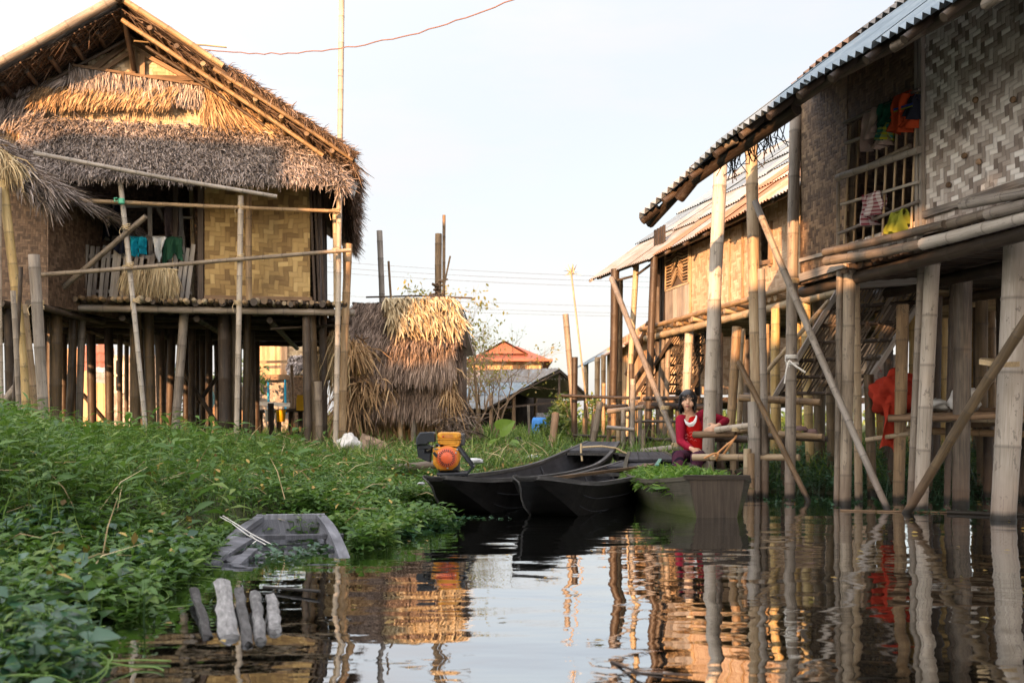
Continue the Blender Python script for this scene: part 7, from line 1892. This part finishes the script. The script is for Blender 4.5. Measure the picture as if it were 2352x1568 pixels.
# ================================================================ unseen houses and bushes added behind the viewer, shaped to cast shade
def shade_house(x0, x1, h, yr, label, run=1.9, rise=1.7, fl=.8):
    t_ = thing('shade_blocker_house', label, 'house', ((x0 + x1) / 2, yr, 0))
    ze = h - rise
    mb = MB()
    for y_, flip in ((yr + run * .8, False), (yr - run * .8, True)):
        q = [V(x0, y_, fl), V(x1, y_, fl), V(x1, y_, ze + .3), V(x0, y_, ze + .3)]
        panel(mb, q if flip else q[::-1], .04, (1, 0, 0))
    for x_, flip in ((x0 + .05, True), (x1 - .05, False)):
        q = [V(x_, yr - run * .8, fl), V(x_, yr + run * .8, fl), V(x_, yr + run * .8, ze + .3), V(x_, yr, h - .1), V(x_, yr - run * .8, ze + .3)]
        panel(mb, q[::-1] if flip else q, .04, (0, 1, 0))
    link('woven_wall', mb, M['mat_brown'], t_)
    for s in (1, -1):
        mb = MB(); q = [V(x0, yr, h), V(x1, yr, h), V(x1, yr + s * run, ze), V(x0, yr + s * run, ze)]
        panel(mb, q if s < 0 else q[::-1], .1, (1, 0, 0)); thatch(mb, q[0], q[1], q[3], q[2], 900, .45, .04, .06, 5)
        link('roof_slope', mb, M['thatch_grey'], t_)
    mb = MB(); box(mb, ((x0 + x1) / 2, yr, fl - .02), x1 - x0, run * 1.8, .1); link('floor_platform', mb, M['wood_dark'], t_)
    for xx in np.linspace(x0 + .1, x1 - .1, max(2, int((x1 - x0) / 1.2))):
        for yy in (yr - run * .7, yr + run * .7):
            mb = MB(); bamboo(mb, V(xx, yy, fl), V(xx, yy, -.4), .06, n=7); link('stilt', mb, M['bam_dark'], t_)  # stilts of the added unseen shade house
    return t_
shade_house(-12.4, -9.95, 7.1, -4, 'unseen tall house added behind the viewer at far left to shade the thatched awning')
shade_house(-4.35, -2.95, 4.3, -4, 'small low unseen hut added behind the viewer as a shade blocker')
shade_house(-2.62, 2.4, 7.2, -4, 'wide unseen house added behind the viewer to shade the near woven wall', .75, 1.2, 4.45)
for k, (xx, hh) in enumerate(((-8.9, 4.6), (-8.2, 4.6), (-7.5, 4.2), (-6.8, 3.9), (-6.1, 3.8), (-5.4, 4.0), (-4.7, 4.1), (-2.4, 3.9), (-1.9, 3.85), (-1.25, 4.7), (-.6, 4.7), (.1, 4.7), (.8, 4.7), (1.5, 4.7))):
    b = (xx, -4 + .15 * (k % 2), 0); t_ = thing('shade_bush', 'unseen green bush in a row added behind the viewer to block sun', 'bush', b, 'added shade bushes behind the viewer')
    mb = MB()
    for q in range(9):
        a = q * .7; tube(mb, [Vector(b) + V(0, 0, -.4), Vector(b) + V(math.cos(a) * .2, math.sin(a) * .25, hh * .55), Vector(b) + V(math.cos(a) * .35, math.sin(a) * .45, hh * random.uniform(.75, .95))], [.03, .02, .008], 5)
    link('stems', mb, M['twig'], t_)
    mb = MB(); n = 2200
    z = RNG.random(n) ** .8; P = np.array(b)[None] + np.stack([RNG.normal(size=n) * .30, RNG.normal(size=n) * .4, z * hh], 1)
    leaf_quads(mb, P, .26); link('crown', mb, M['leaf_olive'], t_)
# ================================================================ the girl
M['skin'] = mat_plain('skin', (.66, .40, .27), .5, 0, .06, 20, .35, .05)
M['hair'] = mat_plain('hair', (.010, .008, .008), .38, 0, .3, 40, .5, .2)
M['cardigan'] = mat_cloth('cardigan', (.30, .012, .035)); M['tee'] = mat_cloth('red_tee', (.56, .012, .012))
M['collar'] = mat_cloth('white_collar', (.75, .73, .72))
t = NT('striped_trousers'); pz = t.n('SeparateXYZ'); t.l(t.pos(), pz.inputs[0])
sxx = t.math('ADD', t.math('MULTIPLY', pz.outputs[1], 16.0), t.math('MULTIPLY', pz.outputs[2], 9.0))
sb_ = t.math('GREATER_THAN', t.math('FRACT', sxx), .72)
M['trousers'] = t.finish(t.mix(sb_, (.085, .028, .052), (.018, .014, .024)), .9, t.noise(t.pos(), 300, 2), .2, .002, spec=.15)
M['eye_white'] = mat_plain('eye_white', (.62, .58, .54), .3); M['eye_dark'] = mat_plain('eye_dark', (.012, .009, .008), .2); M['lip'] = mat_plain('lip', (.42, .15, .12), .45)

girl = thing('person', 'girl in crimson cardigan and red shirt leaning against a bamboo post', 'person', W(1596, 1075, 10.35))
def limb(mb, pts, rad, n=12):
    """tapered rounded tube through joints"""
    P = [Vector(p) for p in pts]; out, rr = [], []
    d0 = (P[0] - P[1]).normalized(); d1 = (P[-1] - P[-2]).normalized()
    for k in (1.0, .8, .45): out.append(P[0] + d0 * rad[0] * k); rr.append(rad[0] * math.sqrt(max(1 - k * k, .0004)))
    for i, p in enumerate(P):
        if i:
            out.append(P[i - 1].lerp(p, .5)); rr.append((rad[i - 1] + rad[i]) / 2 * 1.03)
        out.append(p); rr.append(rad[i])
    for k in (.45, .8, 1.0): out.append(P[-1] + d1 * rad[-1] * k); rr.append(rad[-1] * math.sqrt(max(1 - k * k, .0004)))
    tube(mb, out, rr, n, True, .5, None, 0)
def blob(mb, c, rx, ry, rz_, rot=None, nu=20, nv=14):
    m_ = rot or Matrix.Identity(3)
    capsule_blob(mb, lambda a, p: Vector(c) + m_ @ V(rx * math.cos(a) * math.sin(p), ry * math.sin(a) * math.sin(p), rz_ * math.cos(p)), nu, nv, .5)
def fuse(o, vox, it=4, f=.5):
    m_ = o.modifiers.new('Remesh', 'REMESH'); m_.mode = 'VOXEL'; m_.voxel_size = vox; m_.use_smooth_shade = True
    if it: s_ = o.modifiers.new('Smooth', 'SMOOTH'); s_.iterations = it; s_.factor = f
Jp = dict(pel=W(1600, 1046, 10.36), belly=W(1597, 1012, 10.34), chest=W(1592, 982, 10.32), nb=W(1588, 957, 10.31), head=W(1580, 919, 10.25),
          shR=W(1563, 964, 10.28), shL=W(1617, 952, 10.40), elR=W(1563, 1014, 10.20), wrR=W(1590, 1031, 10.02), elL=W(1668, 967, 10.32), wrL=W(1647, 978, 10.03),
          hipR=W(1583, 1052, 10.30), hipL=W(1615, 1050, 10.30), knR=W(1557, 1046, 9.90), knL=W(1600, 1050, 9.88), anR=W(1560, 1125, 9.92), anL=W(1602, 1128, 9.92))
J = Jp
fwd = V(-.16, -.97, -.06).normalized(); rgt = fwd.cross(V(0, 0, 1)).normalized(); upv = rgt.cross(fwd).normalized()
tilt = Matrix.Rotation(R(-5), 3, fwd); rgt = tilt @ rgt; upv = tilt @ upv       # head leans a little
HM = Matrix((rgt, -fwd, upv)).transposed()           # local x = her left-right on screen, y = back, z = up
hd = J['head']
def Hh(x, y, z): return hd + HM @ V(x, y, z)
b_ = MB()
# head: cranium, jaw, cheeks, nose, lips, chin, ears
blob(b_, Hh(0, .012, .022), .074, .090, .085, HM); blob(b_, Hh(0, -.022, -.038), .056, .060, .062, HM); blob(b_, Hh(0, -.045, -.082), .026, .026, .024, HM)
for s in (-1, 1):
    blob(b_, Hh(s * .038, -.050, -.030), .028, .026, .028, HM, 14, 10); blob(b_, Hh(s * .076, .012, -.012), .012, .020, .032, HM, 12, 10)
    blob(b_, Hh(s * .034, -.066, .030), .026, .014, .010, HM, 12, 8)
limb(b_, [Hh(0, -.078, .010), Hh(0, -.090, -.022)], [.008, .0125], 10); blob(b_, Hh(0, -.084, -.026), .017, .012, .009, HM, 12, 8)
blob(b_, Hh(0, -.073, -.054), .022, .014, .007, HM, 12, 8); blob(b_, Hh(0, -.071, -.064), .018, .014, .007, HM, 12, 8)
limb(b_, [Hh(0, .012, -.06), J['nb'] + V(0, .01, -.01)], [.042, .046])
# trunk and limbs
limb(b_, [J['nb'] + V(0, 0, -.02), J['chest'], J['belly'], J['pel']], [.06, .092, .086, .098], 18)
limb(b_, [J['shR'], J['nb'] + V(0, 0, -.035), J['shL']], [.046, .052, .046])
limb(b_, [J['shR'], J['elR'], J['wrR']], [.040, .033, .021]); limb(b_, [J['shL'], J['elL'], J['wrL']], [.040, .033, .021])
limb(b_, [J['hipR'], J['knR'], J['anR']], [.072, .052, .033]); limb(b_, [J['hipL'], J['knL'], J['anL']], [.072, .052, .033])
for an in ('anR', 'anL'): limb(b_, [J[an] + V(0, .03, -.02), J[an] + V(-.01, -.10, -.05), J[an] + V(-.012, -.15, -.055)], [.030, .030, .018])
def hand(mb, wr, d, nrm, thumb_side, curl, L=.155):
    """d along the palm, nrm out of the back of the hand"""
    d = Vector(d).normalized(); nrm = (Vector(nrm) - d * Vector(nrm).dot(d)).normalized(); s = d.cross(nrm) * thumb_side
    pc = Vector(wr) + d * .045
    blob(mb, pc, .036, .046, .016, Matrix((s, d, nrm)).transposed(), 14, 10); limb(mb, [Vector(wr) - d * .02, Vector(wr) + d * .02], [.021, .024])
    for k, (off, ln) in enumerate(((.026, .068), (.009, .076), (-.009, .070), (-.025, .054))):
        base = pc + d * .036 + s * off; p = [base]; a = .25 + .06 * k
        for j, fr_ in enumerate((.45, .32, .23)):
            dd = (d * math.cos(a) - nrm * math.sin(a) + s * off * 2.2 * (1 - curl)).normalized(); p.append(p[-1] + dd * ln * fr_); a += curl * (.75 + .1 * k)
        limb(mb, p, [.0092, .0086, .0078, .0066], 8)
    tb = pc + s * .030 - d * .022; p = [tb, tb + (s * .8 + d * .75 - nrm * .15).normalized() * .034, tb + (s * .8 + d * .75 - nrm * .15).normalized() * .034 + (d * .9 + s * .2 - nrm * .35).normalized() * .030]
    limb(mb, p, [.0125, .0102, .008], 8)
hand(b_, J['wrR'], (.62, -.30, -.42), (-.25, -.45, .85), -1, .55)
hand(b_, J['wrL'], (-.86, -.18, -.42), (.05, -.95, .30), 1, .62)
body = link('body', b_, M['skin'], girl); fuse(body, .0048, 3)
# eyes, brows, lips
for s in (-1, 1):
    m_ = MB(); blob(m_, Hh(s * .031, -.070, .008), .0130, .009, .0048, HM, 12, 8); e = link('eye', m_, M['eye_white'], girl)
    m_ = MB(); blob(m_, Hh(s * .031 - .003, -.0768, .0072), .0060, .0050, .0050, HM, 10, 8); link('iris', m_, M['eye_dark'], e)
    m_ = MB(); tube(m_, [Hh(s * .014, -.0775, .0105), Hh(s * .030, -.0800, .0165), Hh(s * .048, -.0700, .0110)], .0028, 6); link('eyelid', m_, M['eye_dark'], e)
    m_ = MB(); tube(m_, [Hh(s * .013, -.083, .030), Hh(s * .032, -.083, .036), Hh(s * .052, -.070, .031)], [.003, .0038, .002], 6); link('eyebrow', m_, M['hair'], girl)
m_ = MB(); tube(m_, [Hh(-.021, -.078, -.0575), Hh(-.008, -.0875, -.0530), Hh(0, -.0880, -.0545), Hh(.008, -.0875, -.0530), Hh(.021, -.078, -.0585)], [.003, .0052, .005, .0052, .003], 8)
tube(m_, [Hh(-.017, -.079, -.062), Hh(0, -.0860, -.0655), Hh(.017, -.079, -.062)], [.003, .006, .003], 8); link('lips', m_, M['lip'], girl)
m_ = MB(); tube(m_, [Hh(-.020, -.0835, -.0590), Hh(0, -.0925, -.0590), Hh(.020, -.0835, -.0595)], .0015, 5)
for s in (-1, 1): blob(m_, Hh(s * .0075, -.0945, -.031), .0035, .003, .002, HM, 8, 6)
link('mouth_line', m_, mat_plain('mouth_dark', (.10, .03, .03), .6), girl)
# hair: chin-length bob with a ragged fringe
def hair_surf(off):
    def fn(u, v):
        az = (u - .5) * 2 * PI                      # 0 = face side
        front = math.exp(-(az / .72) ** 4)
        zb = -.092 - .016 * math.cos(az * 3) + .012 * math.sin(az * 17 + 1) + .009 * math.sin(az * 29) - .03 * (abs(az) > 2)
        if abs(az) < 1.05: zb = zb + (.062 - zb) * front
        z = .112 + (zb - .112) * v
        if z > .02: q = max(0, 1 - ((z - .02) / .096) ** 2) ** .5
        else: q = 1.0 + .02 * math.sin(az * 5) - .16 * max(0, (.0 - z - .07)) / .1
        rx, ry = .086 * q + off, .104 * q + off
        return Hh(rx * math.sin(az), .010 - ry * math.cos(az), z)
    return fn
m_ = MB(); grid(m_, hair_surf(.0), 56, 22); grid(m_, lambda u, v: hair_surf(-.010)(1 - u, v), 56, 22)
n = 1500; ps, ds = [], []
for i in range(n):
    az = random.choice((-1, 1)) * random.uniform(.95, PI); v_ = random.uniform(.25, .95); f = hair_surf(.002)
    u_ = az / (2 * PI) + .5; p = f(u_, v_); q = f(u_, min(1, v_ + .08)); ps.append(p); ds.append((q - p) if (q - p).length > 1e-5 else V(0, 0, -1))
strands(m_, np.array(ps), np.array(ds) / np.linalg.norm(np.array(ds), axis=1, keepdims=True) + RNG.normal(size=(n, 3)) * .10, RNG.uniform(.02, .042, n), .0050, None, .1)
n = 60; ps = [Hh(random.uniform(-.062, .05), -.094 + .0, random.uniform(.045, .062)) for _ in range(n)]
strands(m_, np.array(ps), np.tile(np.array(HM @ V(-.1, -.05, -1)), (n, 1)) + RNG.normal(size=(n, 3)) * .15, RNG.uniform(.015, .035, n), .0035, None, 0)
n = 70; ps = [Hh(random.choice((-1, 1)) * random.uniform(.066, .086), random.uniform(-.07, -.02), random.uniform(-.04, .03)) for _ in range(n)]
strands(m_, np.array(ps), np.tile(np.array([0, 0, -1.0]), (n, 1)) + RNG.normal(size=(n, 3)) * .1, RNG.uniform(.04, .07, n), .007, None, 0)
link('hair', m_, M['hair'], girl)
# red shirt, white collar
m_ = MB(); limb(m_, [J['chest'] + V(-.006, -.030, .055), J['chest'] + V(0, -.028, .0), J['belly'] + V(0, -.022, 0), J['pel'] + V(0, -.01, .03)], [.074, .092, .090, .094], 18); o = link('red_shirt', m_, M['tee'], girl); fuse(o, .007, 4)
m_ = MB()
inn = [(1572, 961, 10.195), (1577, 967, 10.168), (1584, 970.5, 10.158), (1592, 967.5, 10.158), (1597, 960, 10.168), (1599, 953, 10.20)]
ou = [(1572, 965, 10.192), (1575.5, 974, 10.160), (1583, 980, 10.150), (1593, 978, 10.150), (1600, 968, 10.160), (1602, 956, 10.196)]
def crescent(u, v):
    k = u * (len(inn) - 1); a = min(int(k), len(inn) - 2); f = k - a
    p = W(*inn[a]).lerp(W(*inn[a + 1]), f); q = W(*ou[a]).lerp(W(*ou[a + 1]), f)
    return p.lerp(q, v) + V(0, -.010 * math.sin(PI * v) + .004 * math.sin(9 * u + 4 * v), 0)
grid(m_, crescent, 20, 5); grid(m_, lambda u, v: crescent(1 - u, v) + V(0, .012, 0), 20, 5); link('white_collar', m_, M['collar'], girl)
# cardigan: sleeves, back and two fronts
m_ = MB()
limb(m_, [J['shR'], J['elR'], J['wrR'] + (J['elR'] - J['wrR']) * .12], [.052, .044, .033]); limb(m_, [J['shL'], J['elL'], J['wrL'] + (J['elL'] - J['wrL']) * .28], [.052, .044, .034])
limb(m_, [J['shR'] + V(.012, 0, .0), J['chest'] + V(-.082, -.006, 0), J['belly'] + V(-.080, .0, 0), J['pel'] + V(-.082, .0, .03)], [.050, .052, .050, .052])
limb(m_, [J['shL'] + V(-.012, 0, .0), J['chest'] + V(.082, -.012, 0), J['belly'] + V(.080, -.012, 0), J['pel'] + V(.082, -.01, .03)], [.050, .054, .052, .052])
limb(m_, [J['shR'] + V(.004, .0, .004), J['nb'] + V(-.055, .008, -.028), J['nb'] + V(0, .035, -.022), J['nb'] + V(.055, .008, -.018), J['shL'] + V(-.004, .0, .004)], [.054, .050, .050, .052, .056]); limb(m_, [J['chest'] + V(0, .035, .02), J['pel'] + V(0, .03, .04)], [.095, .10], 16)
o = link('cardigan', m_, M['cardigan'], girl); fuse(o, .007, 4)
m_ = MB()
limb(m_, [J['hipR'], J['knR'], J['anR'] + V(0, 0, .04)], [.084, .066, .05]); limb(m_, [J['hipL'], J['knL'], J['anL'] + V(0, 0, .04)], [.084, .066, .05]); limb(m_, [J['hipR'], J['hipL']], [.09, .09]); limb(m_, [J['pel'], J['belly'] + V(0, 0, -.06)], [.104, .098], 16)
o = link('trousers', m_, M['trousers'], girl); fuse(o, .008, 4)
# faded print on the shirt
m_ = MB()
for k in range(9):
    a = W(1584 + 11 * math.sin(k * 2.1), 1000 + 3.2 * k * .8 - 6, 10.2 - .062); tube(m_, [a, a + V(.018, -.004, .012), a + V(.03, .0, -.004)], .0028, 5)
link('shirt_print', m_, mat_cloth('print_pink', (.62, .18, .16)), girl)
